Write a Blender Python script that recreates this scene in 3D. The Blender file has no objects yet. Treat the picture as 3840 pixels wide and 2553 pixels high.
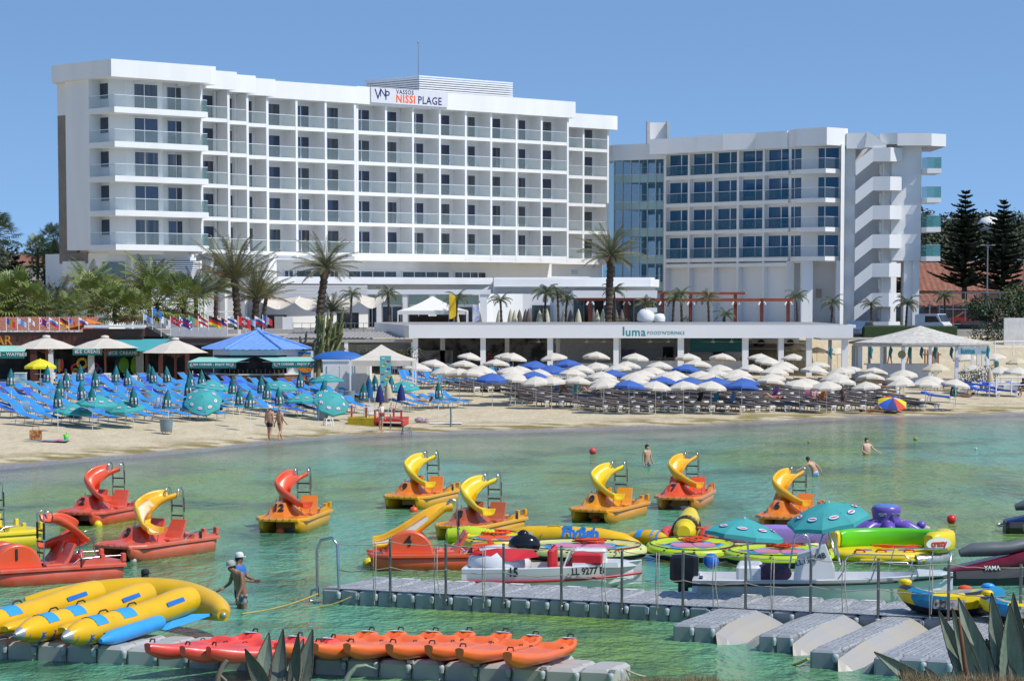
import bpy, bmesh, math, random
from mathutils import Vector as V, Matrix, noise as mnoise
R = math.radians
C = bpy.context.scene.collection
rnd = random.Random(7)
# ---------------------------------------------------------------- camera, sky, sun
sc = bpy.context.scene
F, PV, HC = 9770.0, 1889.0, 7.4            # focal length and principal row in pixels of the photo, eye height
PT = math.atan((PV - 1125.0) / F)
cam = bpy.data.cameras.new('camera'); camo = bpy.data.objects.new('camera', cam); C.objects.link(camo)
camo.location = (0, 0, HC); camo.rotation_euler = (R(90) - PT, 0, 0)
cam.sensor_width = 36; cam.lens = 36 * F / 3840; cam.shift_y = (PV - 1276.5) / 3840
cam.clip_start = 1; cam.clip_end = 6000
sc.camera = camo
SUN = V((.68, -.36, 1.0)).normalized()
el = math.asin(SUN.z); az = math.atan2(SUN.x, SUN.y)
w = bpy.data.worlds.new('World'); sc.world = w; w.use_nodes = True
nt = w.node_tree; bg = nt.nodes['Background']
sky = nt.nodes.new('ShaderNodeTexSky'); sky.sky_type = 'NISHITA'; sky.sun_disc = False
sky.sun_elevation = el; sky.sun_rotation = az; sky.air_density = 1.0; sky.dust_density = 0.15; sky.ozone_density = 1.6
tc = nt.nodes.new('ShaderNodeTexCoord'); mp = nt.nodes.new('ShaderNodeMapping')
mp.inputs['Location'].default_value = (0, 0, .24); mp.inputs['Scale'].default_value = (1, 1, 1.8)
nm = nt.nodes.new('ShaderNodeVectorMath'); nm.operation = 'NORMALIZE'
nt.links.new(tc.outputs['Generated'], mp.inputs['Vector']); nt.links.new(mp.outputs[0], nm.inputs[0])
nt.links.new(nm.outputs[0], sky.inputs['Vector']); 
ti = nt.nodes.new('ShaderNodeMix'); ti.data_type = 'RGBA'; ti.blend_type = 'MULTIPLY'; ti.inputs[0].default_value = 1; ti.inputs[7].default_value = (.87, 1.0, 1.07, 1)
nt.links.new(sky.outputs[0], ti.inputs[6]); nt.links.new(ti.outputs[2], bg.inputs['Color'])
bg.inputs['Strength'].default_value = .15
sl = bpy.data.lights.new('sun', 'SUN'); sl.energy = 3.7; sl.angle = R(.53); sl.color = (1, .955, .88)
slo = bpy.data.objects.new('sun', sl); C.objects.link(slo)
slo.rotation_euler = (-SUN).to_track_quat('-Z', 'Y').to_euler()
sc.view_settings.view_transform = 'Standard'; sc.view_settings.look = 'None'
sc.view_settings.exposure = 0.2; sc.view_settings.gamma = 1
sc.cycles.max_bounces = 6; sc.cycles.transparent_max_bounces = 12; sc.cycles.caustics_reflective = False; sc.cycles.caustics_refractive = False

# ---------------------------------------------------------------- where a point of the photo is in the world
def ray(u, v):
    a = (u - 1920) / F; b = (PV - v) / F; s, c = math.sin(PT), math.cos(PT)
    return V((a, b * s + c, b * c - s))
def pz(u, v, z=0.0):                      # on the level z
    d = ray(u, v); t = (z - HC) / d.z
    return V((d.x * t, d.y * t, z))
def py(u, v, Y):                          # at the depth Y
    d = ray(u, v); t = Y / d.y
    return V((d.x * t, Y, HC + d.z * t))
def ppm(Y): return F / Y
def lerp(a, b, t): return a + (b - a) * t
def interp(xs, ys, x):
    if x <= xs[0]: return ys[0]
    for i in range(1, len(xs)):
        if x <= xs[i]:
            return lerp(ys[i-1], ys[i], (x - xs[i-1]) / (xs[i] - xs[i-1]))
    return ys[-1]
_sh = [pz(u * 1.6285, v * 1.6285) for u, v in ((-160, 1093), (0, 1081), (250, 1058), (430, 1044), (640, 1020), (800, 1008), (940, 1001), (1200, 996), (1500, 988), (1800, 974), (2000, 964), (2358, 956), (2600, 952))]
SHX = [p.x for p in _sh]; SHY = [p.y for p in _sh]
def shore(x): return interp(SHX, SHY, x)
def ground(x, y):
    d = y - shore(x)
    if d < 0: return max(-1.3, .035 * d)
    q = min(1, max(0, (y - 216) / 22)); rise = 3.1 * q * q * (3 - 2 * q)
    if d < 45: return .03 * d + rise
    return 1.35 + .004 * min(d - 45, 60) + rise
def gp(u, v, dz=0.0):                     # on the sand (dz above it)
    d = ray(u, v); t = 90.0
    for _ in range(40):
        p = V((0, 0, HC)) + d * t
        e = p.z - (max(ground(p.x, p.y), 0) + dz)
        if abs(e) < .002: break
        t += e / max(.012, -d.z + .03) * .8
    return V((p.x, p.y, max(ground(p.x, p.y), 0)))

# ---------------------------------------------------------------- materials
MATS = {}
def mat(name, col, rough=.5, metal=0.0, var=.08, scale=3.0, bump=0.0, bscale=None, spec=None, alpha=None, trans=0.0, col2=None, mix=(.4, .6), stretch=None, coat=0.0, ior=None):
    if name in MATS: return MATS[name]
    m = bpy.data.materials.new(name); m.use_nodes = True; MATS[name] = m
    n = m.node_tree; b = n.nodes['Principled BSDF']; L = n.links
    b.inputs['Roughness'].default_value = rough; b.inputs['Metallic'].default_value = metal
    if spec is not None: b.inputs['Specular IOR Level'].default_value = spec
    if coat: b.inputs['Coat Weight'].default_value = coat
    if ior: b.inputs['IOR'].default_value = ior
    if trans: b.inputs['Transmission Weight'].default_value = trans
    if alpha is not None: b.inputs['Alpha'].default_value = alpha
    t = n.nodes.new('ShaderNodeTexCoord'); src = t.outputs['Object']
    if stretch:
        mpn = n.nodes.new('ShaderNodeMapping'); mpn.inputs['Scale'].default_value = stretch
        L.new(src, mpn.inputs['Vector']); src = mpn.outputs[0]
    nz = n.nodes.new('ShaderNodeTexNoise'); nz.inputs['Scale'].default_value = scale; nz.inputs['Detail'].default_value = 5
    L.new(src, nz.inputs['Vector'])
    mr = n.nodes.new('ShaderNodeMapRange'); mr.inputs['From Min'].default_value = mix[0] - .1; mr.inputs['From Max'].default_value = mix[1] + .1
    L.new(nz.outputs[0], mr.inputs['Value'])
    mx = n.nodes.new('ShaderNodeMix'); mx.data_type = 'RGBA'
    c2 = col2 if col2 else tuple(max(0, c * (1 - 2 * var)) for c in col)
    mx.inputs[6].default_value = (*col, 1); mx.inputs[7].default_value = (*c2, 1)
    L.new(mr.outputs[0], mx.inputs[0]); L.new(mx.outputs[2], b.inputs['Base Color'])
    if bump:
        nb = n.nodes.new('ShaderNodeTexNoise'); nb.inputs['Scale'].default_value = bscale or scale * 6; nb.inputs['Detail'].default_value = 4
        L.new(src, nb.inputs['Vector'])
        bp = n.nodes.new('ShaderNodeBump'); bp.inputs['Strength'].default_value = 1; bp.inputs['Distance'].default_value = bump
        L.new(nb.outputs[0], bp.inputs['Height']); L.new(bp.outputs[0], b.inputs['Normal'])
    return m
def glass(name, tint, alpha, rough=.03):
    """Thin pane: part see-through, part glossy."""
    if name in MATS: return MATS[name]
    m = mat(name, tint, rough, var=.05, scale=.6); m.node_tree.nodes['Principled BSDF'].inputs['Alpha'].default_value = alpha
    return m

# ---------------------------------------------------------------- mesh builder
class MB:
    def __init__(s, M=None): s.v = []; s.f = []; s.mi = []; s.sm = []; s.M = M or Matrix(); s.k = 0
    def add(s, vs, fs, smooth=False, k=None):
        o = len(s.v); M = s.M; k = s.k if k is None else k
        s.v += [tuple(M @ V(p)) for p in vs]
        for f in fs: s.f.append(tuple(i + o for i in f)); s.mi.append(k); s.sm.append(smooth)
        return s
    def bx(s, x0, x1, y0, y1, z0, z1, k=None):
        return s.add([(x0,y0,z0),(x1,y0,z0),(x1,y1,z0),(x0,y1,z0),(x0,y0,z1),(x1,y0,z1),(x1,y1,z1),(x0,y1,z1)],
                     [(0,3,2,1),(4,5,6,7),(0,1,5,4),(1,2,6,5),(2,3,7,6),(3,0,4,7)], False, k)
    def rbx(s, x0, x1, y0, y1, z0, z1, b=.02, k=None, smooth=False):      # box with chamfered edges
        vs = []; 
        for (z, i) in ((z0, b), (z0 + b, 0), (z1 - b, 0), (z1, b)):
            c = b
            vs += [(x0+i+c,y0+i,z),(x1-i-c,y0+i,z),(x1-i,y0+i+c,z),(x1-i,y1-i-c,z),(x1-i-c,y1-i,z),(x0+i+c,y1-i,z),(x0+i,y1-i-c,z),(x0+i,y0+i+c,z)]
        fs = [tuple(range(7, -1, -1)), tuple(range(24, 32))]
        for r in range(3):
            for j in range(8): a = r*8+j; c2 = r*8+(j+1) % 8; fs.append((a, c2, c2+8, a+8))
        return s.add(vs, fs, smooth, k)
    def prism(s, poly, z0, z1, k=None, z1s=None):
        n = len(poly)
        a = sum(poly[i][0]*poly[(i+1) % n][1]-poly[(i+1) % n][0]*poly[i][1] for i in range(n))
        if a < 0: poly = poly[::-1]
        vs = [(p[0],p[1],z0) for p in poly] + [(p[0],p[1],z1) for p in poly]
        fs = [tuple(range(n-1,-1,-1)), tuple(range(n,2*n))] + [(i,(i+1) % n,(i+1) % n+n,i+n) for i in range(n)]
        return s.add(vs, fs, False, k)
    def loft(s, rings, closed=True, caps=True, smooth=True, k=None):
        n = len(rings[0]); vs = [p for r in rings for p in r]; fs = []
        for i in range(len(rings)-1):
            for j in range(n if closed else n-1):
                a = i*n+j; b = i*n+(j+1) % n; fs.append((a, b, b+n, a+n))
        s.add(vs, fs, smooth, k)
        if caps and closed:
            s.add(rings[0], [tuple(range(n-1,-1,-1))], False, k); s.add(rings[-1], [tuple(range(n))], False, k)
        return s
    def tube(s, path, r, n=8, caps=True, smooth=True, k=None, flat=1.0, up=None):
        path = [V(p) for p in path]; rr = r if isinstance(r, (list, tuple)) else [r]*len(path)
        rings = []; prev = None
        for i, p in enumerate(path):
            d = (path[min(i+1,len(path)-1)] - path[max(i-1,0)])
            d = d.normalized() if d.length > 1e-9 else V((0,0,1))
            if prev is None:
                u = V(up) if up else (V((0,0,1)) if abs(d.z) < .9 else V((1,0,0)))
            else: u = prev
            x = d.cross(u).normalized(); y = x.cross(d).normalized(); prev = y
            rings.append([tuple(p + x*math.cos(2*math.pi*j/n)*rr[i] + y*math.sin(2*math.pi*j/n)*rr[i]*flat) for j in range(n)])
        return s.loft(rings, True, caps, smooth, k)
    def bar(s, a, b, w, h=None, k=None):
        h = h or w; a = V(a); b = V(b); d = (b-a).normalized(); u = V((0,0,1)) if abs(d.z) < .95 else V((1,0,0))
        x = d.cross(u).normalized()*w/2; y = x.normalized().cross(d).normalized()*h/2
        return s.loft([[tuple(p-x-y),tuple(p+x-y),tuple(p+x+y),tuple(p-x+y)] for p in (a,b)], True, True, False, k)
    def lathe(s, prof, n=16, c=(0,0,0), smooth=True, k=None, caps=True):
        rings = [[(c[0]+r*math.cos(2*math.pi*j/n), c[1]+r*math.sin(2*math.pi*j/n), c[2]+z) for j in range(n)] for r, z in prof]
        return s.loft(rings, True, caps, smooth, k)
    def ell(s, c, rx, ry=None, rz=None, n=12, m=8, k=None):
        ry = ry or rx; rz = rz or rx; rings = []
        for i in range(m+1):
            t = -math.pi/2 + math.pi*i/m; q = max(math.cos(t), .02)
            rings.append([(c[0]+rx*q*math.cos(2*math.pi*j/n), c[1]+ry*q*math.sin(2*math.pi*j/n), c[2]+rz*math.sin(t)) for j in range(n)])
        return s.loft(rings, True, True, True, k)
    def grid(s, P, smooth=True, k=None):
        m = len(P[0]); vs = [p for r in P for p in r]
        return s.add(vs, [(i*m+j, i*m+j+1, (i+1)*m+j+1, (i+1)*m+j) for i in range(len(P)-1) for j in range(m-1)], smooth, k)
    def mesh(s, name, mats):
        me = bpy.data.meshes.new(name); me.from_pydata(s.v, [], s.f)
        for q in (mats if isinstance(mats, (list, tuple)) else [mats]): me.materials.append(q)
        me.polygons.foreach_set('material_index', s.mi); me.polygons.foreach_set('use_smooth', s.sm); me.update()
        return me
    def build(s, name, mats, parent=None, loc=None, rz=0):
        o = bpy.data.objects.new(name, s.mesh(name, mats)); C.objects.link(o)
        if parent: o.parent = parent
        if loc is not None: o.location = loc
        if rz: o.rotation_euler.z = rz
        return o
def tag(o, label=None, cat=None, group=None, kind=None):
    for k, v in (('label', label), ('category', cat), ('group', group), ('kind', kind)):
        if v: o[k] = v
    return o
def thing(name, label, cat, loc=(0,0,0), rz=0, group=None):
    o = bpy.data.objects.new(name, None); C.objects.link(o); o.empty_display_size = .2
    o.location = loc; o.rotation_euler.z = rz
    return tag(o, label, cat, group)
KIDS = {}
def copy_tree(o, parent=None):
    c = o.copy(); C.objects.link(c)
    if parent: c.parent = parent
    for ch in o.children: copy_tree(ch, c)
    return c
_tx = {}
def text_mesh(body, size=1.0, depth=.004, align='CENTER', shear=0, bold=0, space=1.0):
    key = (body, size, depth, align, shear, bold, space)
    if key in _tx: return _tx[key].copy()
    cu = bpy.data.curves.new('lettering', 'FONT'); cu.body = body; cu.size = size; cu.extrude = depth; cu.align_x = align; cu.align_y = 'CENTER'
    cu.shear = shear; cu.offset = bold; cu.resolution_u = 2; cu.space_character = space
    o = bpy.data.objects.new('lettering', cu); C.objects.link(o)
    dg = bpy.context.evaluated_depsgraph_get(); me = bpy.data.meshes.new_from_object(o.evaluated_get(dg)); me.name = 'lettering'
    bpy.data.objects.remove(o); _tx[key] = me
    return me
def text(body, size, m, parent, M, name='lettering', **kw):
    me = text_mesh(body, size, **kw); me.materials.clear(); me.materials.append(m)
    o = bpy.data.objects.new(name, me); C.objects.link(o); o.parent = parent; o.matrix_local = M
    return o
def frame_M(o, x, y):                     # matrix with origin o and axes x, y
    x = V(x).normalized(); y = V(y).normalized(); z = x.cross(y).normalized(); y = z.cross(x)
    return Matrix(((x.x,y.x,z.x,o[0]),(x.y,y.y,z.y,o[1]),(x.z,y.z,z.z,o[2]),(0,0,0,1)))
ORD = 'zeroth first second third fourth fifth sixth seventh eighth ninth tenth eleventh twelfth thirteenth fourteenth fifteenth sixteenth seventeenth eighteenth nineteenth twentieth'.split()
def nth(i):
    if i <= 20: return ORD[i]
    t = {2: 'twenty', 3: 'thirty', 4: 'forty'}[i // 10]
    return t + '-' + ORD[i % 10] if i % 10 else {20: 'twentieth', 30: 'thirtieth', 40: 'fortieth'}[i]
WHITE = mat('white_paint', (.8,.8,.79), .6, var=.02, scale=.4)
WPLAST = mat('white_plastic', (.78,.77,.74), .4, var=.04, scale=5)
STEEL = mat('steel', (.55,.55,.56), .25, 1, var=.1)
GREYM = mat('grey_metal', (.3,.31,.32), .45, .6, var=.1)
BLACK = mat('black_rubber', (.02,.02,.022), .5, var=.1)
DARK = mat('dark_interior', (.03,.032,.035), .6, var=.2)
# ---------------------------------------------------------------- sea, sand, far land
def make_ground():
    xs = [-900,-500,-300,-200,-140,-110] + [-90 + 1.5*i for i in range(121)] + [105,130,160,220,320,520,900]
    ys = [85 + 1.1*i for i in range(110)] + [207,211,216,224,240,270,320,400,520,700,1000,1500,2500,4500]
    P = [[(x, y, ground(x, y) + (.03*mnoise.noise((x*.5, y*.35, 3)) + .02*mnoise.noise((x*1.7, y*1.1, 9)) if y - shore(x) > .5 else 0) if y < 245 else ground(x, 245)) for x in xs] for y in ys]
    b = MB(); b.grid(P)
    m = bpy.data.materials.new('sand'); m.use_nodes = True; n = m.node_tree; bs = n.nodes['Principled BSDF']; L = n.links
    bs.inputs['Roughness'].default_value = .9; bs.inputs['Specular IOR Level'].default_value = .2
    at = n.nodes.new('ShaderNodeAttribute'); at.attribute_name = 'dist'
    t = n.nodes.new('ShaderNodeTexCoord')
    def nz(s, d=6, st=(1,.45,1)):
        q = n.nodes.new('ShaderNodeMapping'); q.inputs['Scale'].default_value = st; L.new(t.outputs['Object'], q.inputs[0])
        z = n.nodes.new('ShaderNodeTexNoise'); z.inputs['Scale'].default_value = s; z.inputs['Detail'].default_value = d; L.new(q.outputs[0], z.inputs['Vector']); return z.outputs[0]
    def mr(src, a, b2, c=0, d=1):
        q = n.nodes.new('ShaderNodeMapRange'); L.new(src, q.inputs[0])
        for i, x in enumerate((a, b2, c, d)): q.inputs[i+1].default_value = x
        return q.outputs[0]
    def mx(f, a, b2):
        q = n.nodes.new('ShaderNodeMix'); q.data_type = 'RGBA'
        if hasattr(f, 'is_linked'): L.new(f, q.inputs[0])
        else: q.inputs[0].default_value = f
        for i, x in ((6, a), (7, b2)):
            if isinstance(x, tuple): q.inputs[i].default_value = (*x, 1)
            else: L.new(x, q.inputs[i])
        return q.outputs[2]
    def mth(op, a, b2):
        q = n.nodes.new('ShaderNodeMath'); q.operation = op
        for i, x in enumerate((a, b2)):
            if isinstance(x, float): q.inputs[i].default_value = x
            else: L.new(x, q.inputs[i])
        return q.outputs[0]
    dry = mx(mr(nz(1.1), .35, .65), (.57,.485,.335), (.50,.42,.28))
    dry = mx(mr(nz(7), .55, .75, 0, .6), dry, (.36,.27,.165))
    d2 = mth('ADD', at.outputs['Fac'], mth('MULTIPLY', mth('SUBTRACT', nz(.35, 6, (1,.2,1)), .5), 7.0))
    wet = mx(mr(d2, 1.6, 3.4), (.27,.235,.20), dry)
    w1 = mr(d2, 1.6, 2.8); w2 = mr(d2, 4.5, 11.0, 1, 0)
    algae = mth('MULTIPLY', mth('MULTIPLY', w1, w2), mr(nz(1.3, 8, (.35,.5,1)), .44, .56))
    col = mx(mth('MULTIPLY', algae, .9), wet, (.19,.15,.035))
    L.new(col, bs.inputs['Base Color'])
    L.new(mr(d2, 1.4, 3.2, .22, .9), bs.inputs['Roughness'])
    bp = n.nodes.new('ShaderNodeBump'); bp.inputs['Distance'].default_value = .15; bp.inputs['Strength'].default_value = .75
    L.new(nz(2.6, 8, (1,.5,1)), bp.inputs['Height']); L.new(bp.outputs[0], bs.inputs['Normal'])
    o = b.build('beach', m); o['kind'] = 'structure'
    a = o.data.attributes.new('dist', 'FLOAT', 'POINT')
    a.data.foreach_set('value', [min(60, v[1] - shore(v[0])) for v in b.v])
    return o
make_ground()
def make_water():
    xs = [-400,-200,-120,-80] + [-60 + 1.5*i for i in range(81)] + [75,100,140,220,400]
    ys = [-60, 0, 15, 25] + [30 + 1.2*i for i in range(130)]
    b = MB(); b.grid([[(x, y, 0) for x in xs] for y in ys])
    m = bpy.data.materials.new('sea_water'); m.use_nodes = True; n = m.node_tree; bs = n.nodes['Principled BSDF']; L = n.links
    bs.inputs['Roughness'].default_value = .10; bs.inputs['IOR'].default_value = 1.24; bs.inputs['Specular IOR Level'].default_value = .45
    at = n.nodes.new('ShaderNodeAttribute'); at.attribute_name = 'dist'
    t = n.nodes.new('ShaderNodeTexCoord')
    def nz(s, d=3, st=(1,1,1), loc=(0,0,0)):
        q = n.nodes.new('ShaderNodeMapping'); q.inputs['Scale'].default_value = st; q.inputs['Location'].default_value = loc; L.new(t.outputs['Object'], q.inputs[0])
        z = n.nodes.new('ShaderNodeTexNoise'); z.inputs['Scale'].default_value = s; z.inputs['Detail'].default_value = d; L.new(q.outputs[0], z.inputs['Vector']); return z.outputs[0]
    def mr(src, a, b2, c=0, d=1):
        q = n.nodes.new('ShaderNodeMapRange'); L.new(src, q.inputs[0])
        for i, x in enumerate((a, b2, c, d)): q.inputs[i+1].default_value = x
        return q.outputs[0]
    def mx(f, a, b2):
        q = n.nodes.new('ShaderNodeMix'); q.data_type = 'RGBA'; L.new(f, q.inputs[0])
        for i, x in ((6, a), (7, b2)):
            if isinstance(x, tuple): q.inputs[i].default_value = (*x, 1)
            else: L.new(x, q.inputs[i])
        return q.outputs[2]
    def mth(op, a, b2):
        q = n.nodes.new('ShaderNodeMath'); q.operation = op
        for i, x in enumerate((a, b2)):
            if isinstance(x, float): q.inputs[i].default_value = x
            else: L.new(x, q.inputs[i])
        return q.outputs[0]
    deep = mx(mr(nz(.09, 6, (1,.3,1)), .42, .56), (.105,.345,.225), (.16,.285,.06))
    deep = mx(mr(nz(.5, 6, (.5,.3,1), (5,3,0)), .48, .66, 0, .85), deep, (.03,.105,.045))
    deep = mx(mr(nz(.2, 6, (.7,.22,1), (9,1,0)), .55, .70, 0, .6), deep, (.16,.40,.31))
    d2 = mth('ADD', at.outputs['Fac'], mth('MULTIPLY', mth('SUBTRACT', nz(.22, 5, (1,.3,1)), .5), 14.0))
    col = mx(mr(d2, 2.0, 26.0), mx(mr(nz(.6, 5, (.5,.25,1)), .4, .6), (.29,.28,.21), (.15,.21,.12)), deep)
    L.new(col, bs.inputs['Base Color'])
    L.new(mr(at.outputs['Fac'], .0, 5.0, .3, 1), bs.inputs['Alpha'])
    h = mth('ADD', mth('MULTIPLY', nz(1.5, 3, (1,.55,1)), .30), mth('MULTIPLY', nz(5.5, 3, (1,.6,1), (3,3,3)), .125))
    h = mth('ADD', h, mth('MULTIPLY', nz(.45, 2, (1,.5,1), (1,7,3)), .35))
    bp = n.nodes.new('ShaderNodeBump'); bp.inputs['Distance'].default_value = 1.0; L.new(mr(at.outputs['Fac'], 0, 10, .35, 1), bp.inputs['Strength'])
    L.new(h, bp.inputs['Height']); L.new(bp.outputs[0], bs.inputs['Normal'])
    o = b.build('sea', m); o['kind'] = 'structure'
    a = o.data.attributes.new('dist', 'FLOAT', 'POINT')
    a.data.foreach_set('value', [shore(v[0]) - v[1] for v in b.v])
make_water()
# seabed under the near water, rocky bank at the photographer's feet
b = MB(); b.add([(-400,-60,-1.35),(400,-60,-1.35),(400,95,-1.35),(-400,95,-1.35)], [(0,1,2,3)]); b.build('seabed', mat('seabed', (.4,.36,.25), .9))['kind'] = 'structure'
# ---------------------------------------------------------------- the hotel: long left block
STUCCO = mat('white_stucco', (.80,.80,.785), .75, var=.045, scale=.5, bump=.004, bscale=9, stretch=(1,1,.18))
STUCCO2 = mat('white_stucco_balcony', (.80,.80,.79), .8, var=.05, scale=.5, stretch=(1,1,.2))
BROWNT = mat('brown_stone_tiles', (.24,.20,.165), .6, var=.12, scale=.8)
DGLASS = mat('dark_door_glass', (.016,.03,.085), .04, var=.3, scale=.5, spec=.8, col2=(.03,.035,.05), stretch=(9,9,.3))
BGLASS = mat('sky_tint_window_glass', (.014,.075,.21), .05, var=.2, scale=.6, spec=.35, col2=(.018,.11,.19), stretch=(6,6,.4))  # blue of the mirrored sky is put into the base colour
RAILG = glass('balcony_glass', (.36,.47,.47), .14)
RAILG2 = glass('green_balcony_glass', (.10,.34,.33), .55)
HRAIL = mat('handrail', (.75,.75,.75), .3, .3, var=.03)
LOUV = mat('white_louvre', (.76,.76,.76), .5, var=.02)
def hotel_left():
    P0 = V((-24.2, 259)); th = math.atan2(.685, .728); t = V((math.cos(th), math.sin(th))); n = V((t.y, -t.x))
    H = thing('hotel_block', 'long white hotel wing with rows of recessed glass balconies and a rooftop name sign', 'hotel', (P0.x, P0.y, 0), th)
    def S(u, o, v=700):
        d = ray(u, v); d = V((d.x, d.y)); Q = P0 + n*o          # Q + t s = lam d
        det = t.x*(-d.y) - t.y*(-d.x)
        return ((-Q.x)*(-d.y) - (-Q.y)*(-d.x)) / det
    ZF = [12.15 + 3.1*i for i in range(5)]; TOP = 27.25
    DEP = 1.85; BK = -15
    body = MB(); frame = MB(); par = MB()
    dm = {}
    CURT = [DGLASS, mat('door_glass_half_curtain', (.012,.02,.05), .05, col2=(.16,.15,.13), scale=.6, mix=(.52,.56), stretch=(2.5,2.5,.02), spec=.7), mat('door_glass_curtain', (.03,.04,.06), .06, col2=(.10,.10,.095), scale=6, stretch=(1,1,.02), spec=.6)]
    def door(kind, w, hid=False):
        ci = rnd.choice([0,0,0,1,2]); kind = kind + str(ci)
        if kind not in dm:
            a = MB(); mull = .58*w if kind[0] == 's' else .42*w
            a.bx(.05, mull, -.02, .03, .05, 2.08, 0); a.bx(mull+.07, w-.05, -.02, .03, .05, 2.08, 0)
            f = MB()
            for x0, x1, z0, z1 in ((0,.05,0,2.15),(w-.05,w,0,2.15),(mull,mull+.07,0,2.08),(.05,mull,2.08,2.15),(mull+.07,w-.05,2.08,2.15),(.05,mull,0,.05),(mull+.07,w-.05,0,.05)): f.bx(x0, x1, -.04, .04, z0, z1)
            dm[kind] = (a.mesh('balcony_door', CURT[ci]), f.mesh('door_frame', WHITE))
        o = bpy.data.objects.new('balcony_door', dm[kind][0]); C.objects.link(o); o.parent = H
        f = bpy.data.objects.new('door_frame', dm[kind][1]); C.objects.link(f); f.parent = o
        return o
    def rail(s0, s1, o, z, h=1.12, a=None, split=2):
        g = MB(); k = (s1-s0)/split
        for i in range(split): g.bx(s0+k*i+.01, s0+k*(i+1)-.01, -o-.008, -o+.008, z+.03, z+h-.03)
        r = MB(); r.bx(s0, s1, -o-.03, -o+.03, z+h-.03, z+h+.03); r.bx(s0, s1, -o-.025, -o+.025, z, z+.03)
        go = g.build('glass_railing', RAILG if a is None else a, H); r.build('handrail', HRAIL, go)
    # ---- bays: (left px, right px), offset, door type
    bays = [(792,855,4.6,0),(865,926,3.0,0),(937,1000,1.5,0)] + \
           [(1009,1110,.25,1),(1119,1219,.25,2),(1228,1329,.25,1)] + \
           [(a, b, 0, 2-(i % 2)) for i, (a, b) in enumerate([(1345,1445),(1452,1546),(1552.6,1646.5),(1654,1744),(1751.5,1839),(1846,1934),(1940,2028),(2035,2126)])]
    E = [(2090,2185,-5.2,2),(2192,2277,-5.2,1)]
    prev = None
    for (a, b, o, k) in bays + E:
        e = o < -1; dz = -.08 if e else 0; top = (26.72 if e else TOP)
        s0, s1 = S(a, o), S(b, o)
        if k == 0: s0 = s1 - 3.6
        if a == 2090: s0 = s1 - 3.9
        if a == 1552.6: s0 = S(a, o)
        for i, z in enumerate(ZF):
            z += dz
            frame.bx(s0-.02, s1+.02, -o+.02, -o+DEP, z-.33, z)
            rail(s0+.02, s1-.02, o-.06, z)
            w = 2.35 if k else 1.9; d = door('single' if k == 2 else 'double', 2.35); d.scale = (1.15, 1, 1.08)
            d.location = ((s0 + (s1-s0)*.83 - 2.7) if k else s1-3.05, -o+DEP-.05, z+.02)
        hi = top + .1
        frame.bx(s1, s1 + .27, -o, -o+DEP, 11.65, top)
        if k == 0 or a in (1009, 1345, 2090): frame.bx(s0-.27, s0, -o, -o+DEP, 11.65, top)
        frame.bx(s0-.0, s1+.27, -o-.002, -o+DEP, top-.002, top+.3) if False else None
        body.bx(s0-.27, s1+.27, -o+DEP, -BK, 11.4, top+.2)
    # parapets by section
    def para(a, b, o, z0, z1, oh=.35, ext=.3, back=None):
        par.bx(a, b, -o-oh, -o+3.2, z0, z1)
    sx = lambda u, o: S(u, o)
    sB = [S(855,4.6), S(926,3.0), S(1000,1.5)]
    para(S(760,4.6)-3, sB[0]+.9, 4.6, 27.3, 29.0); para(sB[0]-3, sB[1]+.9, 3.0, 27.28, 28.95); para(sB[1]-3, sB[2]+.9, 1.5, 27.26, 28.9)
    para(sB[2]-2, S(1336,.25)+.1, .25, TOP, 28.93, .12); para(S(1336,.25)+.1, S(2136,0)+.55, 0, TOP-.003, 29.0, .35)
    para(S(2126,0), S(2303,-5.2), -5.2, 26.72, 28.28, .5)
    par.bx(S(2126,0), S(2303,-5.2), 5.2+3.2, 15, 26.73, 28.2)
    par.bx(S(1009,0), S(2130,0)+.3, 3.2, 4, 27, 28.5)
    # soffit band beneath the lowest balconies
    frame.bx(S(1003,.25), S(2132,0)+.05, .03, 6, 11.42, 11.82); frame.bx(S(2132,0)+.06, S(2277,-5.2)+.25, 5.2, 7, 11.42, 11.76)
    # ---- tower at the corner
    oK = 7.4; sK = S(432, oK); sR = S(782, oK)
    so = lambda u: (lambda d: None)(0)
    def O(u, s):                                                 # offset o on the line s = const
        d = ray(u, 700); d = V((d.x, d.y)); Q = P0 + t*s
        det = n.x*(-d.y) - n.y*(-d.x)
        return ((-Q.x)*(-d.y) - (-Q.y)*(-d.x)) / det
    oe = O(347, sK+.3); ob = O(259, sK+.3)
    od = 5.5
    for i, z in enumerate(ZF):
        z += .28
        frame.prism([(sK, -oK), (sR, -oK), (sR, -4.5), (sK+2.6, -4.5), (sK+2.6, -oe), (sK, -oe)], z-.5, z)
        rail(sK+.05, sR-.05, oK-.07, z, 1.1, None, 5)
        q = MB(); q.bx(sK+.05, sK+.066, -oK+.1, -oe, z+.03, z+1.08); g = q.build('glass_railing', RAILG, H)
        q = MB(); q.bx(sK+.02, sK+.08, -oK+.04, -oe, z+1.08, z+1.13); q.build('handrail', HRAIL, g)
        for sa, sb, oo in ((S(504,od), S(594,od), od), (S(628,od-1.0), S(682,od-1.0), od-1.0)):
            d = door('double', 2.35) if oo == od else door('single', 2.35)
            d.location = (sa, -oo-.03, z+.02); d.scale.x = (sb-sa)/2.35; d.scale.z = 1.12
        wn = MB(); x = sK+1.28; ya, yb = O(357, x), O(411, x)
        wn.bx(x-.03, x+.02, -yb, -ya, z+.95, z+2.35); wo = wn.build('side_window', DGLASS, H)
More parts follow.
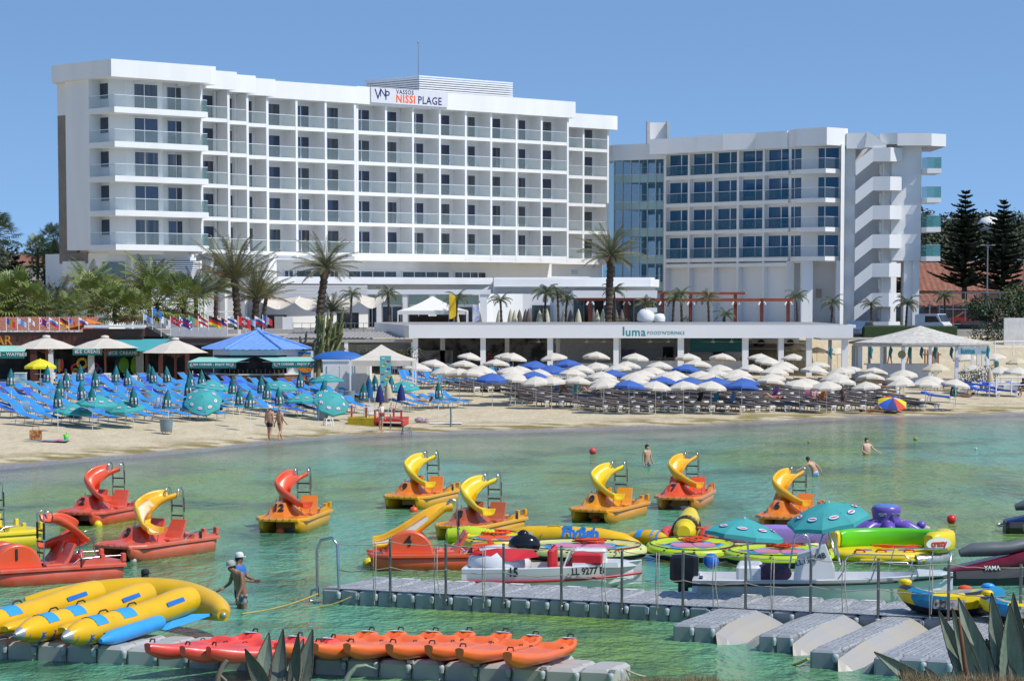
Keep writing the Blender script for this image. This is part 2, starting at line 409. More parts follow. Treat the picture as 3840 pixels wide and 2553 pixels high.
        fr = MB(); fr.bx(x-.05, x+.02, -yb-.06, -yb, z+.9, z+2.4); fr.bx(x-.05, x+.02, -ya, -ya+.06, z+.9, z+2.4); fr.bx(x-.05, x+.02, -yb, -ya, z+2.35, z+2.41); fr.build('window_frame', WHITE, wo)
        q = MB(); q.bx(sR-.03, sR-.014, -oK+.1, -od+.6, z+.03, z+1.08); g = q.build('glass_railing', RAILG2, H)
    cx = S(475, od)
    tw = [(sK+1.3, -oe-.3), (sK+1.3, -O(412, sK+1.3)), (cx, -od), (S(612, od), -od), (S(612, od), -od+1.0), (sR+.2, -od+1.0), (sR+.2, -1), (sK+1.3, -1)]
    body.prism(tw, 11.6, 28)
    body.bx(sK, sK+1.35, -oe, -ob, 12.0, 28)                     # the end wall
    body.bx(sK+1.1, sK+1.4, -ob, -O(219, sK+1.1), 24.6, 28)
    yb = -O(221, sK+1.4); body.bx(sK+1.4, sK+8, -oe+1, yb, 4, 27.9)
    frame.bx(sR-.15, sR+.12, -od-.9, -od+1.2, 11.7, 28.3)        # divider at the right end
    br = MB()
    zs = 24.6
    for k in range(9): br.bx(sK+1.1, sK+1.4, -ob+.002, -O(219, sK+1.1), zs-1.42*(k+1)+.03, zs-1.42*k, 0)
    br.bx(sK+1.15, sK+1.38, -ob, -O(220, sK+1.1), 11.9, 24.5, 1); br.bx(sK+1.1, sK+1.4, -oe+2.2, -O(219, sK+1.1), 10.8, 11.8, 0)
    br.build('stone_cladding', [BROWNT, GREYM], H)
    q = MB(); q.bx(sK+1.08, sK+1.1, -ob+.1, -ob+.55, 25, 27.2); q.build('slit_window', DGLASS, H)
    # cornice
    cK = S(422, oK+.25)
    par.prism([(cK, -oK-.25), (S(795, oK+.25), -oK-.25), (S(795, oK+.25), -1), (cK+6, 8), (cK, -O(199, cK))], 27.5, 29.07)
    par.prism([(S(795, oK+.25)-.2, -oK+.9), (S(813, oK-.9), -oK+.9), (S(813, oK-.9), -1), (S(795, oK+.25)-.2, -1)], 27.5, 29.2)
    # ---- lower storeys
    bs = MB()
    bs.bx(sK+1.2, S(745,4.9), -4.4, 6, 3.2, 11.72); bs.bx(S(745,4.9), S(1003,.25), -1.6, 6, 3.2, 11.72)
    bs.bx(sK+.6, sK+5, -oe+2.5, -O(230, sK+.6), 3.2, 11)
    bs.bx(S(1003,.25), S(2140,0), 3.0, 8, 3.2, 11.6); bs.bx(S(2140,0), S(2283,-5.2), 6.2, 14, 3.2, 11.9)
    bs.build('lower_wall', STUCCO2, H)
    for u0, u1 in ((492,614),(625,742)):
        lv = MB(); a, b = S(u0, 4.9), S(u1, 4.9)
        for k in range(30): lv.bx(a, b, -5.02, -4.9, 5.4+.19*k, 5.4+.19*k+.115)
        for x in (a-.25, b): lv.bx(x, x+.25, -5.1, -4.4, 3.4, 11.1)
        lv.build('louvre_screen', LOUV, H)
        q = MB(); q.bx(a, b, -4.5, -4.42, 10.2, 11.1); q.build('window_band', BGLASS, H)
    q = MB(); q.bx(S(384,4.6), S(466,4.6), -4.55, -4.42, 7, 10.9); q.build('stair_window', mat('grey_stair_glass', (.14,.19,.19), .1, var=.2, scale=.5), H)
    for u0, u1 in ((755,826),(834,902),(910,962)):
        lv = MB(); a, b = S(u0, 2.4), S(u1, 2.4)
        for k in range(28): lv.bx(a, b, -2.5, -2.4, 5.4+.19*k, 5.4+.19*k+.115)
        lv.build('louvre_screen', LOUV, H)
    for u in (752, 830, 905, 965):
        q = MB(); s = S(u, 3); q.prism([(s, -3.4), (s+.3, -3.4), (s+.3, -1.6), (s, -1.6)], 3.4, 11.7); q.add([(s,-3.41,8),(s+.3,-3.41,8),(s+.3,-4.9,11.7),(s,-4.9,11.7),(s,-3.41,11.7),(s+.3,-3.41,11.7)], [(0,1,2,3),(0,3,4),(1,5,2),(3,2,5,4),(0,4,5,1)]); q.build('fin', STUCCO, H)
    for (ua, ub), np_ in (((1062,1096),2),((1107,1165),1),((1168,1225),1),((1234,1266),2),((1303,1484),4),((1506,1682),4),((1702,1820),4)):
        a, b = S(ua, -3), S(ub, -3); q = MB(); f = MB(); k = (b-a)/np_
        for i in range(np_): q.bx(a+k*i+.06, a+k*(i+1)-.06, 2.93, 2.98, 9.35, 10.35)
        f.bx(a-.05, b+.05, 2.9, 2.995, 10.35, 10.45); f.bx(a-.05, b+.05, 2.9, 2.995, 9.25, 9.35)
        for i in range(np_+1): f.bx(a+k*i-.06, a+k*i+.06, 2.9, 2.995, 9.35, 10.35)
        wo = q.build('strip_window', mat('curtained_glass', (.02,.022,.025), .06, var=.3, scale=1, spec=.6, col2=(.09,.08,.06), mix=(.52,.6), stretch=(2,2,.1)), H); f.build('window_frame', WHITE, wo)
    body.build('wall', STUCCO2, H); frame.build('balcony_frame', STUCCO, H); par.build('parapet', STUCCO, H)
    # ---- rooftop louvred plant room and mast
    pr = MB(); o2 = -7; a, b = S(1571, o2, 330), S(1922, o2, 330)
    for k in range(12): pr.bx(a, b, 7-.05, 7.05, 28.6+.24*k, 28.6+.24*k+.15); pr.bx(a-.0, a+.1, 7.06, 16, 28.6+.24*k, 28.6+.24*k+.15)
    pr.bx(a+.3, b, 7.4, 16, 28, 31.2, 1); pr.build('louvred_plant_room', [LOUV, GREYM], H)
    q = MB(); ms = a+.1; q.tube([(ms, 7.2, 28), (ms, 7.2, 33.5), (ms, 7.2, 34.9)], [.05,.035,.02], 6); q.ell((ms,7.2,34.9), .1, .1, .12, 6, 4); q.build('mast', GREYM, H)
    for u in (1015,1115,1205,1295): 
        q = MB(); s = S(u, -3); q.bx(s, s+.9, 3.0, 4, 28.5, 29.06); q.build('roof_vent', GREYM, H)
    # ---- sign
    a, b = S(1391, .4), S(1678, .4); sg = MB(); sg.bx(a, b, -.5, -.37, 27.45, 29.0); so_ = sg.build('name_sign', mat('sign_board', (.66,.66,.68), .4, var=.02), H)
    NAVY = mat('navy_lettering', (.012,.015,.13), .5, var=.02); ORG = mat('orange_lettering', (.9,.13,.01), .5, var=.02)
    def tx(body_, size, x, z, m, **k): text(body_, size, m, so_, frame_M((x, -.515, z), (1,0,0), (0,0,1)), **k)
    L_ = b - a
    tx('V', 1.5, a+L_*.085, 28.25, NAVY); tx('N', 1.2, a+L_*.15, 28.45, NAVY); tx('P', 1.35, a+L_*.205, 28.2, NAVY)
    tx('VASSOS', .62, a+L_*.32, 28.68, NAVY, align='LEFT', space=1.15, bold=.006)
    tx('NISSI', 1.1, a+L_*.315, 27.97, ORG, align='LEFT', bold=.025, space=1.12); tx('PLAGE', 1.1, a+L_*.60, 27.97, NAVY, align='LEFT', bold=.012, space=1.06)
    return H
hotel_left()
# ---------------------------------------------------------------- the hotel: right block
def hotel_right():
    H = thing('hotel_block', 'lower white hotel wing with blue windows, glass atrium and zigzag outdoor staircase', 'hotel', (0,0,0))
    def Q(u, Y): p = py(u, 800, Y); return V((p.x, Y))
    ZF = [12.05 + 3.1*i for i in range(4)]; wall = MB(); trim = MB(); cor = MB()
    us = [2492.7, 2581.6, 2673, 2765.7, 2862, 2957.6]; Ys = [297.6, 294.9, 292.1, 289.2, 286.6, 283.6]
    pts = [Q(u, y) for u, y in zip(us, Ys)]
    tin = (pts[-1]-pts[0]).normalized(); nout = V((tin.y, -tin.x))            # towards the viewer
    if nout.y > 0: nout = -nout
    wall.prism([tuple(p - nout*.75) for p in (pts[0], pts[-1])] + [tuple(pts[-1] - nout*12 + V((4,0))), tuple(pts[0] - nout*12)], 3.4, 24.6)
    for i in range(5):
        a, b = pts[i], pts[i+1]; d = (b-a).normalized(); L_ = (b-a).length
        M = Matrix.Translation((a.x, a.y, 0)) @ Matrix.Rotation(math.atan2(d.y, d.x), 4, 'Z')      # x along, -y towards viewer
        for z in ZF:
            q = MB(); f = MB(); x0, x1 = .32, L_-.28; mu = lerp(x0, x1, .60)
            q.bx(x0+.06, mu-.05, .5, .56, z+.1, z+2.35); q.bx(mu+.05, x1-.06, .5, .56, z+.1, z+2.35)
            for xa, xb in ((x0,x0+.06),(mu-.05,mu+.05),(x1-.06,x1)): f.bx(xa, xb, .44, .58, z, z+2.42)
            f.bx(x0+.06, mu-.05, .44, .58, z+2.35, z+2.42); f.bx(mu+.05, x1-.06, .44, .58, z+2.35, z+2.42)
            wo = q.build('bay_window', BGLASS, H); wo.matrix_local = M; fo = f.build('window_frame', WHITE, wo)
            g = MB(); g.bx(.2, L_-.1, .1, .115, z+.06, z+1.1); go = g.build('glass_railing', RAILG2 if False else glass('dim_balcony_glass', (.05,.19,.30), .3), H); go.matrix_local = M
            r = MB(); r.bx(.2, L_-.1, .08, .13, z+1.1, z+1.15); r.build('handrail', HRAIL, go)
        wall.M = M
        wall.bx(.1, L_, .55, .8, 12, 24.4); 
        trim.M = M
        trim.bx(-.13, .17, 0, .74, 3.5, 24.2)
        for z in ZF + [11.45]: trim.bx(.17, L_-.13, .01, .73, z-.42, z)
        trim.bx(.17, L_-.13, .01, .73, 23.75, 24.3)
        # saw-tooth cornice block, its face turned to the viewer
        cor.M = M; k = .6 if i < 4 else .25
        cor.prism([(-.4, -3.5*k), (L_-.2, -.15), (L_, .9), (-.3, .9)], 23.78, 25.5 + .02*i)
        wall.M = trim.M = cor.M = Matrix()
    # the rounded end: wider balconies looking out to sea
    e = [pts[-1], Q(2987, 281.2), Q(3098, 278.4), Q(3176, 280.8)]
    cor.prism([tuple(p) for p in e] + [(e[-1].x, 290), (e[0].x, 292)], 23.8, 25.65)
    wp = [Q(2957, 284.2), Q(3010, 282.9), Q(3055, 282.6), Q(3161, 281.6)]
    wall.prism([tuple(p) for p in wp] + [(wp[-1].x, 292), (wp[0].x, 292)], 11.4, 24.2)
    trim.prism([tuple(Q(3153, 279.8)), tuple(Q(3166, 280.2)), tuple(Q(3164, 283)), tuple(Q(3153, 282.5))], 3.4, 24)
    for z in ZF:
        sl_ = [pts[-1] + V((.2,-.1)), Q(2987, 281.6), Q(3095, 279.0), Q(3158, 280.9)]
        trim.prism([tuple(p) for p in sl_] + [tuple(Q(3158, 284)), tuple(Q(2957, 286))], z-.47, z)
        g = MB(); r = MB(); rp = [p + V((0,.1)) for p in sl_]
        for i in range(3):
            A, B = rp[i], rp[i+1]; g.add([(A.x,A.y,z+.03),(B.x,B.y,z+.03),(B.x,B.y,z+1.1),(A.x,A.y,z+1.1)], [(0,1,2,3)]); r.bar((A.x,A.y,z+1.12), (B.x,B.y,z+1.12), .05)
        go = g.build('glass_railing', RAILG, H); r.build('handrail', HRAIL, go)
        for ua, ub, A, B in ((2966,3006, wp[0], wp[1]), (3066,3146, wp[2], wp[3])):
            yA = lerp(A.y, B.y, .12); yB = lerp(A.y, B.y, .88); pa = Q(ua, yA); pb = Q(ub, yB)
            M = Matrix.Translation((pa.x, pa.y-.05, z)) @ Matrix.Rotation(math.atan2(pb.y-pa.y, pb.x-pa.x), 4, 'Z'); L_ = (pb-pa).length
            q = MB(); q.bx(.05, L_*.32, -.02, .03, .05, 2.3); q.bx(L_*.36, L_-.05, -.02, .03, .05, 2.3); f = MB()
            for x0, x1 in ((0,.05),(L_*.32,L_*.36),(L_-.05,L_)): f.bx(x0, x1, -.05, .03, 0, 2.38)
            f.bx(.05, L_-.05, -.04, .03, 2.3, 2.38); wo = q.build('balcony_door', BGLASS, H); wo.matrix_local = M; f.build('door_frame', WHITE, wo)
    # ground floor under the wing: columns and dim wall
    wall.prism([tuple(Q(2957, 285.5)), tuple(Q(3161, 284)), tuple(Q(3161, 291)), tuple(Q(2957, 292))], 3.4, 11.5)
    for u0, u1, Y in ((2952,2980,283.6),(3008,3050,281),(3140,3154,280)): 
        a, b = Q(u0, Y), Q(u1, Y); trim.bx(a.x, b.x, Y, Y+1.2, 3.4, 11.6)
    DW = mat('plain_grey_panel', (.36,.36,.37), .7)  # plain mid-grey for the strips beside the piers
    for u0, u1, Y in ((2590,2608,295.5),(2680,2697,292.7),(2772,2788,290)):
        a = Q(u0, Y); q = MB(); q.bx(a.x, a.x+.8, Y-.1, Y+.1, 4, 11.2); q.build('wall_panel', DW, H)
    q = MB(); a = Q(3063, 283.7); q.bx(a.x, a.x+.6, 283.6, 284, 7.6, 8.6); q.build('vent', mat('beige_vent', (.4,.34,.28), .7), H)
    # stair tower
    Ys = 279.5; ST = MB(); X = lambda u, Y=Ys: Q(u, Y).x
    wall.bx(X(3160), X(3214), 281.3, 290, 3.4, 24.6)                 # wall left of the stairs
    cor.prism([(X(3176), 280.4), (X(3250), 279.9), (X(3250), 284), (X(3176), 284)], 23.5, 25.15)
    wall.bx(X(3214), X(3318), 283.4, 290, 3.4, 24)                   # back of the stairwell
    wall.bx(X(3310), X(3352), 281.2, 282, 3.4, 23.6)
    wall.bx(X(3348), X(3460), 280.6, 290, 11.6, 24.4)                # tall blank wall on pillars
    trim.bx(X(3400), X(3432), 281, 283, 3.4, 11.6); trim.bx(X(3432)+.01, X(3457), 280.7, 282, 3.4, 11.6); trim.bx(X(3340), X(3356), 282.2, 283, 3.4, 11.6)
    cor.prism([(X(3304), 280.2), (X(3360), 279.0), (X(3360), 286), (X(3304), 286)], 23.9, 25.1)
    cor.prism([(X(3360)+.002, 279.0), (X(3485), 278.6), (X(3485), 290), (X(3360)+.002, 290)], 23.75, 25.05)
    cor.prism([(X(3485)+.002, 278.6), (X(3547), 280.0), (X(3547), 290), (X(3485)+.002, 290)], 23.7, 25.0)
    dz = 3.06
    for k in range(7):
        z1 = 23.55 - dz*k - (.1 if k > 4 else 0); z0 = z1 - 1.46; a, b, c, d = X(3208), X(3272), X(3334), X(3382)
        ST.add([(a,279.6,z0-1.5),(b,279.4,z0),(b,279.4,z1),(a,279.6,z1-1.5),(a,279.8,z0-1.5),(b,279.6,z0),(b,279.6,z1),(a,279.8,z1-1.5)], [(0,1,2,3),(7,6,5,4),(0,4,5,1),(3,2,6,7),(0,3,7,4),(1,5,6,2)])
        ST.prism([(b, 279.4), (c, 278.9), (d, 279.9), (d, 281), (d-.2, 281), (d-.2, 280.1), (c, 279.1), (b, 279.6)], z0, z1)
        ST.prism([(b, 279.6), (c, 279.12), (d-.2, 280.1), (d-.2, 281.4), (b, 281.4)], z0, z0+.18)
        ST.add([(a,279.8,z0-1.5),(b,279.6,z0),(b,281,z0),(a,281,z0-1.5),(a,279.8,z0-1.3),(b,279.6,z0+.2),(b,281,z0+.2),(a,281,z0-1.3)], [(0,3,2,1),(4,5,6,7),(0,1,5,4),(2,3,7,6)])
        if k < 6:                                                    # the flight behind, falling the other way
            e0, e1 = X(3319), X(3365)
            ST.add([(a,281.4,z0-1.6),(e0,281.4,z0-1.1),(e1,281.2,z0-1.95),(e1,281.2,z0-3.0),(e0,281.4,z0-2.2),(a,281.4,z0-3.0),
                    (a,281.6,z0-1.6),(e0,281.6,z0-1.1),(e1,281.4,z0-1.95),(e1,281.4,z0-3.0),(e0,281.6,z0-2.2),(a,281.6,z0-3.0)], [(0,1,4,5),(1,2,3,4),(11,10,7,6),(10,9,8,7),(0,6,7,1),(1,7,8,2),(5,4,10,11),(4,3,9,10)]) if False else None
            ST.add([(e0-.4,281.2,z0-1.2),(e1,281.0,z0-3.0),(e1,281.0,z0-2.0),(e0-.4,281.2,z0-.1),(e0-.4,281.5,z0-1.2),(e1,281.3,z0-3.0),(e1,281.3,z0-2.0),(e0-.4,281.5,z0-.1)], [(0,1,2,3),(7,6,5,4),(0,4,5,1),(3,2,6,7)])
            ST.bx(X(3316), X(3322), 280.9, 281.2, z0-1.7, z0)
    ST.build('outdoor_staircase', STUCCO, H)
    q = MB(); a, b, c = X(3250), X(3320), X(3242)
    q.add([(c,279.7,23.6),(a,279.6,25.3),(b,279.3,23.9),(b,279.3,23.4),(c,281,23.6),(a,281,25.3),(b,281,23.9),(b,281,23.4)], [(0,3,2,1),(4,5,6,7),(1,2,6,5),(0,1,5,4)]); q.build('stair_roof', STUCCO, H)
    for z in ZF:                                                     # balconies of the far side seen past the corner
        q = MB(); a, b, c = X(3461), X(3475), X(3528); q.prism([(a, 280.6), (b, 279.4), (c, 279.4), (c, 284), (a, 284)], z-.5, z); q.build('balcony_slab', STUCCO, H)
        g = MB(); g.bx(b, c, 279.5, 279.52, z+.02, z+1.2); g.bx(c-.03, c-.01, 279.52, 284, z+.02, z+1.2); g.add([(a,280.6,z+.02),(b,279.5,z+.02),(b,279.5,z+1.2),(a,280.6,z+1.2)], [(0,1,2,3)]); go = g.build('glass_railing', RAILG2, H)
        r = MB(); r.bx(b, c, 279.48, 279.54, z+1.2, z+1.24); r.build('handrail', HRAIL, go)
    # glass atrium
    A0, A1, A2 = Q(2262, 305), Q(2304, 302), Q(2489, 298.4)
    d = (A2-A1).normalized(); M = Matrix.Translation((A1.x, A1.y, 0)) @ Matrix.Rotation(math.atan2(d.y, d.x), 4, 'Z'); L_ = (A2-A1).length
    VG = glass('atrium_glass', (.03,.16,.27), .5); SP = mat('green_spandrel', (.30,.47,.49), .12, var=.06, scale=.4)
    fr = MB(M); fl = MB(M)
    for j in range(3):
        x0, x1 = L_*(0, .34, .675)[j]+.05, L_*(.34, .675, 1)[j]-.05
        for i in range(7):
            z = 5.85 + 3.08*i - 3.08 + .5
            q = MB(M); q.bx(x0, x1, -.01, .01, z+.02, z+2.1); q.build('atrium_pane', VG, H)
            q = MB(M); q.bx(x0, x1, -.012, .012, z+2.14, z+3.02); q.build('spandrel_pane', SP, H)
    for x in (0, L_*.17, L_*.34, L_*.51, L_*.675, L_*.84, L_): fr.bx(x-.06, x+.06, -.07, .07, 3.5, 24)
    for i in range(7):
        z = 5.85 + 3.08*i - 3.08 + .5; fr.bx(.05, L_-.05, -.05, .05, z-.04, z+.02); fr.bx(.05, L_-.05, -.05, .05, z+2.1, z+2.14); fr.bx(.05, L_-.05, -.03, .03, z+.72, z+.76)
        fl.bx(.1, L_-.1, .2, 6.4, z-.9, z-.1)
        fl.bx(.1, .8, 6, 6.3, z-.1, z+2.2); fl.bx(L_*.34-.2, L_*.34, 6, 6.3, z-.1, z+2.2); fl.bx(L_*.58, L_*.78, 4, 6.3, z-.1, z+2.2); fl.bx(L_*.9, L_, 4, 6.3, z-.1, z+2.2); fl.bx(.8, L_*.58, 6, 6.3, z+1.75, z+2.2)
    fr.build('atrium_frame', mat('pale_frame', (.42,.45,.48), .4, .3), H); fl.build('atrium_floors', mat('atrium_inside', (.10,.13,.16), .7), H)
    q = MB(); q.add([(A0.x,A0.y,3.5),(A1.x,A1.y,3.5),(A1.x,A1.y,24),(A0.x,A0.y,24)], [(0,1,2,3)]); q.build('atrium_side_glass', RAILG2, H)
    cor.M = M; cor.prism([(-.1, -.25), (L_+.3, -.25), (L_+.3, 7), (-.1, 7)], 23.35, 25.15); cor.M = Matrix()
    cor.prism([(A0.x, A0.y), (A1.x-.1, A1.y-.2), (A1.x, 308), (A0.x, 308)], 23.36, 25.15)
    wall.build('wall', STUCCO2, H); trim.build('facade_frame', STUCCO, H); cor.build('cornice', STUCCO, H)
    q = MB(); a, b, Y = Q(2425, 312).x, Q(2508, 312).x, 312
    q.bx(a, a+.35, Y, Y+2, 24.5, 28.6, 1); q.bx(b-.25, b, Y, Y+2, 24.5, 28.6, 1); q.bx(a+.35, b-.25, Y+1.4, Y+2, 26.4, 28.5); q.bx(a+.35, b-.25, Y+.2, Y+2, 24.5, 26.2); q.bx(a+.3, b-.2, Y+.1, Y+.3, 26.3, 26.42)
    q.build('roof_shaft', [STUCCO, mat('roof_shaft_side', (.55,.54,.54), .7)], H)
    return H
hotel_right()
# ---------------------------------------------------------------- hotel terrace and restaurant
PAVE = mat('terrace_paving', (.42,.40,.37), .8, var=.06)
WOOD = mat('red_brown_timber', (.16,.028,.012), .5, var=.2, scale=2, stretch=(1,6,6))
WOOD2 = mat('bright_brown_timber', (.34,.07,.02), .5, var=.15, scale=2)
SHOPG = mat('shop_glass', (.015,.02,.022), .06, var=.4, scale=.7, spec=.6, col2=(.06,.065,.06), mix=(.5,.6))
PALEG = mat('pale_green_glass', (.17,.24,.22), .1, var=.1)
CANVAS = mat('cream_canvas', (.62,.56,.47), .85, var=.06, scale=1.5)
WCANV = mat('white_canvas', (.74,.72,.68), .85, var=.04)
def X(u, Y): return (u - 1920) / F * Y / (1 + .0035)           # world x of a photo column at depth Y (near the horizon row)
def ZV(v, Y): return py(1920, v, Y).z
b = MB(); b.bx(-34, 22, 237, 262, 1, 4.75); b.bx(22.01, 60, 237, 300, 1, 4.7); b.bx(-34, -12.5, 222, 237, 1, 4.35); b.build('terrace_floor', PAVE)['kind'] = 'structure'
def restaurant():
    H = thing('restaurant_building', 'low white terrace restaurant with glass front under the long hotel wing', 'restaurant', (0,0,0))
    a = MB(); Y = 250
    # upper projecting white band following the hotel wing, then along the sea side
    p = [(X(985,247), 247), (X(1848,262), 262), (X(1852,255), 255), (X(2440,255), 255), (X(2472,258), 258), (X(2472,275), 275), (X(985,275), 275)]
    a.prism(p[:2] + [(X(1848,275), 275), (X(985,275), 275)], 8.95, 9.62)
    a.prism(p[2:6] + [(X(1852,275), 275)], 8.7, 9.42); 
    a.prism([(X(1852,255.3), 255.3), (X(2440,255.3), 255.3), (X(2455,260), 260), (X(1852,260), 260)], 9.42, 9.6)
    a.prism([(X(985,249.5), 249.5), (X(1380,256), 256), (X(1380,270), 270), (X(985,270), 270)], 4.4, 8.9)
    a.prism([(X(1380,258.5), 258.5), (X(1850,262), 262), (X(1850,272), 272), (X(1380,272), 272)], 7.1, 8.95)
    a.prism([(X(1852,257), 257), (X(2290,256.6), 256.6), (X(2290,272), 272), (X(1852,272), 272)], 7.0, 8.7)
    a.prism([(X(2290,256.62), 256.62), (X(2458,258.5), 258.5), (X(2458,272), 272), (X(2290,272), 272)], 7.5, 8.7)
    a.bx(X(2150,248), X(2465,248), 248, 256, 7.58, 8.3)
    # white portal frames of the glazed front
    a.bx(X(1378,251), X(1840,251), 250.6, 251.4, 7.95, 8.4)
    for u0, u1 in ((1412,1430),(1510,1528),(1800,1826),(1612,1632)): a.bx(X(u0,251), X(u1,251), 250.7, 251.3, 4.7, 7.95)
    a.prism([(X(1826,251), 251.0), (X(1850,252), 252), (X(1960,254), 254), (X(2070,254), 254), (X(2150,252.5), 252.5), (X(2150,260), 260), (X(1826,260), 260)], 4.7, 8.0)
    a.build('wall', STUCCO, H)
    q = MB()
    for k in range(11): q.bx(X(985,248.6), X(1378,248.6), 248.3, 248.4, 7.35+.135*k, 7.35+.135*k+.085)
    q.build('louvre_screen', LOUV, H)
    for u0, u1 in ((1380,1411),(1431,1509),(1529,1611),(1633,1799)):
        q = MB(); x0, x1 = X(u0,252)+.08, X(u1,252)-.08
        q.bx(x0, x1, 252, 252.1, 6.95, 7.9); q.build('transom_window', PALEG, H)
        f = MB(); k = max(2, int((x1-x0)/1.6)); wd = (x1-x0)/k
        g = MB()
        for i in range(k): g.bx(x0+wd*i+.04, x0+wd*(i+1)-.04, 252, 252.08, 4.8, 6.75); f.bx(x0+wd*i-.04, x0+wd*i+.04, 251.9, 252.12, 4.75, 6.75)
        f.bx(x0, x1, 251.9, 252.12, 6.76, 6.94); go = g.build('glass_front', SHOPG, H); f.build('window_frame', WHITE, go)
    for u0, u1 in ((2815-1920+1920-780,2050+0),): pass
    q = MB(); q.bx(X(1995,253.8), X(2062,253.8), 253.6, 253.9, 4.8, 6.9); q.build('glass_front', SHOPG, H)
    q = MB(); f = MB(); x0, x1 = X(2152,254), X(2490,254); k = 9; wd = (x1-x0)/k
    for i in range(k): q.bx(x0+wd*i+.05, x0+wd*(i+1)-.05, 254, 254.1, 4.75, 7.35); f.bx(x0+wd*i-.05, x0+wd*i+.05, 253.9, 254.15, 4.75, 7.4)
    go = q.build('glass_front', SHOPG, H); f.build('window_frame', GREYM, go)
    for k_, (u0, u1, z) in enumerate(((1262,1345,6.2),(1002,1075,6.0))):
        q = MB(); q.bx(X(u0,248.8), X(u1,248.8), 248.75, 249, 4.4, z); q.build('dark_window', SHOPG, H)
    q = MB(); q.bx(X(2136,253.4)+.2, X(2162,253.4)+.2, 255.9, 256.2, 9.9, 10.35); q.build('vent', GREYM, H)
restaurant()
def pergola():
    H = thing('pergola', 'open reddish brown timber pergola on the hotel terrace', 'pergola', (0,0,0))
    def P(u0, u1, v, Y, h, m, nm='beam'):
        q = MB(); z = ZV(v, Y); q.bx(X(u0,Y), X(u1,Y), Y-.12, Y+.12, z-h/2, z+h/2); q.build(nm, m, H)
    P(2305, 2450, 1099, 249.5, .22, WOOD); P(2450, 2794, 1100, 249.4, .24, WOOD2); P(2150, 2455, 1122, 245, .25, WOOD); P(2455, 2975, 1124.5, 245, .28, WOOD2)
    for u, Y, v0 in ((2213,245,1122),(2350,249,1100),(2485,245,1100),(2758,249,1103),(2857,245,1120),(2956,245,1128),(2279,245,1122),(2590,246,1100)):
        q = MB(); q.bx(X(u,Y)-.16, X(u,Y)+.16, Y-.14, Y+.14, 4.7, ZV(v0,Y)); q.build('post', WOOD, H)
        for s in (-1, 1):
            q = MB(); z = 6.95; q.bar((X(u,Y)+s*.18, Y-.1, z+.3), (X(u,Y)+s*.34, Y-.2, z), .13); q.build('spot_lamp', WPLAST, H)
    for u in (2330, 2420, 2510, 2600, 2690, 2780): 
        q = MB(); q.bx(X(u,247)-.06, X(u,247)+.06, 245, 249.3, 7.3, 7.42); q.build('rafter', WOOD, H)
pergola()
def sunshade(u, v, Y, kind, i, lab):
    z0 = 4.75; z1 = ZV(v, Y); h = z1 - z0; x = X(u, Y)
    t = thing('closed_parasol', lab, 'parasol', (x, Y, z0), 0, 'closed parasols on the hotel terrace')
    q = MB(); q.tube([(0,0,0),(0,0,h)], .03, 6); q.build('pole', WPLAST, t)
    q = MB(); n = 12; rings = []
    for zz, r in ((h*.12,.24),(h*.3,.27),(h*.55,.21),(h*.8,.13),(h*.95,.05),(h,.02)):
        rings.append([(r*(1+.22*(-1)**j)*math.cos(2*math.pi*j/n), r*(1+.22*(-1)**j)*math.sin(2*math.pi*j/n), zz) for j in range(n)])
    q.loft(rings); q.build('folded_canopy', mat('pale_yellow_cloth', (.62,.60,.42), .9) if kind == 'c' else mat('taupe_cloth', (.17,.14,.13), .9), t)
_c = [(1711,'c'),(1795,'b'),(1872,'c'),(1915,'c'),(1930,'c'),(1948,'b'),(1971,'b'),(1982,'b'),(2023,'c'),(2038,'b'),(2051,'c'),(2114,'c'),(2140,'b'),(2169,'c'),(2225,'b'),(2239,'c'),(2261,'c'),(2283,'c'),(2311,'b'),(2332,'b')]
_n = {'c': 0, 'b': 0}
for i, (u, k) in enumerate(_c):
    _n[k] += 1
    sunshade(u, 1156 + (i*5 % 7), 240 + (i*3 % 4), k, i, f"closed {'pale yellow' if k == 'c' else 'taupe brown'} parasol on the terrace, {nth(_n[k])} of its colour from the left")
def tent(u0, u1, ua, v_ap, v_eave, Y, z0, dep, lab, mt, name='tent', posts=True, apx=None):
    x0, x1 = X(u0,Y), X(u1,Y); ze, za = ZV(v_eave,Y), ZV(v_ap,Y+dep/2); xa = X(ua,Y+dep/2); cx = (x0+x1)/2
    t = thing(name, lab, 'tent', (cx, Y+dep/2, z0))
    x0 -= cx; x1 -= cx; xa -= cx; hd = dep/2; ze -= z0; za -= z0
    q = MB(); N = 8; c = [(x0,-hd),(x1,-hd),(x1,hd),(x0,hd)]
    for i in range(4):
        a, b = c[i], c[(i+1) % 4]; P = []
        for r in range(N+1):
            f = r/N; sag = -math.sin(math.pi*f)*(za-ze)*.12
            P.append([(lerp(lerp(a[0],b[0],k/6),xa,f), lerp(lerp(a[1],b[1],k/6),0,f), lerp(ze,za,f)+sag) for k in range(7)])
        q.grid(P)
    q.build('roof', mt, t)
    q = MB()
    for i in range(4):
        a, b = c[i], c[(i+1) % 4]; q.add([(a[0],a[1],ze-.35),(b[0],b[1],ze-.35),(b[0],b[1],ze),(a[0],a[1],ze)], [(0,1,2,3)])
    q.build('valance', mt, t)
    if posts:
        for a in c: q = MB(); q.bx(a[0]-.05, a[0]+.05, a[1]-.05, a[1]+.05, 0, ze-.02); q.build('leg', WPLAST, t)
    return t
tent(1492, 1750, 1622, 1110, 1165, 240, 4.75, 6, 'white peaked tent on the hotel terrace behind the beach pavilion roof', WCANV, 'gazebo_tent')
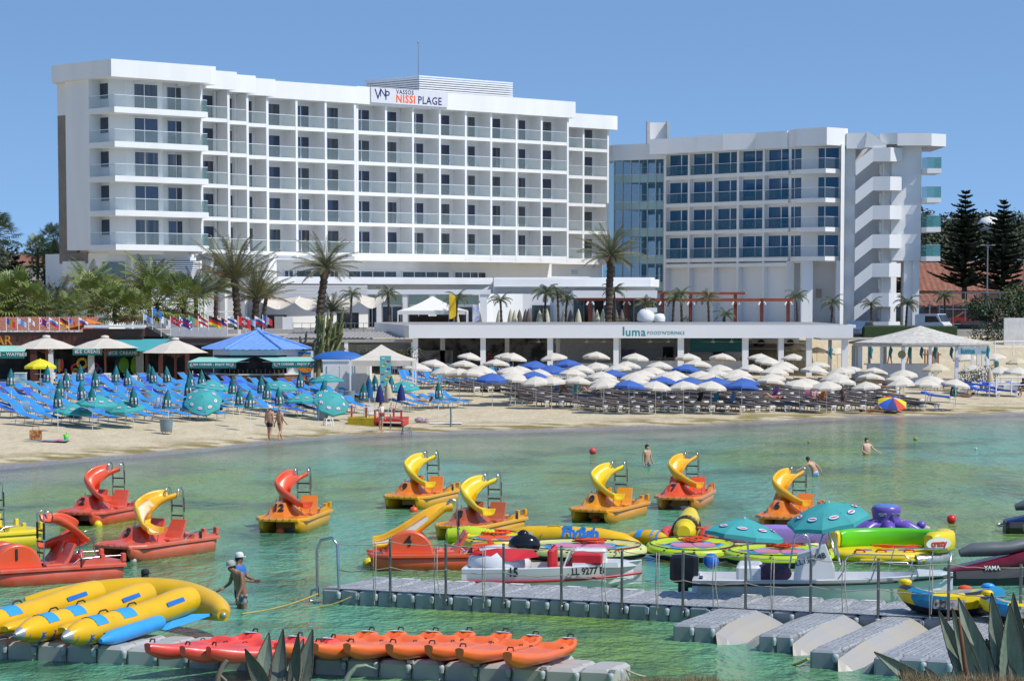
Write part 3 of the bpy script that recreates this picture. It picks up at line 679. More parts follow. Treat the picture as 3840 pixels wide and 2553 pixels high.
q = MB(); q.bx(X(1540,243), X(1700,243), 242, 244, 4.76, 5.9); tag(q.build('bar_counter', mat('dark_wood', (.05,.022,.015), .6)), 'dark wooden bar counter under the white terrace tent', 'counter')
# curved awnings by the left end of the restaurant
def awning(u0, u1, v, lab):
    Y = 242; x0, x1 = X(u0,Y), X(u1,Y); z = ZV(v,Y); t = thing('fabric_awning', lab, 'awning', ((x0+x1)/2, Y, z), 0, 'swooping fabric awnings of the restaurant'); w = (x1-x0)/2
    q = MB(); q.grid([[(lerp(-w,w,k/8), 6*f, -.45*math.sin(math.pi*k/8)*(1-f) + .55*f + .25*(abs(k/4-1))) for k in range(9)] for f in (0,.25,.5,.75,1)])
    q.build('cloth', CANVAS, t)
    q = MB(); q.tube([(-w,0,.25),(-w,5.9,.8)], .05, 6); q.tube([(w,0,.25),(w,5.9,.8)], .05, 6); q.tube([(0,0,-.4),(0,5.9,.4)], .04, 6); q.build('frame', WPLAST, t)
awning(978, 1105, 1143, 'beige awning curving over the left terrace door'); awning(1105, 1200, 1146, 'beige awning behind the tall palm trunk'); awning(1225, 1345, 1144, 'beige awning above the terrace bar window'); awning(1345, 1440, 1140, 'beige awning right of the terrace bar window')
q = MB(); q.bx(X(1030,240), X(1060,240), 239.5, 240.5, 4.36, 5.9, 1); q.bx(X(1060,240)+.002, X(1099,240), 239.5, 240.4, 4.36, 5.85); tag(q.build('utility_cabinet', [WPLAST, mat('grey_board', (.35,.34,.33), .7)]), 'white louvred cabinet standing on the left terrace', 'cabinet')
def frame_portal():
    q = MB(); Y = 236; q.bx(X(768,Y), X(776,Y), Y, Y+.2, 4.3, ZV(1167,Y)); q.bx(X(893,Y), X(901,Y), Y, Y+.2, 4.3, ZV(1167,Y)); q.bx(X(776,Y), X(893,Y), Y, Y+.2, ZV(1171,Y), ZV(1167,Y)); q.bx(X(776,Y), X(893,Y), Y, Y+.2, ZV(1213,Y), ZV(1210,Y))
    tag(q.build('portal_frame', WHITE), 'slim white rectangular portal frame behind the flags', 'frame')
frame_portal()
def rail_fence(u0, u1, Y, z, lab, n):
    t = thing('metal_railing', lab, 'railing', (X(u0,Y), Y, z)); w = X(u1,Y)-X(u0,Y)
    for i in range(n+1): q = MB(); q.tube([(w*i/n,0,0),(w*i/n,0,1.05)], .025, 6); q.build('post', GREYM, t)
    q = MB(); q.tube([(0,0,1.05),(w,0,1.05)], .025, 6); q.tube([(0,0,.55),(w,0,.55)], .015, 6); q.build('rail', GREYM, t)
rail_fence(1098, 1395, 225, 4.36, 'thin grey railing along the front of the left terrace', 9)
q = MB(); Y = 238
q.lathe([(.05,0),(.75,0),(.85,.3),(.8,.8),(.5,1.15),(.1,1.25)], 16, (0,0,0)); q.bx(-.1, .9, -.5, .5, .9, 1.3); q.lathe([(.5,.1),(.55,.4),(.4,.75),(.1,.8)], 14, (1.1,-.3,0))
tag(q.build('ventilation_hood', WPLAST, None, (X(2425,230), 230, 5.42)), 'curved white ventilation hood on the pavilion roof', 'vent')
def flagpole(u, v0, v1, Y, z0): pass
def feather_flag(u, Y, vt, m, lab, rich=None):
    z0 = 4.75; zt = ZV(vt, Y) - z0; t = thing('feather_flag', lab, 'flag', (X(u,Y), Y, z0))
    q = MB(); q.tube([(0,0,0),(0,0,zt*.95),(.1,0,zt)], .025, 6); q.build('pole', GREYM, t)
    q = MB(); P = []
    for i in range(11):
        f = i/10; w = .62*min(1, f*6+.35)*(1 if f < .8 else math.sqrt(max(0, 1-((f-.8)/.2)**2)))
        P.append([(.03, 0, zt*(.28+.7*f)), (.03+w/2, .05*math.sin(f*7), zt*(.28+.7*f)), (.03+w, .02, zt*(.28+.7*f))])
    q.grid(P); q.build('cloth', m, t)
feather_flag(1683, 238.5, 1097, mat('yellow_banner', (.85,.55,.02), .7), 'tall yellow feather flag behind the pavilion roof')
feather_flag(1771, 238.2, 1138, mat('white_blue_banner', (.7,.72,.78), .7, col2=(.05,.1,.45), mix=(.55,.62), scale=1.2), 'white feather flag with blue print right of the yellow one')
# ---------------------------------------------------------------- beach pavilion with the teal sign
TEAL = mat('teal_lettering', (.01,.25,.28), .5, var=.03)
FASC = mat('white_fascia', (.80,.80,.80), .6, var=.02, scale=.3)
def pavilion():
    Y = 208; H = thing('beach_pavilion', 'long flat roofed white beach pavilion with teal lettering on its front', 'pavilion', (10, Y, 1.4))
    H.rotation_euler.z = 0; L = lambda x: x - 10
    x0, x1 = L(X(1533,Y)), L(X(3201,Y)); xb = L(X(1399,232)); zt, zb = 5.42-1.4, 4.38-1.4
    q = MB(); q.prism([(x0,0),(x1,0),(L(X(3060,234)),26),(xb,26)], zb, zt)
    q.bx(x1+.002, x1+.22, .0, 4, zt-.22, zt+.02); ro = q.build('roof', FASC, H)
    q = MB(); q.prism([(x0+.3,.4),(x1-.3,.4),(L(X(3060,234))-.3,25.7),(xb+.3,25.7)], zt, zt+.02); q.build('roof_deck', mat('grey_roofing', (.30,.295,.29), .8, var=.08, scale=1.2), ro)
    for u0, u1 in ((1546,1566),(1801,1821),(2053,2074),(2302,2322),(2544,2567),(2787,2810),(2923,2943),(3028,3049),(3162,3185)):
        q = MB(); q.bx(L(X(u0,Y)), L(X(u1,Y)), .35, .8, -.6, zb); q.build('column', FASC, H)
    for u0, u1 in ((1650,1668),(1893,1910),(2084,2100)):
        q = MB(); q.bx(L(X(u0,214)), L(X(u1,214)), 6, 6.5, -.6, zb); q.build('column', FASC, H)
    GW = mat('off_white_paint', (.80,.79,.77), .8)  # even off-white paint of the back wall and counter
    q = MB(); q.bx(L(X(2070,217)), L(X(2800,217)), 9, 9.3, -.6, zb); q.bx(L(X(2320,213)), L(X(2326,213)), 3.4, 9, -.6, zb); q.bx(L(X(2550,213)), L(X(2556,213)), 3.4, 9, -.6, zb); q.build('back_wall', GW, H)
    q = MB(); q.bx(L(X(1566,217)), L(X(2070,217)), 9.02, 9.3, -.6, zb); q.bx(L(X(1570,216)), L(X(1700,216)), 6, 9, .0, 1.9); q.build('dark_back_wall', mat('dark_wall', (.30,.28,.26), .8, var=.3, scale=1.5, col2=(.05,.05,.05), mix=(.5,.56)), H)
    for (u0,u1,v0,v1) in ((1920+1395/2.45,1920+1492/2.45,1300,1340),(1920+1860/2.45,1920+1965/2.45,1294,1330),(1920+395/2.45,1920+440/2.45,1290,1330)):
        q = MB(); q.bx(L(X(u0,216)), L(X(u1,216)), 8.9, 8.99, ZV(v1,217)-1.4, ZV(v0,217)-1.4); q.build('hatch_opening', DARK, H)
    q = MB(); q.bx(L(X(2587,214)), L(X(2786,214)), 5, 5.1, zb-1.2, zb-.03); q.build('menu_board', mat('teal_board', (.01,.16,.17), .6), H)
    q = MB(); q.bx(L(X(2330,212)), L(X(2790,212)), 3, 3.8, -.6, 1.1); q.bx(L(X(2080,212)), L(X(2300,212)), 3, 3.6, -.6, .9); q.build('bar_counter', GW, H)
    for u in (2020, 2265, 2507, 2745, 2675, 2200, 2440):
        q = MB(); x = L(X(u,212)); q.tube([(x,4,zb),(x,4,zb-.3)], .02, 6); q.lathe([(.02,0),(.12,-.05),(.16,-.16),(.05,-.18)], 10, (x,4,zb-.25))
        for k in range(3):
            a = k*2.094+.3; q.bar((x,4,zb-.35), (x+1.0*math.cos(a),4+1.0*math.sin(a),zb-.37), .14, .015)
        q.build('ceiling_fan', WPLAST, H)
    q = MB(); fx = L(X(2350,215)); q.bx(fx-.65, fx+.65, 6.6, 7.3, -.5, 1.95); fo = q.build('drinks_fridge', mat('fridge_body', (.1,.1,.11), .4), H)
    q = MB(); q.bx(fx-.6, fx+.6, 6.55, 6.595, 1.5, 1.9); q.build('fridge_sign', mat('fridge_sign', (.02,.05,.2), .4, col2=(.3,.02,.02), mix=(.5,.55)), fo)
    q = MB()
    for k in range(26): q.bx(fx+2.2+k*.36, fx+2.2+k*.36+.1, 3.1, 3.2, 1.1, 1.1+.24+.1*((k*7) % 3)); 
    q.build('bottles_on_bar', mat('bottle_mix', (.05,.08,.03), .2, var=.4, scale=3, col2=(.3,.12,.03)), H)
    text('l', .95, TEAL, ro, frame_M((L(X(2339,Y)),-.012,(zt+zb)/2), (1,0,0), (0,0,1)), bold=.02)
    text('uma', .92, TEAL, ro, frame_M((L(X(2384,Y)),-.012,(zt+zb)/2-.06), (1,0,0), (0,0,1)), bold=.012, space=1.08)
    text("FOOD'N'DRINKS", .38, TEAL, ro, frame_M((L(X(2498,Y)),-.012,(zt+zb)/2-.12), (1,0,0), (0,0,1)), bold=0, space=1.06)
pavilion()
def grey_canopy():
    Y = 211; t = thing('canopy_roof', 'low grey corrugated canopy between the kiosk and the pavilion', 'canopy', (X(1300,Y), Y, 1.5)); L = lambda u, yy=Y: X(u,yy) - X(1300,Y)
    z = ZV(1268,Y)-1.5; q = MB(); n = 60; x0, x1 = L(1050), L(1548)
    q.grid([[(lerp(x0,x1,k/n), yy, z + .05*(k % 2) + zz) for k in range(n+1)] for yy, zz in ((0,0),(12,.35))], False); q.build('roof', mat('corrugated_grey', (.33,.31,.29), .6), t)
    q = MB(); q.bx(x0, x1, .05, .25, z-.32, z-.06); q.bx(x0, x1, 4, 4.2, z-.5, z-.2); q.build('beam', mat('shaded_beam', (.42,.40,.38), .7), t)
    for u in (1060, 1290, 1540): q = MB(); q.bx(L(u), L(u)+.3, .1, .4, -.3, z-.3); q.build('post', FASC, t)
grey_canopy()
# ---------------------------------------------------------------- shops, kiosk and huts along the left beach
BRF = mat('brown_fascia', (.10,.03,.017), .55, var=.2, scale=1, stretch=(1,1,8))
TEALC = mat('teal_canvas', (.01,.17,.155), .7, var=.05); TEALT = mat('pale_teal_canvas', (.28,.58,.50), .8, var=.05)
LET = mat('white_lettering', (.75,.78,.75), .6)
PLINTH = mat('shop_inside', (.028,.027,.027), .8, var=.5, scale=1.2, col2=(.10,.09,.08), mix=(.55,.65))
def valance(t, x0, x1, y, z0, z1, m, body=None, size=.3, sc=14):
    q = MB(); n = int((x1-x0)*6); 
    q.grid([[(lerp(x0,x1,k/(2*n)), y, z1) for k in range(2*n+1)], [(lerp(x0,x1,k/(2*n)), y, z0+.06) for k in range(2*n+1)], [(lerp(x0,x1,k/(2*n)), y, z0 - .06*(k % 2)) for k in range(2*n+1)]], False)
    vo = q.build('valance', m, t)
    if body: text(body, size, LET, vo, frame_M(((x0+x1)/2, y-.012, (z0+z1)/2+.02), (1,0,0), (0,0,1)), bold=.008, space=1.1)
    for e in (x0+.28, x1-.28):
        q = MB(); q.lathe([(.13,0),(.13,.012)], 12); o = q.build('badge', mat('badge_print', (.6,.6,.62), .5, col2=(.5,.05,.08), mix=(.5,.55), scale=9), vo); o.matrix_local = frame_M((e, y-.004, (z0+z1)/2), (1,0,0), (0,0,1))
    return vo
def shop_row():
    Y = 190; t = thing('shop_building', 'low brown fronted beach shop row with teal awnings and flags above', 'shop', (-30, Y, 1.35)); L = lambda u, yy=Y: X(u,yy)+30; Z = lambda v, yy=Y: ZV(v,yy)-1.35
    q = MB(); q.bx(L(-60), L(310), -.1, .3, Z(1300), Z(1245)); q.prism([(L(310), -.1), (L(535), -.4), (L(535), 1), (L(310), 1)], Z(1262), Z(1233)); q.prism([(L(300), -.05), (L(535), -.3), (L(535), .2), (L(300), .2)], Z(1293), Z(1262)); fo = q.build('fascia', BRF, t)
    text('BAR', .95, mat('orange_sign_letters', (.75,.25,.02), .5), fo, frame_M((L(-2), -.12, Z(1277)), (1,0,0), (0,0,1)), bold=.02)
    q = MB(); q.bx(L(-60), L(310), -.2, .5, Z(1245), Z(1240)); q.bx(L(320), L(545), -.7, .3, Z(1228), Z(1219)); q.build('coping', WPLAST, t)
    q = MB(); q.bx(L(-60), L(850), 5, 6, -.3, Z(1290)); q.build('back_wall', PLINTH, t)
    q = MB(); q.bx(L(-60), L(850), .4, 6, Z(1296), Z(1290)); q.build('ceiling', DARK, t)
    for u, w, m in ((108,.5,BRF),(176,.35,WPLAST),(325,.45,WPLAST),(535,.3,BRF),(590,.28,BRF),(690,.28,BRF),(505,.7,mat('pale_pillar', (.4,.38,.34), .7))):
        q = MB(); q.bx(L(u), L(u)+w, .1, .45, -.3, Z(1300)); q.build('pillar', m, t)
    # goods of the shop: inflatable rings, boards, cards
    pal = [(.5,.03,.03),(.7,.45,.02),(.02,.2,.5),(.2,.5,.02),(.5,.05,.2),(.03,.35,.35)]
    gi = 0
    for u, v, r in ((275,1380,.28),(300,1362,.33),(300,1395,.25),(275,1395,.22),(345,1378,.3),(360,1392,.24),(330,1395,.24)):
        q = MB(); n = 14; q.tube([(r*math.cos(2*math.pi*k/n), 0, r*math.sin(2*math.pi*k/n)) for k in range(n+1)], r*.35, 8, False)
        o = q.build('swim_ring', mat('ring_%d' % (gi % 6), pal[gi % 6], .35, var=.3, scale=4)); o.location = (X(u,Y), Y+.6, ZV(v,Y)); gi += 1
        tag(o, f"inflatable swim ring hanging in the ice cream shop, {nth(gi)} from the hanging top", 'swim ring', 'swim rings hung outside the shop')
    for i, (u, v0, v1, w, c) in enumerate(((455,1340,1400,.75,(.20,.45,.01)),(500,1335,1412,.75,(.40,.65,.02)),(432,1340,1420,.5,(.03,.06,.04)),(212,1345,1400,.3,(.65,.3,.02)),(200,1345,1400,.3,(.03,.25,.4)),(222,1345,1395,.25,(.5,.04,.04)))):
        q = MB(); h = ZV(v0,Y)-ZV(v1,Y); q.prism([(w/2*math.cos(a)*(1 if math.sin(a) > -.5 else .8), h/2*math.sin(a)+h/2) for a in [2*math.pi*k/16 for k in range(16)]], 0, .08)
        o = q.build('body_board', mat('board_%d' % i, c, .3, var=.2)); o.matrix_local = Matrix.Translation((X(u,Y), Y+.7, ZV(v1,Y))) @ Matrix.Rotation(R(80), 4, 'X')
        tag(o, ('lime green body board standing in the shop','bright yellow green lilo standing at the shop pillar','dark body board between green lilos','orange body board leaning inside the shop','blue body board leaning inside the shop','red body board leaning inside the shop')[i], 'body board')
    def awn(u0, u1, vt, v0, v1, d, txt, size, lab):
        x0, x1 = L(u0), L(u1); a = thing('shop_awning', lab, 'awning', ((x0+x1)/2-30, Y-d, 1.35)); w = (x1-x0)/2
        q = MB(); q.grid([[(s*w, lerp(0, d, f), lerp(Z(v0, Y-d), Z(vt), f)) for s in (-1,-.5,0,.5,1)] for f in (0,.5,1)]); q.build('canopy', TEALT, a)
        valance(a, -w, w, -.002, Z(v1, Y-d), Z(v0, Y-d), TEALC, txt, size)
    awn(-70, 103, 1294, 1318, 1342, 1.5, 'POTATOES - WAFFLES', .34, 'teal awning with food lettering at the left shop')
    awn(274, 385, 1302, 1309, 1330, .6, 'ICE CREAM', .34, 'teal awning reading ice cream, left of the timber parasol pole')
    awn(400, 525, 1308, 1315, 1334, .6, 'ICE CREAM', .34, 'teal awning reading ice cream, right of the timber parasol pole')
    a = thing('cloth_awning', 'turquoise cloth roof stretched beside the ice cream shop', 'awning', (X(530,186), 186, 1.35)); q = MB()
    x0 = X(530,186); q.add([(X(420,190)-x0,4,Z(1271,190)),(X(642,190)-x0,4,Z(1271,190)),(X(560,184)-x0,-2,Z(1316,184)),(X(400,184)-x0,-2,Z(1316,184))], [(0,1,2,3)]); q.build('cloth', mat('turquoise_cloth', (.06,.36,.38), .7), a)
    # tiled roof behind, and orange tent
    q = MB(); n = 70; xa, xb = X(-60,198), X(325,198)
    q.grid([[(lerp(xa,xb,k/n), 198+f*6, lerp(4.7, ZV(1190,204), f) + (.06 if k % 2 else 0)) for k in range(n+1)] for f in [i/6 for i in range(7)]], False)
    q.bx(xa, xb, 198.3, 204, 1.3, 4.65); tag(q.build('tiled_roof_house', mat('red_roof_tiles', (.36,.13,.08), .8, var=.2, scale=2)), 'house with a faded red tiled roof behind the flag row', 'house')
    q = MB(); Y2 = 196; q.add([(X(240,Y2),Y2,ZV(1236,Y2)),(X(322,Y2),Y2,ZV(1194,Y2)),(X(392,Y2),Y2,ZV(1214,Y2)),(X(330,Y2),Y2+3,ZV(1205,Y2)),(X(330,Y2),Y2-.2,ZV(1212,Y2)),(X(300,Y2),Y2,ZV(1236,Y2))], [(0,4,1),(0,1,3),(1,2,3),(1,4,2),(0,5,4)]); tag(q.build('orange_tent', mat('orange_canvas', (.75,.20,.03), .7)), 'orange tent roof peeking up behind the flags', 'tent')
    q = MB(); Y2 = 193; q.prism([(X(525,Y2),Y2),(X(610,Y2),Y2),(X(610,Y2),Y2+3),(X(525,Y2),Y2+3)], ZV(1262,Y2)-.3, ZV(1262,Y2)); q.add([(X(520,Y2),Y2-.1,ZV(1262,Y2)),(X(546,Y2),Y2-.1,ZV(1225,Y2)),(X(612,Y2),Y2-.1,ZV(1262,Y2)),(X(520,Y2),Y2+3,ZV(1262,Y2)),(X(546,Y2),Y2+3,ZV(1225,Y2)),(X(612,Y2),Y2+3,ZV(1262,Y2))], [(0,2,1),(0,1,4,3),(1,2,5,4),(3,4,5)]); tag(q.build('dark_gable_roof', mat('dark_roof', (.03,.02,.018), .7)), 'small dark gabled roof at the end of the shop row', 'roof')
    q = MB(); q.bx(X(642,195), X(850,195), 195, 195.3, ZV(1262,195), ZV(1227,195)); q.bx(X(600,194), X(850,194), 194, 200, ZV(1292,194), ZV(1270,194), 1); tag(q.build('white_parapet_wall', [mat('white_wall', (.66,.66,.67), .7), mat('dark_corrugated', (.05,.035,.03), .7, stretch=(1,1,12))]), 'white parapet wall behind the national flags', 'wall')
shop_row()
FC = {'b':(.02,.06,.35),'y':(.8,.6,.02),'r':(.6,.02,.03),'w':(.75,.75,.75),'k':(.02,.02,.02),'g':(.02,.3,.08),'o':(.75,.25,.03),'l':(.03,.2,.6)}
FK = 'byrwkgol'
FM = [mat('flag_cloth_' + {'b':'navy','y':'yellow','r':'red','w':'white','k':'black','g':'green','o':'orange','l':'blue'}[c], FC[c], .8, var=.03) for c in FK]
FLAGS = {'romania':['by','r'],}
def flag(u, v0, v1, Y, rows, desc, place, w=1.0, drop=.3):
    """rows: list of strings, one letter per cell."""
    zt, zb = ZV(v0,Y), ZV(v1,Y); t = thing('national_flag', f"{desc} flag {place}", 'flag', (X(u,Y), Y, zb), 0, 'national flags above the beach bars')
    q = MB(); q.tube([(0,0,0),(0,0,zt-zb)], .03, 6); q.build('pole', WPLAST, t)
    q = MB(); nr, nc = len(rows), len(rows[0]); h = .68*w; top = zt-zb-.04
    P = lambda c, r: (.03 + w*c/nc*.95, .07*math.sin(6*c/nc), top - h*r/nr - drop*(c/nc)**1.3)
    for r in range(nr):
        for c in range(nc): q.add([P(c,r+1),P(c+1,r+1),P(c+1,r),P(c,r)], [(0,1,2,3)], False, FK.index(rows[r][c]))
    q.build('cloth', FM, t)
GR = ['lwlllll','wwwwwww','lwlllll','lwlllll','wwwwwww','lllllll'] ; GR = ['llwllllll','wwwwwwwww','llwllllll','wwwwwwwww','lllllllll','wwwwwwwww','lllllllll']
UK = ['wbbbrbbbw','bwbbrbbwb','rrrrrrrrr','bwbbrbbwb','wbbbrbbbw']; SW = ['rrrrrrr','rrrwrrr','rrwwwrr','rrrwrrr','rrrrrrr']
V3 = lambda a: [a]; H3 = lambda a: [x*4 for x in a]
for u, rows, d in ((21,V3('byr'),'blue yellow and red'),(63,GR,'blue and white striped'),(105,['www','wow','www'],'plain white island emblem'),(146,UK,'red white and blue union cross'),(182,H3('wlr'),'white blue red'),(221,H3('kry'),'black red gold'),(256,V3('bwr'),'blue white and red upright striped'),(294,H3('wbr'),'white navy and red striped')):
    flag(u, 1189, 1243, 189.6, rows, d, 'over the brown shop front', .45 if u in (105,256) else .66, .35)
for u, rows, d, v0, v1 in ((536,GR,'blue and white cross striped',1174,1252),(570,['lll','lyl','lll'],'blue with yellow stars',1152,1235),(602,['wwww','wwow','wwww'],'white with orange emblem',1184,1262),(637,SW,'red with white cross',1184,1262),(671,UK,'large union cross',1186,1242),(707,V3('gwo'),'green white and orange',1182,1242),(742,H3('rwr'),'red white red striped',1184,1240),(780,H3('kry'),'large black red gold',1182,1240),(815,['rwrrrr','wwbbww','bbbbbb','rwrrrr'],'red with blue cross',1184,1240),(851,H3('wbw'),'white blue barred',1182,1250),(891,SW,'large red with white cross',1184,1255),(921,GR,'blue and white striped',1184,1255),(955,H3('wbr'),'white blue red tricolour',1184,1255),(984,V3('bwr'),'blue white red',1180,1250)):
    flag(u, v0, v1, 192, rows, d, {891: 'over the parapet end, beside the portal frame', 921: 'near the blue kiosk roof', 984: 'nearest the tall palm'}.get(u, 'over the white parapet'), .95 if d[0] == 'l' else .72, .35)
def big_parasol(u, Y, vt, ve, r, lab):
    z0 = ground(X(u,Y), Y); zt = ZV(vt,Y)-z0; ze = ZV(ve,Y)-z0; t = thing('large_parasol', lab, 'parasol', (X(u,Y), Y, z0), .2, 'large cream parasols on timber poles')
    q = MB(); q.tube([(0,0,-.1),(0,0,zt)], .075, 8); q.build('pole', mat('orange_timber', (.24,.075,.03), .5), t)
    q = MB(); n = 8; P = []
    for f in (.06,.25,.5,.75,1):
        P.append([(r*f*math.cos(2*math.pi*j/n+.39), r*f*math.sin(2*math.pi*j/n+.39), lerp(zt, ze, f) + (.04 if f == .5 else 0)) for j in range(n+1)])
    for j in range(n): q.grid([[p[j], p[j+1]] for p in P], False)
    q.lathe([(r*.12,zt-.05),(r*.1,zt+.08),(.03,zt+.12)], 8); q.build('canopy', CANVAS, t)
    q = MB()
    for j in range(n): a = 2*math.pi*j/n+.39; q.bar((.1*math.cos(a),.1*math.sin(a),ze-.35), (r*.6*math.cos(a),r*.6*math.sin(a),lerp(zt,ze,.6)-.04), .04)
    q.build('ribs', mat('orange_timber', (.24,.075,.03)), t)
big_parasol(171, 184, 1262, 1306, 2.5, 'large cream parasol in front of the bar sign'); big_parasol(391, 184, 1263, 1304, 2.5, 'large cream parasol between the ice cream awnings'); big_parasol(655, 180, 1271, 1322, 2.4, 'large cream parasol left of the blue roofed kiosk')
def kiosk():
    Y = 178; cx = X(966,Y); z0 = 1.35; t = thing('food_kiosk', 'beach food kiosk with a blue tiled pyramid roof and teal awnings', 'kiosk', (cx, Y, z0)); L = lambda u, yy=Y: X(u,yy)-cx; Z = lambda v, yy=Y: ZV(v,yy)-z0
    oct_ = lambda r, k: (r*math.cos(math.pi/3*k), r*math.sin(math.pi/3*k)*.85)
    ze, za = Z(1313,Y-3.6), Z(1242); q = MB(); R0 = 3.85
    BLU = mat('blue_roof_tiles', (.19,.36,.76), .45, var=.1, scale=3); ang = [-150,-90,-30,30,90,150]; ang = [-165,-120,-60,-15,15+30,135]
    cs = [(R0*math.cos(R(a)), R0*math.sin(R(a))) for a in ang]
    for i in range(6):
        a, b = cs[i], cs[(i+1) % 6]; m = 18; P = []
        for f in [k/14 for k in range(15)]:
            row = []
            for k in range(m+1):
                w = k/m; row.append((lerp(lerp(a[0],b[0],w),0,f), lerp(lerp(a[1],b[1],w),0,f), lerp(ze,za,f) + .05*abs(math.sin(w*(1-f)*24)) ))
            P.append(row)
        q.grid(P)
        q.tube([(a[0],a[1],ze+.06),(0,0,za+.05)], .1, 6)
    q.ell((0,0,za+.08), .22, .22, .2, 8, 5); ro = q.build('roof', BLU, t)
    q = MB(); Rw = 3.1; cw = [(Rw*math.cos(R(a)), Rw*math.sin(R(a))) for a in ang]
    for i in range(6):
        a, b = V(cw[i]), V(cw[(i+1) % 6]); d = (b-a); n = V((d.y,-d.x)).normalized()*.06
        if i in (0,1,2): q.prism([tuple(a),tuple(b),tuple(b-n),tuple(a-n)], 2.35, ze); 
        else: q.prism([tuple(a),tuple(b),tuple(b-n),tuple(a-n)], -.2, ze)
    q.build('wall', WHITE, t)
    q = MB()
    for i in (0,1,2):
        a, b = V(cw[i]), V(cw[(i+1) % 6]); d = (b-a); n = V((d.y,-d.x)).normalized()*.1; q.prism([tuple(a+n),tuple(b+n),tuple(b-n),tuple(a-n)], -.2, 1.02)
    q.build('counter', mat('counter_food_print', (.30,.13,.05), .4, var=.2, scale=1.3, col2=(.12,.05,.03), mix=(.4,.6)), t)
    q = MB(); q.prism([tuple(V(c)*1.06) for c in cw[:4]] + [tuple(V(c)*.85) for c in cw[3::-1]], 1.02, 1.1); q.build('counter_top', WPLAST, t)
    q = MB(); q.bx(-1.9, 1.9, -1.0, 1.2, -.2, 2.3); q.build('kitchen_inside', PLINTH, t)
    q = MB()
    for k in range(14): q.tube([(-2+k*.3,-2.3+.05*(k % 3),1.1),(-2+k*.3,-2.3+.05*(k % 3),1.35+.06*(k % 2))], .05, 6)
    q.build('bottles_on_counter', mat('bottle_mix', (.05,.08,.03)), t)
    for u0, u1, vt, va, vb, y1, y0, lab in ((700,883,1336,1357,1379,-2.6,-4.9,'left'),(1018,1182,1335,1355,1378,-2.8,-5.0,'right')):
        a = thing('kiosk_awning', f"teal awning reading fish corner enjoy fish on the {lab} front of the kiosk", 'awning', (cx, Y, z0)); x0, x1 = L(u0,Y+y0), L(u1,Y+y0); q = MB()
        xt0, xt1 = (x0+.5, x1+.9) if lab == 'left' else (x0-1.2, x1-.5)
        q.add([(x0,y0,Z(va,Y+y0)),(x1,y0,Z(va,Y+y0)),(xt1,y1,Z(vt)),(xt0,y1,Z(vt))], [(0,1,2,3)]); q.build('canopy', TEALT, a)
        valance(a, x0, x1, y0-.01, Z(vb,Y+y0), Z(va,Y+y0), TEALC, 'FISH CORNER - ENJOY FISH', .2)
        
        for e0, e1 in ((x0+.1, xt0+.3), (x1-.1, xt1-.3)): q = MB(); q.tube([(e0,y0,Z(va,Y+y0)),(e1,y1+.6,1.9)], .03, 6); q.build('arm', WPLAST, a)
    # picture panel on the right with its sign
    q = MB(); x0, x1 = L(1117,176.8), L(1164,176.8); q.bx(x0-.8, x1+.15, -1.15, -1.05, -.2, ze-.1); po = q.build('side_panel', WHITE, t)
    q = MB(); q.bx(x0, x1, -1.2, -1.155, .0, ze-.15); q.build('picture_poster', mat('blue_poster', (.02,.18,.42), .5), po)
    q = MB(); q.lathe([(.62,0),(.62,.02)], 20); o = q.build('chips_picture', mat('chips_print', (.75,.35,.03), .5, var=.2, scale=6, col2=(.6,.08,.02)), po); o.matrix_local = frame_M((x0+.48, -1.23, 1.75), (1,0,0), (0,0,1))
    q = MB(); q.lathe([(.36,0),(.36,.02)], 20); o = q.build('round_badge', mat('orange_badge', (.75,.12,.02), .5), po); o.matrix_local = frame_M((x0+.35, -1.23, .55), (1,0,0), (0,0,1)); text('nb', .42, LET, po, frame_M((x0+.35, -1.26, .55), (1,0,0), (0,0,1)), bold=.01)
    text('Fish Corner', .22, LET, po, frame_M(((x0+x1)/2, -1.215, ze-.38), (1,0,0), (0,0,1)))
kiosk()
def huts():
    Y = 172; q = MB(); x0, x1, x2 = X(1209,Y), X(1311,Y), X(1377,Y); z = 1.35; t = thing('storage_hut', 'pair of white storage huts with panel doors beside the cactus', 'hut', (x0, Y, z))
    zt = ZV(1354,Y)-z; q.bx(0, x1-x0-.03, 0, 2.4, -.2, zt); q.bx(x1-x0, x2-x0+.15, -.02, 2.4, -.2, zt-.05); q.bx(-.05, x1-x0, -.08, 2.45, zt+.001, zt+.1); q.build('wall', WHITE, t)
    for a, b in ((1225,1270),(1272,1309),(1322,1375)): q = MB(); q.bx(X(a,Y)-x0, X(b,Y)-x0, -.06, -.025, -.1, zt-.25); q.build('door', WPLAST, t)
    q = MB(); n = 8; q.loft([[(1.8*f*math.cos(6.283*j/n), 1.1*f*math.sin(6.283*j/n), hh) for j in range(n)] for f, hh in ((1,0),(.9,.2),(.6,.42),(.1,.55))]); tag(q.build('blue_parasol_top', mat('blue_canvas', (.02,.13,.42), .7), None, (X(1265,Y), Y+1, z+zt+.12)), 'blue parasol canopy showing above the white storage hut', 'parasol')
    tent(1312, 1548, 1429, 1291, 1352, 167, 1.3, 4.6, 'cream peaked beach tent beside the white storage hut', CANVAS)
    q = MB(); x0, x1 = X(1424,166.8), X(1466,166.8); q.bx(0, x1-x0, 0, .03, .2, 2.6); bo = q.build('price_banner', mat('banner_teal', (.13,.45,.45), .5, var=.03)); bo.location = (x0, 166.6, 1.25); tag(bo, 'tall teal banner showing watersport pictures on the tent post', 'banner')
    pal = [(.7,.3,.03),(.6,.05,.05),(.6,.6,.6),(.05,.1,.4),(.7,.6,.1)]
    for k in range(13): q = MB(); q.ell((.18+.19*(k % 3), -.012, .45+.165*k), .13, .01, .06, 8, 4); q.build('banner_picture', mat('print_%d' % (k % 5), pal[k % 5], .5), bo)
huts()
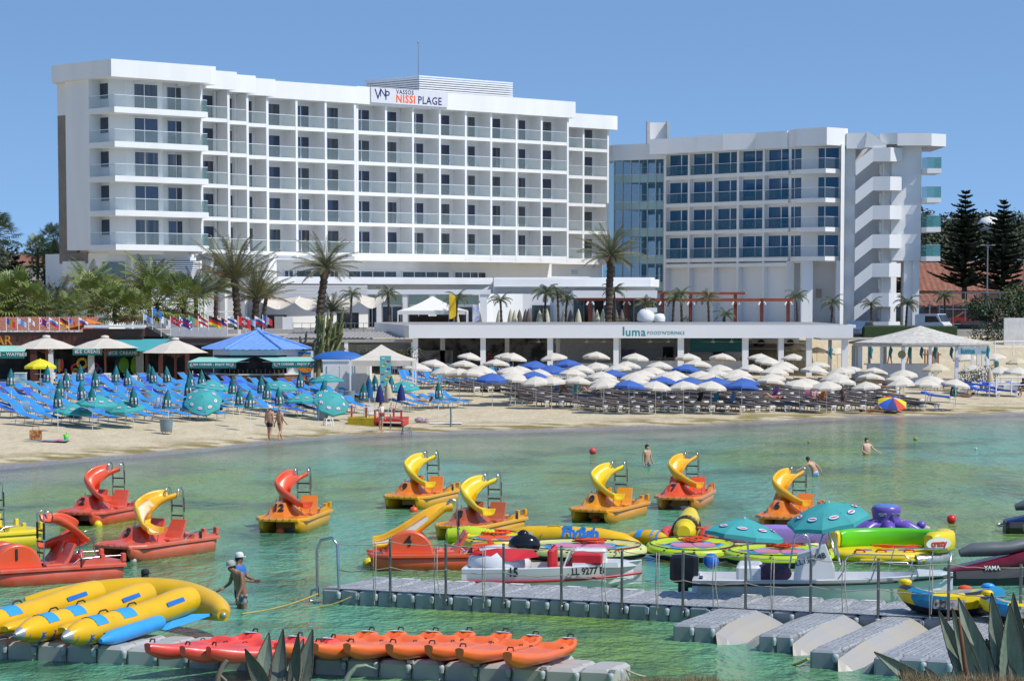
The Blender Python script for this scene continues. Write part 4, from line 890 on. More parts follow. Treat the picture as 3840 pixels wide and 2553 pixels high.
# ---------------------------------------------------------------- sunbeds
FAB = {'sky': mat('blue_sling', (.018,.25,.66), .6, var=.12, scale=1.5), 'royal': mat('royal_blue_sling', (.02,.11,.58), .6, var=.1), 'teal': mat('teal_blue_sling', (.02,.25,.48), .6, var=.12),
       'navy': mat('dark_blue_sling', (.015,.05,.19), .6, var=.1), 'grey': mat('taupe_sling', (.125,.103,.094), .7, var=.1)}
ALU = mat('sunbed_tube', (.42,.42,.42), .4, .5, var=.1)
def lounger_parts(fab, frame_m, white=False, back=26):
    W = .31; h = .33; tl = R(5 if white else 11)
    T = Matrix.Translation((1.3,0,0)) @ Matrix.Rotation(tl, 4, 'Y') @ Matrix.Translation((-1.3,0,0)); lift = lambda x: (1.3-x)*math.sin(tl)
    e_ = .05 if white else 0; s = MB(T); s.rbx(-.2, 1.24 if white else 1.28, -W-e_, W+e_, h-.012-e_*.9, h+.018+e_*.5, .008)
    a = R(back); ca, sa = math.cos(a), math.sin(a)
    bk = MB(T @ Matrix.Translation((-.2,0,h)) @ Matrix.Rotation(a, 4, 'Y')); bk.rbx(-.66, 0, -W-e_, W+e_, -.012-e_*.9, .018+e_*.5, .008)
    f = MB(T); r = .026 if white else .017
    hd = (-.2-.66*ca-.03*ca, h+.66*sa+.03*sa)
    for y in (-W-.01, W+.01):
        f.tube([(-.2,y,h),(1.3,y,h)], r, 6); f.tube([(-.2,y,h),(hd[0],y,hd[1])], r, 6)
        if white:
            f.tube([(1.3,y,h),(1.36,y,h-.03),(1.28,y,.16),(1.36,y,0)], [r*1.3,r*1.3,r*1.1,r*1.1], 6); f.tube([(-.25,y,h),(-.35,y,.15-lift(-.3)),(-.3,y,-lift(-.3))], r*1.2, 6); f.tube([(.95,y,h-.02),(1.28,y,h-.13)], r, 6)
        else:
            f.tube([(1.05,y,h),(1.12,y,0)], r, 6); f.tube([(-.25,y,h),(-.33,y,-lift(-.3))], r, 6); f.tube([(-.55,y,h+.3*sa),(-.1,y,h-.02)], r*.8, 6)
    f.tube([(hd[0],-W-.01,hd[1]),(hd[0],W+.01,hd[1])], r, 6)
    if white: f.rbx(1.27, 1.37, -W-.04, W+.04, h-.08, h+.035, .012); f.tube([(1.3,-W,.16),(1.3,W,.16)], r*.7, 6); f.tube([(1.36,-W,.03),(1.36,W,.03)], r*.7, 6)
    else: f.tube([(1.3,-W-.01,h),(1.3,W+.01,h)], r, 6); f.tube([(1.12,-W,.05),(1.12,W,.05)], r*.8, 6)
    return [(s.mesh('bed_surface', fab)), bk.mesh('backrest', fab), f.mesh('frame', frame_m)]
LP = {}
def lounger(x, y, rz, kind, label, group, back=None, white=False):
    key = (kind, back, white)
    if key not in LP: LP[key] = lounger_parts(FAB[kind], WPLAST if white else ALU, white, (back if back is not None else 26))
    t = thing('sunbed' if white else 'sun_lounger', label, 'sunbed' if white else 'sun lounger', (x, y, ground(x, y)+.01), rz, group)
    for n, me in zip(('bed_surface','backrest','frame'), LP[key]):
        o = bpy.data.objects.new(n, me); C.objects.link(o); o.parent = t
    return t
TAKEN = []
rows = [(1592,[(90,815),(1000,1340)]),(1566,[(-20,1290)]),(1541,[(-30,1310)]),(1518,[(-25,1240)]),(1497,[(-30,1200)]),(1479,[(100,1190)]),(1463,[(230,1080)])]
for k, (v0, rg) in enumerate(rows):
    i = 0
    for u0, u1 in rg:
        u = u0 + (k*23 % 40)
        while u < u1:
            v = v0 - (.028*max(0, u-100) + .022*max(0, u-820))*(1-k*.1) + rnd.uniform(-3, 3)
            p = gp(u, v); i += 1
            c = rnd.choice(['sky','sky','sky','sky','teal','royal','sky'] if k < 4 else ['royal','sky','royal','sky','teal'])
            bk = rnd.choice([20,24,28,24,12]) ; 
            if u > 980 and k < 2: bk = rnd.choice([24,8,30])
            lounger(p.x, p.y, -.62 + rnd.uniform(-.08,.08), c, f"{ {'sky':'bright','royal':'deep','teal':'faded'}[c]} blue sunbed, {nth(k+1)} row from the sea, {nth(i)} from the left", 'blue sunbeds on the left beach', bk)
            u += 68*(v-1125)/450 + rnd.uniform(-4, 4)
for i, (u, v) in enumerate(((1530,1535),(1572,1530),(1612,1530),(1650,1528),(1690,1526),(1488,1540))):
    p = gp(u, v); lounger(p.x, p.y, -.5, 'sky', f"blue sunbed right of the folded navy parasols, {nth(i+1)} placed along the bare sand", 'blue sunbeds on the left beach', 14 if i != 4 else 26)
i = 0
for v0, u0, u1 in ((1440,1535,1925),(1428,1600,2160),(1452,1520,1760)):
    u = u0
    while u < u1:
        p = gp(u, v0); i += 1
        lounger(p.x, p.y, -.45 + rnd.uniform(-.1,.1), rnd.choice(['navy','teal','navy','sky']), f"blue sunbed with raised back under the cream parasols, {nth(i)} of that cluster", 'raised blue sunbeds under the cream parasols', rnd.choice([55,62,40]))
        u += 46
GREYROWS = [(1541,2200,3470),(1523,1965,3420),(1506,1930,3380),(1490,1700,3330),(1475,1690,3330),(1461,1860,3330),(1448,1990,3200)]
for k, (v0, u0, u1) in enumerate(GREYROWS):
    u = u0 + (k*19) % 30; i = 0
    while u < u1:
        v = v0 - (.013*max(0, u-2900)) + rnd.uniform(-1.5,1.5) + (-22 if k == 3 and u < 1900 else 0) + (-12 if k == 4 and u < 1900 else 0)
        p = gp(u, v); i += 1
        lounger(p.x, p.y, -.52 + rnd.uniform(-.05,.05), 'grey', f"white framed taupe sunbed, {nth(k+1)} row from the sea, {nth(i)} from the left", 'taupe sunbeds in rows under the cream parasols', 3, True)
        u += 55*(v-1125)/405 + rnd.uniform(-2,2)
i = 0
for u, v in ((3470,1462),(3525,1464),(3590,1463),(3650,1462),(3705,1462),(3760,1462),(3675,1485),(3750,1485),(3600,1470),(3815,1466),(3640,1478),(3500,1506)):
    p = gp(u, v); i += 1; lounger(p.x, p.y, -.5, 'royal', f"royal blue sunbed with white frame on the right beach, {nth(i)} of the blue cluster", 'royal blue sunbeds on the right beach', 14, True)
# ---------------------------------------------------------------- parasols
CREAM = mat('cream_parasol_cloth', (.62,.565,.475), .85, var=.03, scale=2); BLUC = mat('blue_parasol_cloth', (.045,.12,.40), .8, var=.05, scale=2); CREAMS = mat('beige_parasol_cloth', (.58,.50,.36), .85, var=.03)
PTEAL = mat('teal_parasol_cloth', (.05,.36,.36), .75, var=.1, scale=2); LOGO_W = mat('logo_white', (.75,.75,.78), .5, var=.02); LOGO_R = mat('logo_red', (.6,.03,.04), .5, var=.02); LOGO_B = mat('logo_blue', (.08,.25,.6), .5, var=.02)
PT_D = mat('dark_teal_cloth', (.012,.20,.22), .8, var=.25, scale=5)
def canopy_mesh(m, r=.95, h=.42, n=8, flap=.13, logos=False, mats=None):
    q = MB(); prof = [(.03,h),(.25*r,h*.88),(.55*r,h*.62),(.82*r,h*.3),(r,0)]
    for j in range(n):
        a0, a1 = 2*math.pi*j/n, 2*math.pi*(j+1)/n; P = []
        for rr, z in prof: P.append([(rr*math.cos(a0), rr*math.sin(a0), z), (rr*.985*math.cos((a0+a1)/2)*math.cos((a1-a0)/2)*1.0, rr*.985*math.sin((a0+a1)/2)*math.cos((a1-a0)/2), z+.015), (rr*math.cos(a1), rr*math.sin(a1), z)])
        k = (j % len(mats)) if mats else 0
        q.grid(P, True, k)
        f = [P[-1], [(x*1.01, y*1.01, z-flap) for x, y, z in P[-1]]]; q.grid(f, True, k)
        q.tube([P[2][0], P[-1][0]], .008, 4, k=k)
        if logos:
            am = (a0+a1)/2; rm = .74*r; d = V((math.cos(am), math.sin(am), 0)); tv = V((-math.sin(am), math.cos(am), 0)); nv = (d*.42 + V((0,0,1))).normalized(); uv = nv.cross(tv)
            c = d*rm*math.cos(math.pi/n)*.985 + V((0,0,h*.40+.035))
            for (sx, sy, kk, off) in ((.135,.085,3,0),(.12,.07,1,.004),(.10,.026,2,.008)):
                vs = [tuple(c + nv*off + tv*sx*math.cos(6.283*i/14) + uv*sy*math.sin(6.283*i/14)) for i in range(14)]; q.add(vs, [tuple(range(14))], False, kk)
    q.lathe([(.05,h-.01),(.02,h+.05)], 6)
    return q.mesh('canopy', mats or ([m, LOGO_W, LOGO_R, LOGO_B] if logos else m))
def pole_mesh(h, r=.018):
    q = MB(); q.tube([(0,0,-.05),(0,0,h)], r, 6); return q.mesh('pole', WPLAST)
CM = {'cream': canopy_mesh(CREAM, .98, .36), 'blue': canopy_mesh(BLUC, .98, .36), 'beige': canopy_mesh(CREAMS), 'teal': canopy_mesh(PTEAL, 1.0, .4, 8, .1, True)}
PMm = pole_mesh(2.1); 
def parasol(u, v, kind, label, group, tilt=(0,0), h=2.15, sc=1.0, at=None):
    p = at or gp(u, v, h); t = thing('beach_parasol', label, 'parasol', p, rnd.uniform(0,.7), group)
    a = bpy.data.objects.new('pole', PMm); b = bpy.data.objects.new('canopy', CM[kind])
    for o in (a, b): C.objects.link(o); o.parent = t
    b.location = (0,0,h-.45); b.rotation_euler = (tilt[0], tilt[1], 0); b.scale = (sc,sc,sc); a.scale.z = h/2.15
    return t
def z7(l): return [(1920+x/2.45, 900+y/2.45) for x, y in l]
def z8(l): return [(2880+x/2.45, 900+y/2.45) for x, y in l]
def z2(l): return [(960+x/2.45, 1300+y/2.45) for x, y in l]
def z1(l): return [(x/2.45, 1300+y/2.45) for x, y in l]
wl = z7([(10,1030),(385,1030),(775,1020),(1133,1032),(1620,1035),(1935,1035),(2285,1038),(770,1115),(1060,1103),(1355,1108),(1700,1092),(60,1145),(640,1135),(965,1135),(1290,1152),(1905,1133),(2210,1133),(250,1175),(560,1170),(1210,1187),(1500,1188),(2080,1180),(30,1215),(820,1200),(1130,1207),(1420,1200),(1740,1190),(1850,1185),(2060,1212),(1830,1222),(1480,1225),(365,1240),(220,1240),(600,1240),(850,1245),(1120,1250),(840,1275),(1320,1283),(1575,1283),(1830,1285),(2110,1232)]) + \
     z8([(255,930),(450,940),(640,950),(235,1035),(0,1065),(155,1110),(110,1135),(445,1110),(60,1160),(430,1145),(670,1160),(740,1145),(975,1160),(1245,1183),(1870,1140),(2135,1150),(2300,1160),(1810,1035),(2080,1030),(30,1215),(20,1245),(290,1272),(340,1260),(540,1285),(610,1210),(665,1245),(900,1288),(940,1212),(1210,1230),(1215,1268),(1490,1238),(1450,1270),(1725,1265)]) + \
     z2([(1965,45),(2310,48),(1640,110),(1910,118),(2205,103),(1480,140),(1735,168),(2080,165),(1870,190),(2000,195),(2350,175),(2340,225)])
wl.sort(key=lambda p: -p[1])
bands = ['nearest the sea', 'second nearest the sea', 'in the middle', 'behind the middle', 'nearest the pavilion', 'farthest up the beach']
for bi in range(6):
    seg = sorted(wl[bi*len(wl)//6:(bi+1)*len(wl)//6])
    for i, (u, v) in enumerate(seg):
        parasol(u, v, 'cream', f"cream beach parasol, {nth(i+1)} from the left in the band {bands[bi]}", 'cream parasols over the taupe sunbeds', (rnd.uniform(-.13,.13), rnd.uniform(-.13,.13)), 2.15, rnd.uniform(.97,1.1))
for i, (u, v) in enumerate(sorted(z7([(215,1105),(500,1090),(360,1142),(200,1200),(925,1185),(1605,1138),(1380,1248),(1630,1255),(1870,1252),(2120,1262),(1075,1280),(2110,1288)]) + z2([(2170,235)]))):
    parasol(u, v, 'blue', f"royal blue parasol among the cream ones, {nth(i+1)} blue one from the left", 'blue parasols among the cream ones', (rnd.uniform(-.1,.1), rnd.uniform(-.1,.1)), 2.15, 1.1)
for i, (u, v, s) in enumerate(((2880+1545/2.45,900+1135/2.45,1.15),(2880+2290/2.45,900+1075/2.45,.9))): parasol(u, v, 'beige', ('beige parasol in front of the round beach bar','beige parasol high up the sand at the right edge')[i], 'beige parasols', (0,0), 2.2, s)
tl = z1([(895,440),(675,518),(1150,492),(1955,307),(1865,430)]) + z2([(215,308),(425,428),(690,440),(650,248),(1350,315)])
for i, (u, v) in enumerate(tl):
    big = i in (4, 7); parasol(u, v, 'teal', f"open teal parasol with oval logos, {nth(sorted(tl).index((u,v))+1)} open one from the left", 'open teal parasols on the left beach', (R(43), R(-8 if i == 4 else 6)) if big else (rnd.uniform(-.08,.14), rnd.uniform(-.1,.1)), 1.5 if big else {1:1.2, 2:1.45, 6:1.35, 0:1.8}.get(i, 1.9), 1.08)
def closed_parasol(u, v, m, lab, group, band=True, h=2.25):
    p = gp(u, v, h); t = thing('folded_parasol', lab, 'parasol', p, rnd.uniform(0,3), group)
    o = bpy.data.objects.new('pole', PMm); C.objects.link(o); o.parent = t; o.scale.z = h/2.15
    key = ('folded', m.name)
    if key not in CM:
        q = MB(); n = 14; rings = []
        for zz, r, k in ((-1.02,.22,0),(-.85,.215,0),(-.80,.21,0),(-.70,.2,0),(-.4,.155,0),(-.12,.06,0),(0,.015,0)): rings.append([(r*(1+.2*(-1)**j)*math.cos(6.283*j/n), r*(1+.2*(-1)**j)*math.sin(6.283*j/n), zz) for j in range(n)])
        q.loft(rings)
        if band:
            for z0, z1_, k in ((-.90,-.56,1),(-.79,-.70,2)):
                for j in range(0, n, 2): a = 6.283*j/n; r = .245 + .004*k; q.add([(r*math.cos(a-.17),r*math.sin(a-.17),z0),(r*math.cos(a+.17),r*math.sin(a+.17),z0),(r*.9*math.cos(a+.17),r*.9*math.sin(a+.17),z1_),(r*.9*math.cos(a-.17),r*.9*math.sin(a-.17),z1_)], [(0,1,2,3)], False, k)
        CM[key] = q.mesh('folded_canopy', [m, LOGO_W, LOGO_R])
    o = bpy.data.objects.new('folded_canopy', CM[key]); C.objects.link(o); o.parent = t; o.location.z = h; o.rotation_euler = (rnd.uniform(-.07,.07), rnd.uniform(-.07,.07), 0)
cl = sorted(z1([(100,200),(437,170),(605,220),(735,160),(553,290),(527,380),(740,315),(845,365),(873,215),(1067,170),(1165,200),(1225,365),(1370,158),(1398,178),(1527,175),(1543,390),(1740,215),(1728,285),(1850,210),(2138,270),(2198,365),(2297,395)]) + z2([(45,265),(105,315),(205,370),(403,225),(625,305),(990,330),(1038,270),(1090,255),(1245,265),(1675,320)]))
for i, (u, v) in enumerate(cl): closed_parasol(u, v, PT_D, f"folded teal parasol with a logo band, {nth(i+1)} folded one from the left", 'folded teal parasols on the left beach')
for i, (u, v) in enumerate(z2([(1045,310),(1140,345),(1335,335)])): closed_parasol(u, v, mat('blue_folded_cloth', (.01,.12,.33), .8) if i == 0 else mat('navy_folded_cloth', (.015,.025,.17), .8), ('folded mid blue parasol by the folded cream one','folded navy parasol left of the cream one, behind the woman in white','folded navy parasol over the red platform corner')[i], 'folded dark parasols by the platform', False)
closed_parasol(*z2([(1212,315)])[0], mat('folded_beige', (.55,.46,.33), .85), 'folded beige parasol between the two navy ones', 'folded beige parasols', False)
closed_parasol(2880+2035/2.45, 900+1170/2.45, mat('folded_beige', (.55,.46,.33)), 'tall folded beige parasol right of the round beach bar', 'folded beige parasols', False)
closed_parasol(2880+1712/2.45, 900+1290/2.45, PT_D, 'folded teal parasol standing among the royal blue sunbeds', 'folded teal parasols on the right beach', False, 1.9)
CM['yellow'] = canopy_mesh(mat('yellow_parasol', (.75,.66,.02), .7)); parasol(151, 1346, 'yellow', 'lemon yellow parasol above a small table at the shops', None, (0,0), 2.5, 1.05)
_rb = [mat('rb_red', (.6,.05,.02), .7), mat('rb_yellow', (.8,.62,.01), .7), mat('rb_blue', (.03,.13,.6), .7), mat('rb_navy', (.02,.04,.2), .7)]
CM['rainbow'] = canopy_mesh(None, .95, .42, 8, .02, False, [_rb[2],_rb[3],_rb[0],_rb[1]])
_p = gp(3345, 1545); parasol(0, 0, 'rainbow', 'red yellow and blue parasol leaning low on the sand', None, (R(28), R(-4)), 1.0, 1.05, _p)
# ---------------------------------------------------------------- small beach things
def bin_(u, v, lab):
    p = gp(u, v); t = thing('rubbish_drum', lab, 'bin', p, 0, 'grey blue rubbish drums on the sand'); m = mat('drum_paint', (.17,.27,.33), .5, var=.3, scale=3, col2=(.28,.25,.22), mix=(.5,.62))
    q = MB(); q.lathe([(.28,.12),(.3,.14),(.33,.45),(.335,.47),(.35,.78),(.36,.8),(.33,.8),(.31,.5),(.02,.45)], 20, caps=False); q.build('drum', m, t)
    for k in range(3): q = MB(); a = k*2.094+.5; q.tube([(.25*math.cos(a),.25*math.sin(a),0),(.27*math.cos(a),.27*math.sin(a),.15)], .02, 6); q.build('leg', GREYM, t)
for a in ((624,1627,'grey blue drum standing alone on the sand near the sea'),(161,1480,'grey blue drum beside the shop step'),(540,1521,'grey blue drum between the blue sunbed rows'),(1210,1576,'tilted grey blue drum beside the rope pole'),(1310,1512,'dark drum half hidden among sunbeds near the huts')): bin_(*a)
def plastic_chair(u, v, rz, lab):
    p = gp(u, v); t = thing('plastic_chair', lab, 'chair', p, rz, 'white plastic chairs at the beach shops')
    q = MB(); q.rbx(-.24,.24,-.24,.24,.40,.44,.01); q.build('seat', WPLAST, t)
    q = MB(); 
    for k in range(5): q.bx(-.22+.1*k, -.22+.1*k+.06, .22, .25, .46, .82)
    q.bx(-.25,.25,.215,.255,.78,.88); q.bx(-.25,.25,.215,.255,.44,.5); q.build('backrest', WPLAST, t)
    for sx in (-.22,.22):
        for sy in (-.2,.2): q = MB(); q.tube([(sx*1.1,sy*1.1,0),(sx,sy,.41)], .025, 6); q.build('leg', WPLAST, t)
        q = MB(); q.tube([(sx*1.15,-.2,.42),(sx*1.15,-.2,.62),(sx*1.15,.22,.64)], .02, 6); q.build('armrest', WPLAST, t)
for i, (u, v) in enumerate(((200,1418),(213,1436),(290,1436),(322,1436),(375,1440),(405,1438),(520,1440),(545,1436),(575,1436),(600,1440),(510,1448),(735,1428))): plastic_chair(u, v+8, i*1.3, f"white plastic chair at the shop terrace, {nth(i+1)} from the yellow parasol")
for i, (u, v) in enumerate(((1485,1394),(1505,1392),(1565,1398),(1588,1398),(1610,1396),(1640,1392))): plastic_chair(u, v+8, i*1.1+.5, f"white chair at the café tables right of the cream tent, {nth(i+1)} from the tent")
def table(u, v, lab):
    p = gp(u, v); t = thing('round_table', lab, 'table', p, 0, 'round white tables at the beach shops'); q = MB(); q.lathe([(.42,.7),(.43,.72),(.42,.74)], 20); q.build('table_top', WPLAST, t); q = MB(); q.lathe([(.25,0),(.05,.05),(.04,.69)], 10); q.build('pedestal', WPLAST, t)
for a in ((152,1440,'round table under the lemon yellow parasol'),(345,1442,'round table in front of the ice cream shop'),(560,1446,'round table left of the food kiosk'),(1540,1402,'round table right of the cream tent')): table(*a)
q = MB(); q.bx(-.28,.28,-.35,.35,0,.95); q.bx(-.3,.3,-.37,.37,.951,1.0,1); p = gp(78, 1458); o = q.build('ice_cream_freezer', [mat('freezer_print', (.06,.35,.45), .4, var=.1, scale=3, col2=(.55,.55,.55), mix=(.5,.56)), WPLAST]); o.location = p; o.scale = (1.3,1,1.1); tag(o, 'teal printed ice cream freezer outside the left shop', 'freezer')
q = MB(); q.bx(-6, 4.0, -.6, 3, -.1, .28); p = gp(-10, 1462); o = q.build('timber_step', mat('terracotta_step', (.2,.06,.035), .7)); o.location = (X(75,170)-4, 171, 1.35); tag(o, 'low reddish brown timber step in front of the left shop', 'step')
# swim ramp platform in red and yellow
def platform():
    p = gp(1410, 1592); t = thing('swim_platform', 'yellow and red beached swim platform with red and white corner posts', 'platform', p, R(-6)); Y_ = mat('platform_yellow', (.62,.45,.01), .5, var=.15, scale=2); Rd = mat('platform_red', (.6,.04,.03), .5, var=.1)
    q = MB(); q.prism([(-1.55,-.6),(.05,-1.1),(.05,1.6),(-1.55,1.9)], .0, .42); q.build('yellow_float', Y_, t)
    q = MB(); q.bx(.07,1.7,-1.1,-1.0,.22,.40); q.bx(.07,1.7,-.99,1.5,.36,.42); q.bx(.07,.17,-1.0,1.4,0,.35); q.bx(1.6,1.7,-1.0,1.4,0,.35); q.build('red_deck', Rd, t)
    for x, y in ((-1.45,.2),(-.65,.5),(.1,-1.0),(1.62,-1.0),(.85,1.2)):
        q = MB(); q.bx(x-.05,x+.05,y-.05,y+.05,.42,.9,0); q.bx(x-.05,x+.05,y-.05,y+.05,.9,1.12,1); q.build('corner_post', [Rd, WPLAST] if x > 0 else [Rd, Rd], t)
    q = MB(); q.lathe([(.4,1.0),(.41,1.03)], 16, (-.5,.1,0)); q.tube([(-.5,.1,.42),(-.5,.1,1.0)], .03, 6); tb = q.build('small_table', WPLAST); tb.location = p; tag(tb, 'small white table on the yellow platform', 'table')
platform()
plastic_chair(1396, 1582, .3, 'white chair standing on the yellow platform'); 
def stool(u, v, m, lab, rz):
    p = gp(u, v); t = thing('step_stool', lab, 'stool', p, rz); q = MB(); q.rbx(-.22,.22,-.16,.16,.38,.42,.01); q.build('seat', m, t)
    for s in (-1,1):
        for r in (-1,1): q = MB(); q.bar((s*.24,r*.18,0),(s*.19,r*.14,.385),.05); q.build('leg', m, t)
    q = MB(); q.bx(-.21,.21,-.16,-.13,.16,.2); q.bx(-.21,.21,.13,.16,.16,.2); q.build('stretcher', m, t)
stool(1232, 1596, WPLAST, 'white plastic step stool on the sand beside the tilted drum', .5); stool(1526, 1628, mat('grey_stool', (.3,.34,.37), .6), 'grey plastic stool at the water edge', .4)
def post(u, v, vt, m, lab, r=.035):
    p = gp(u, v); h = (v - vt)/(F/p.y); q = MB(); q.tube([(0,0,-.1),(.02,0,h*.5),(0,0,h)], r, 7); o = q.build('rope_post', m); o.location = p; tag(o, lab, 'post'); return p, h
PB = mat('blue_post', (.12,.25,.4), .6, var=.2)
pa, ha = post(1194, 1578, 1500, PB, 'blue grey rope post beside the tilted drum'); pb, hb = post(1690, 1600, 1528, PB, 'bent blue rope post at the end of the sunbeds', .05); pc, hc = post(1464, 1608, 1552, mat('grey_post', (.2,.2,.2), .5), 'dark thin post beside the woman in white')
def rope(a, b, sag, r, m, lab, n=12):
    q = MB(); a, b = V(a), V(b); q.tube([a.lerp(b, i/n) - V((0,0,sag*4*(i/n)*(1-i/n))) for i in range(n+1)], r, 6); return tag(q.build('rope', m), lab, 'rope')
ROPE = mat('pale_rope', (.5,.45,.36), .9, var=.2, scale=20)
rope(pa + V((0,0,ha*.9)), pc + V((0,0,hc)), .25, .012, ROPE, 'rope from the blue post to the dark post'); rope(pc + V((0,0,hc*.8)), pb + V((0,0,hb*.7)), .3, .012, ROPE, 'rope from the dark post to the bent blue post')
def towel(u, v, w, d, rz, m, lab):
    p = gp(u, v); q = MB(); n = 10; q.grid([[(lerp(-w,w,i/n), lerp(-d,d,j/4), .03+.03*mnoise.noise((i*.7,j*.9,u*.01))) for i in range(n+1)] for j in range(5)]); o = q.build('beach_towel', m); o.location = p; o.rotation_euler.z = rz; return tag(o, lab, 'towel')
towel(170, 1653, 1.15, .75, .05, mat('striped_towel', (.10,.42,.45), .9, col2=(.55,.05,.10), mix=(.48,.52), stretch=(2,.3,1), scale=1.2), 'turquoise and red towel spread on the sand near the sea'); towel(1672, 1588, .95, .6, .0, mat('white_towel', (.72,.72,.74), .9, var=.04), 'white towel lying on the sand by the rope post'); towel(3515, 1541, .5, .4, .2, mat('checked_towel', (.6,.6,.62), .9, col2=(.03,.04,.1), mix=(.49,.51), scale=6), 'crumpled black and white towel on the right sand')
p = gp(135, 1650); q = MB(); q.prism([(-.3,-.12),(.3,-.12),(.28,.12),(-.28,.12)], .02, .5); q.tube([(-.18,0,.5),(-.12,0,.68),(.12,0,.68),(.18,0,.5)], .015, 6); o = q.build('beach_bag', mat('patterned_bag', (.28,.05,.02), .8, col2=(.6,.35,.12), mix=(.48,.55), scale=7)); o.location = p; tag(o, 'red and orange patterned beach bag on the towel', 'bag')
p = gp(248, 1652); q = MB(); q.lathe([(.1,0),(.14,.28),(.13,.28),(.09,.02)], 12, caps=False); q.tube([(.05,0,.1),(.0,.02,.42)], .02, 6); o = q.build('toy_bucket', mat('green_plastic', (.1,.6,.04), .4)); o.location = p + V((0,0,.03)); tag(o, 'bright green toy bucket with a spade beside the towel', 'bucket')
p = gp(1575, 1585); q = MB(); q.ell((0,0,.16), .34, .2, .17, 10, 6); q.ell((.3,.05,.1), .2, .15, .12, 8, 5); o = q.build('beach_bag', mat('purple_bag', (.2,.04,.15), .8, col2=(.5,.4,.45), mix=(.45,.55), scale=8)); o.location = p; tag(o, 'purple patterned bag next to the white towel', 'bag')
p = gp(3335, 1455); q = MB(); q.lathe([(.5,0),(.5,.75),(.46,.75),(.45,.1)], 16, caps=False); o = q.build('planter_drum', mat('orange_drum', (.75,.30,.01), .5)); o.location = p; tag(o, 'orange yellow drum behind the taupe sunbeds', 'drum')
# ---------------------------------------------------------------- pedal boats
PLC = {}
def plast(name, c, c2=None, rough=.32): 
    return mat('moulded_'+name, c, rough, var=.12, scale=2.2, col2=c2 or tuple(x*.80+.055 for x in c), mix=(.46,.70), coat=.15, bump=.003, bscale=14)
GRIP = mat('black_grip', (.015,.015,.015), .6)
def sweep(path, prof, bank, k=None, q=None):
    """Sweep an open profile along a smoothed path; bank = roll angle per point."""
    q = q or MB(); P = [V(p) for p in path]; pts = []; bk = []
    for i in range(len(P)-1):
        p0, p1, p2, p3 = P[max(i-1,0)], P[i], P[i+1], P[min(i+2,len(P)-1)]
        for s in range(5):
            t = s/5; pts.append(.5*((2*p1)+(p2-p0)*t+(2*p0-5*p1+4*p2-p3)*t*t+(3*p1-p0-3*p2+p3)*t**3)); bk.append(lerp(bank[i], bank[i+1], t))
    pts.append(P[-1]); bk.append(bank[-1]); rings = []
    for i, p in enumerate(pts):
        d = (pts[min(i+1,len(pts)-1)] - pts[max(i-1,0)]).normalized(); x = d.cross(V((0,0,1))).normalized(); y = x.cross(d)
        c, s = math.cos(bk[i]), math.sin(bk[i]); X_, Y_ = x*c + y*s, y*c - x*s
        rings.append([tuple(p + X_*a + Y_*b) for a, b in prof])
    return q.loft(rings, True, True, True, k), pts
SLIDE_P = [(a*1.05, b*1.0) for a, b in [(-.30,.15),(-.25,.17),(-.22,.13),(-.19,.03),(-.1,0),(.1,0),(.19,.03),(.22,.13),(.25,.17),(.30,.15),(.25,0),(.13,-.045),(-.13,-.045),(-.25,0)]]
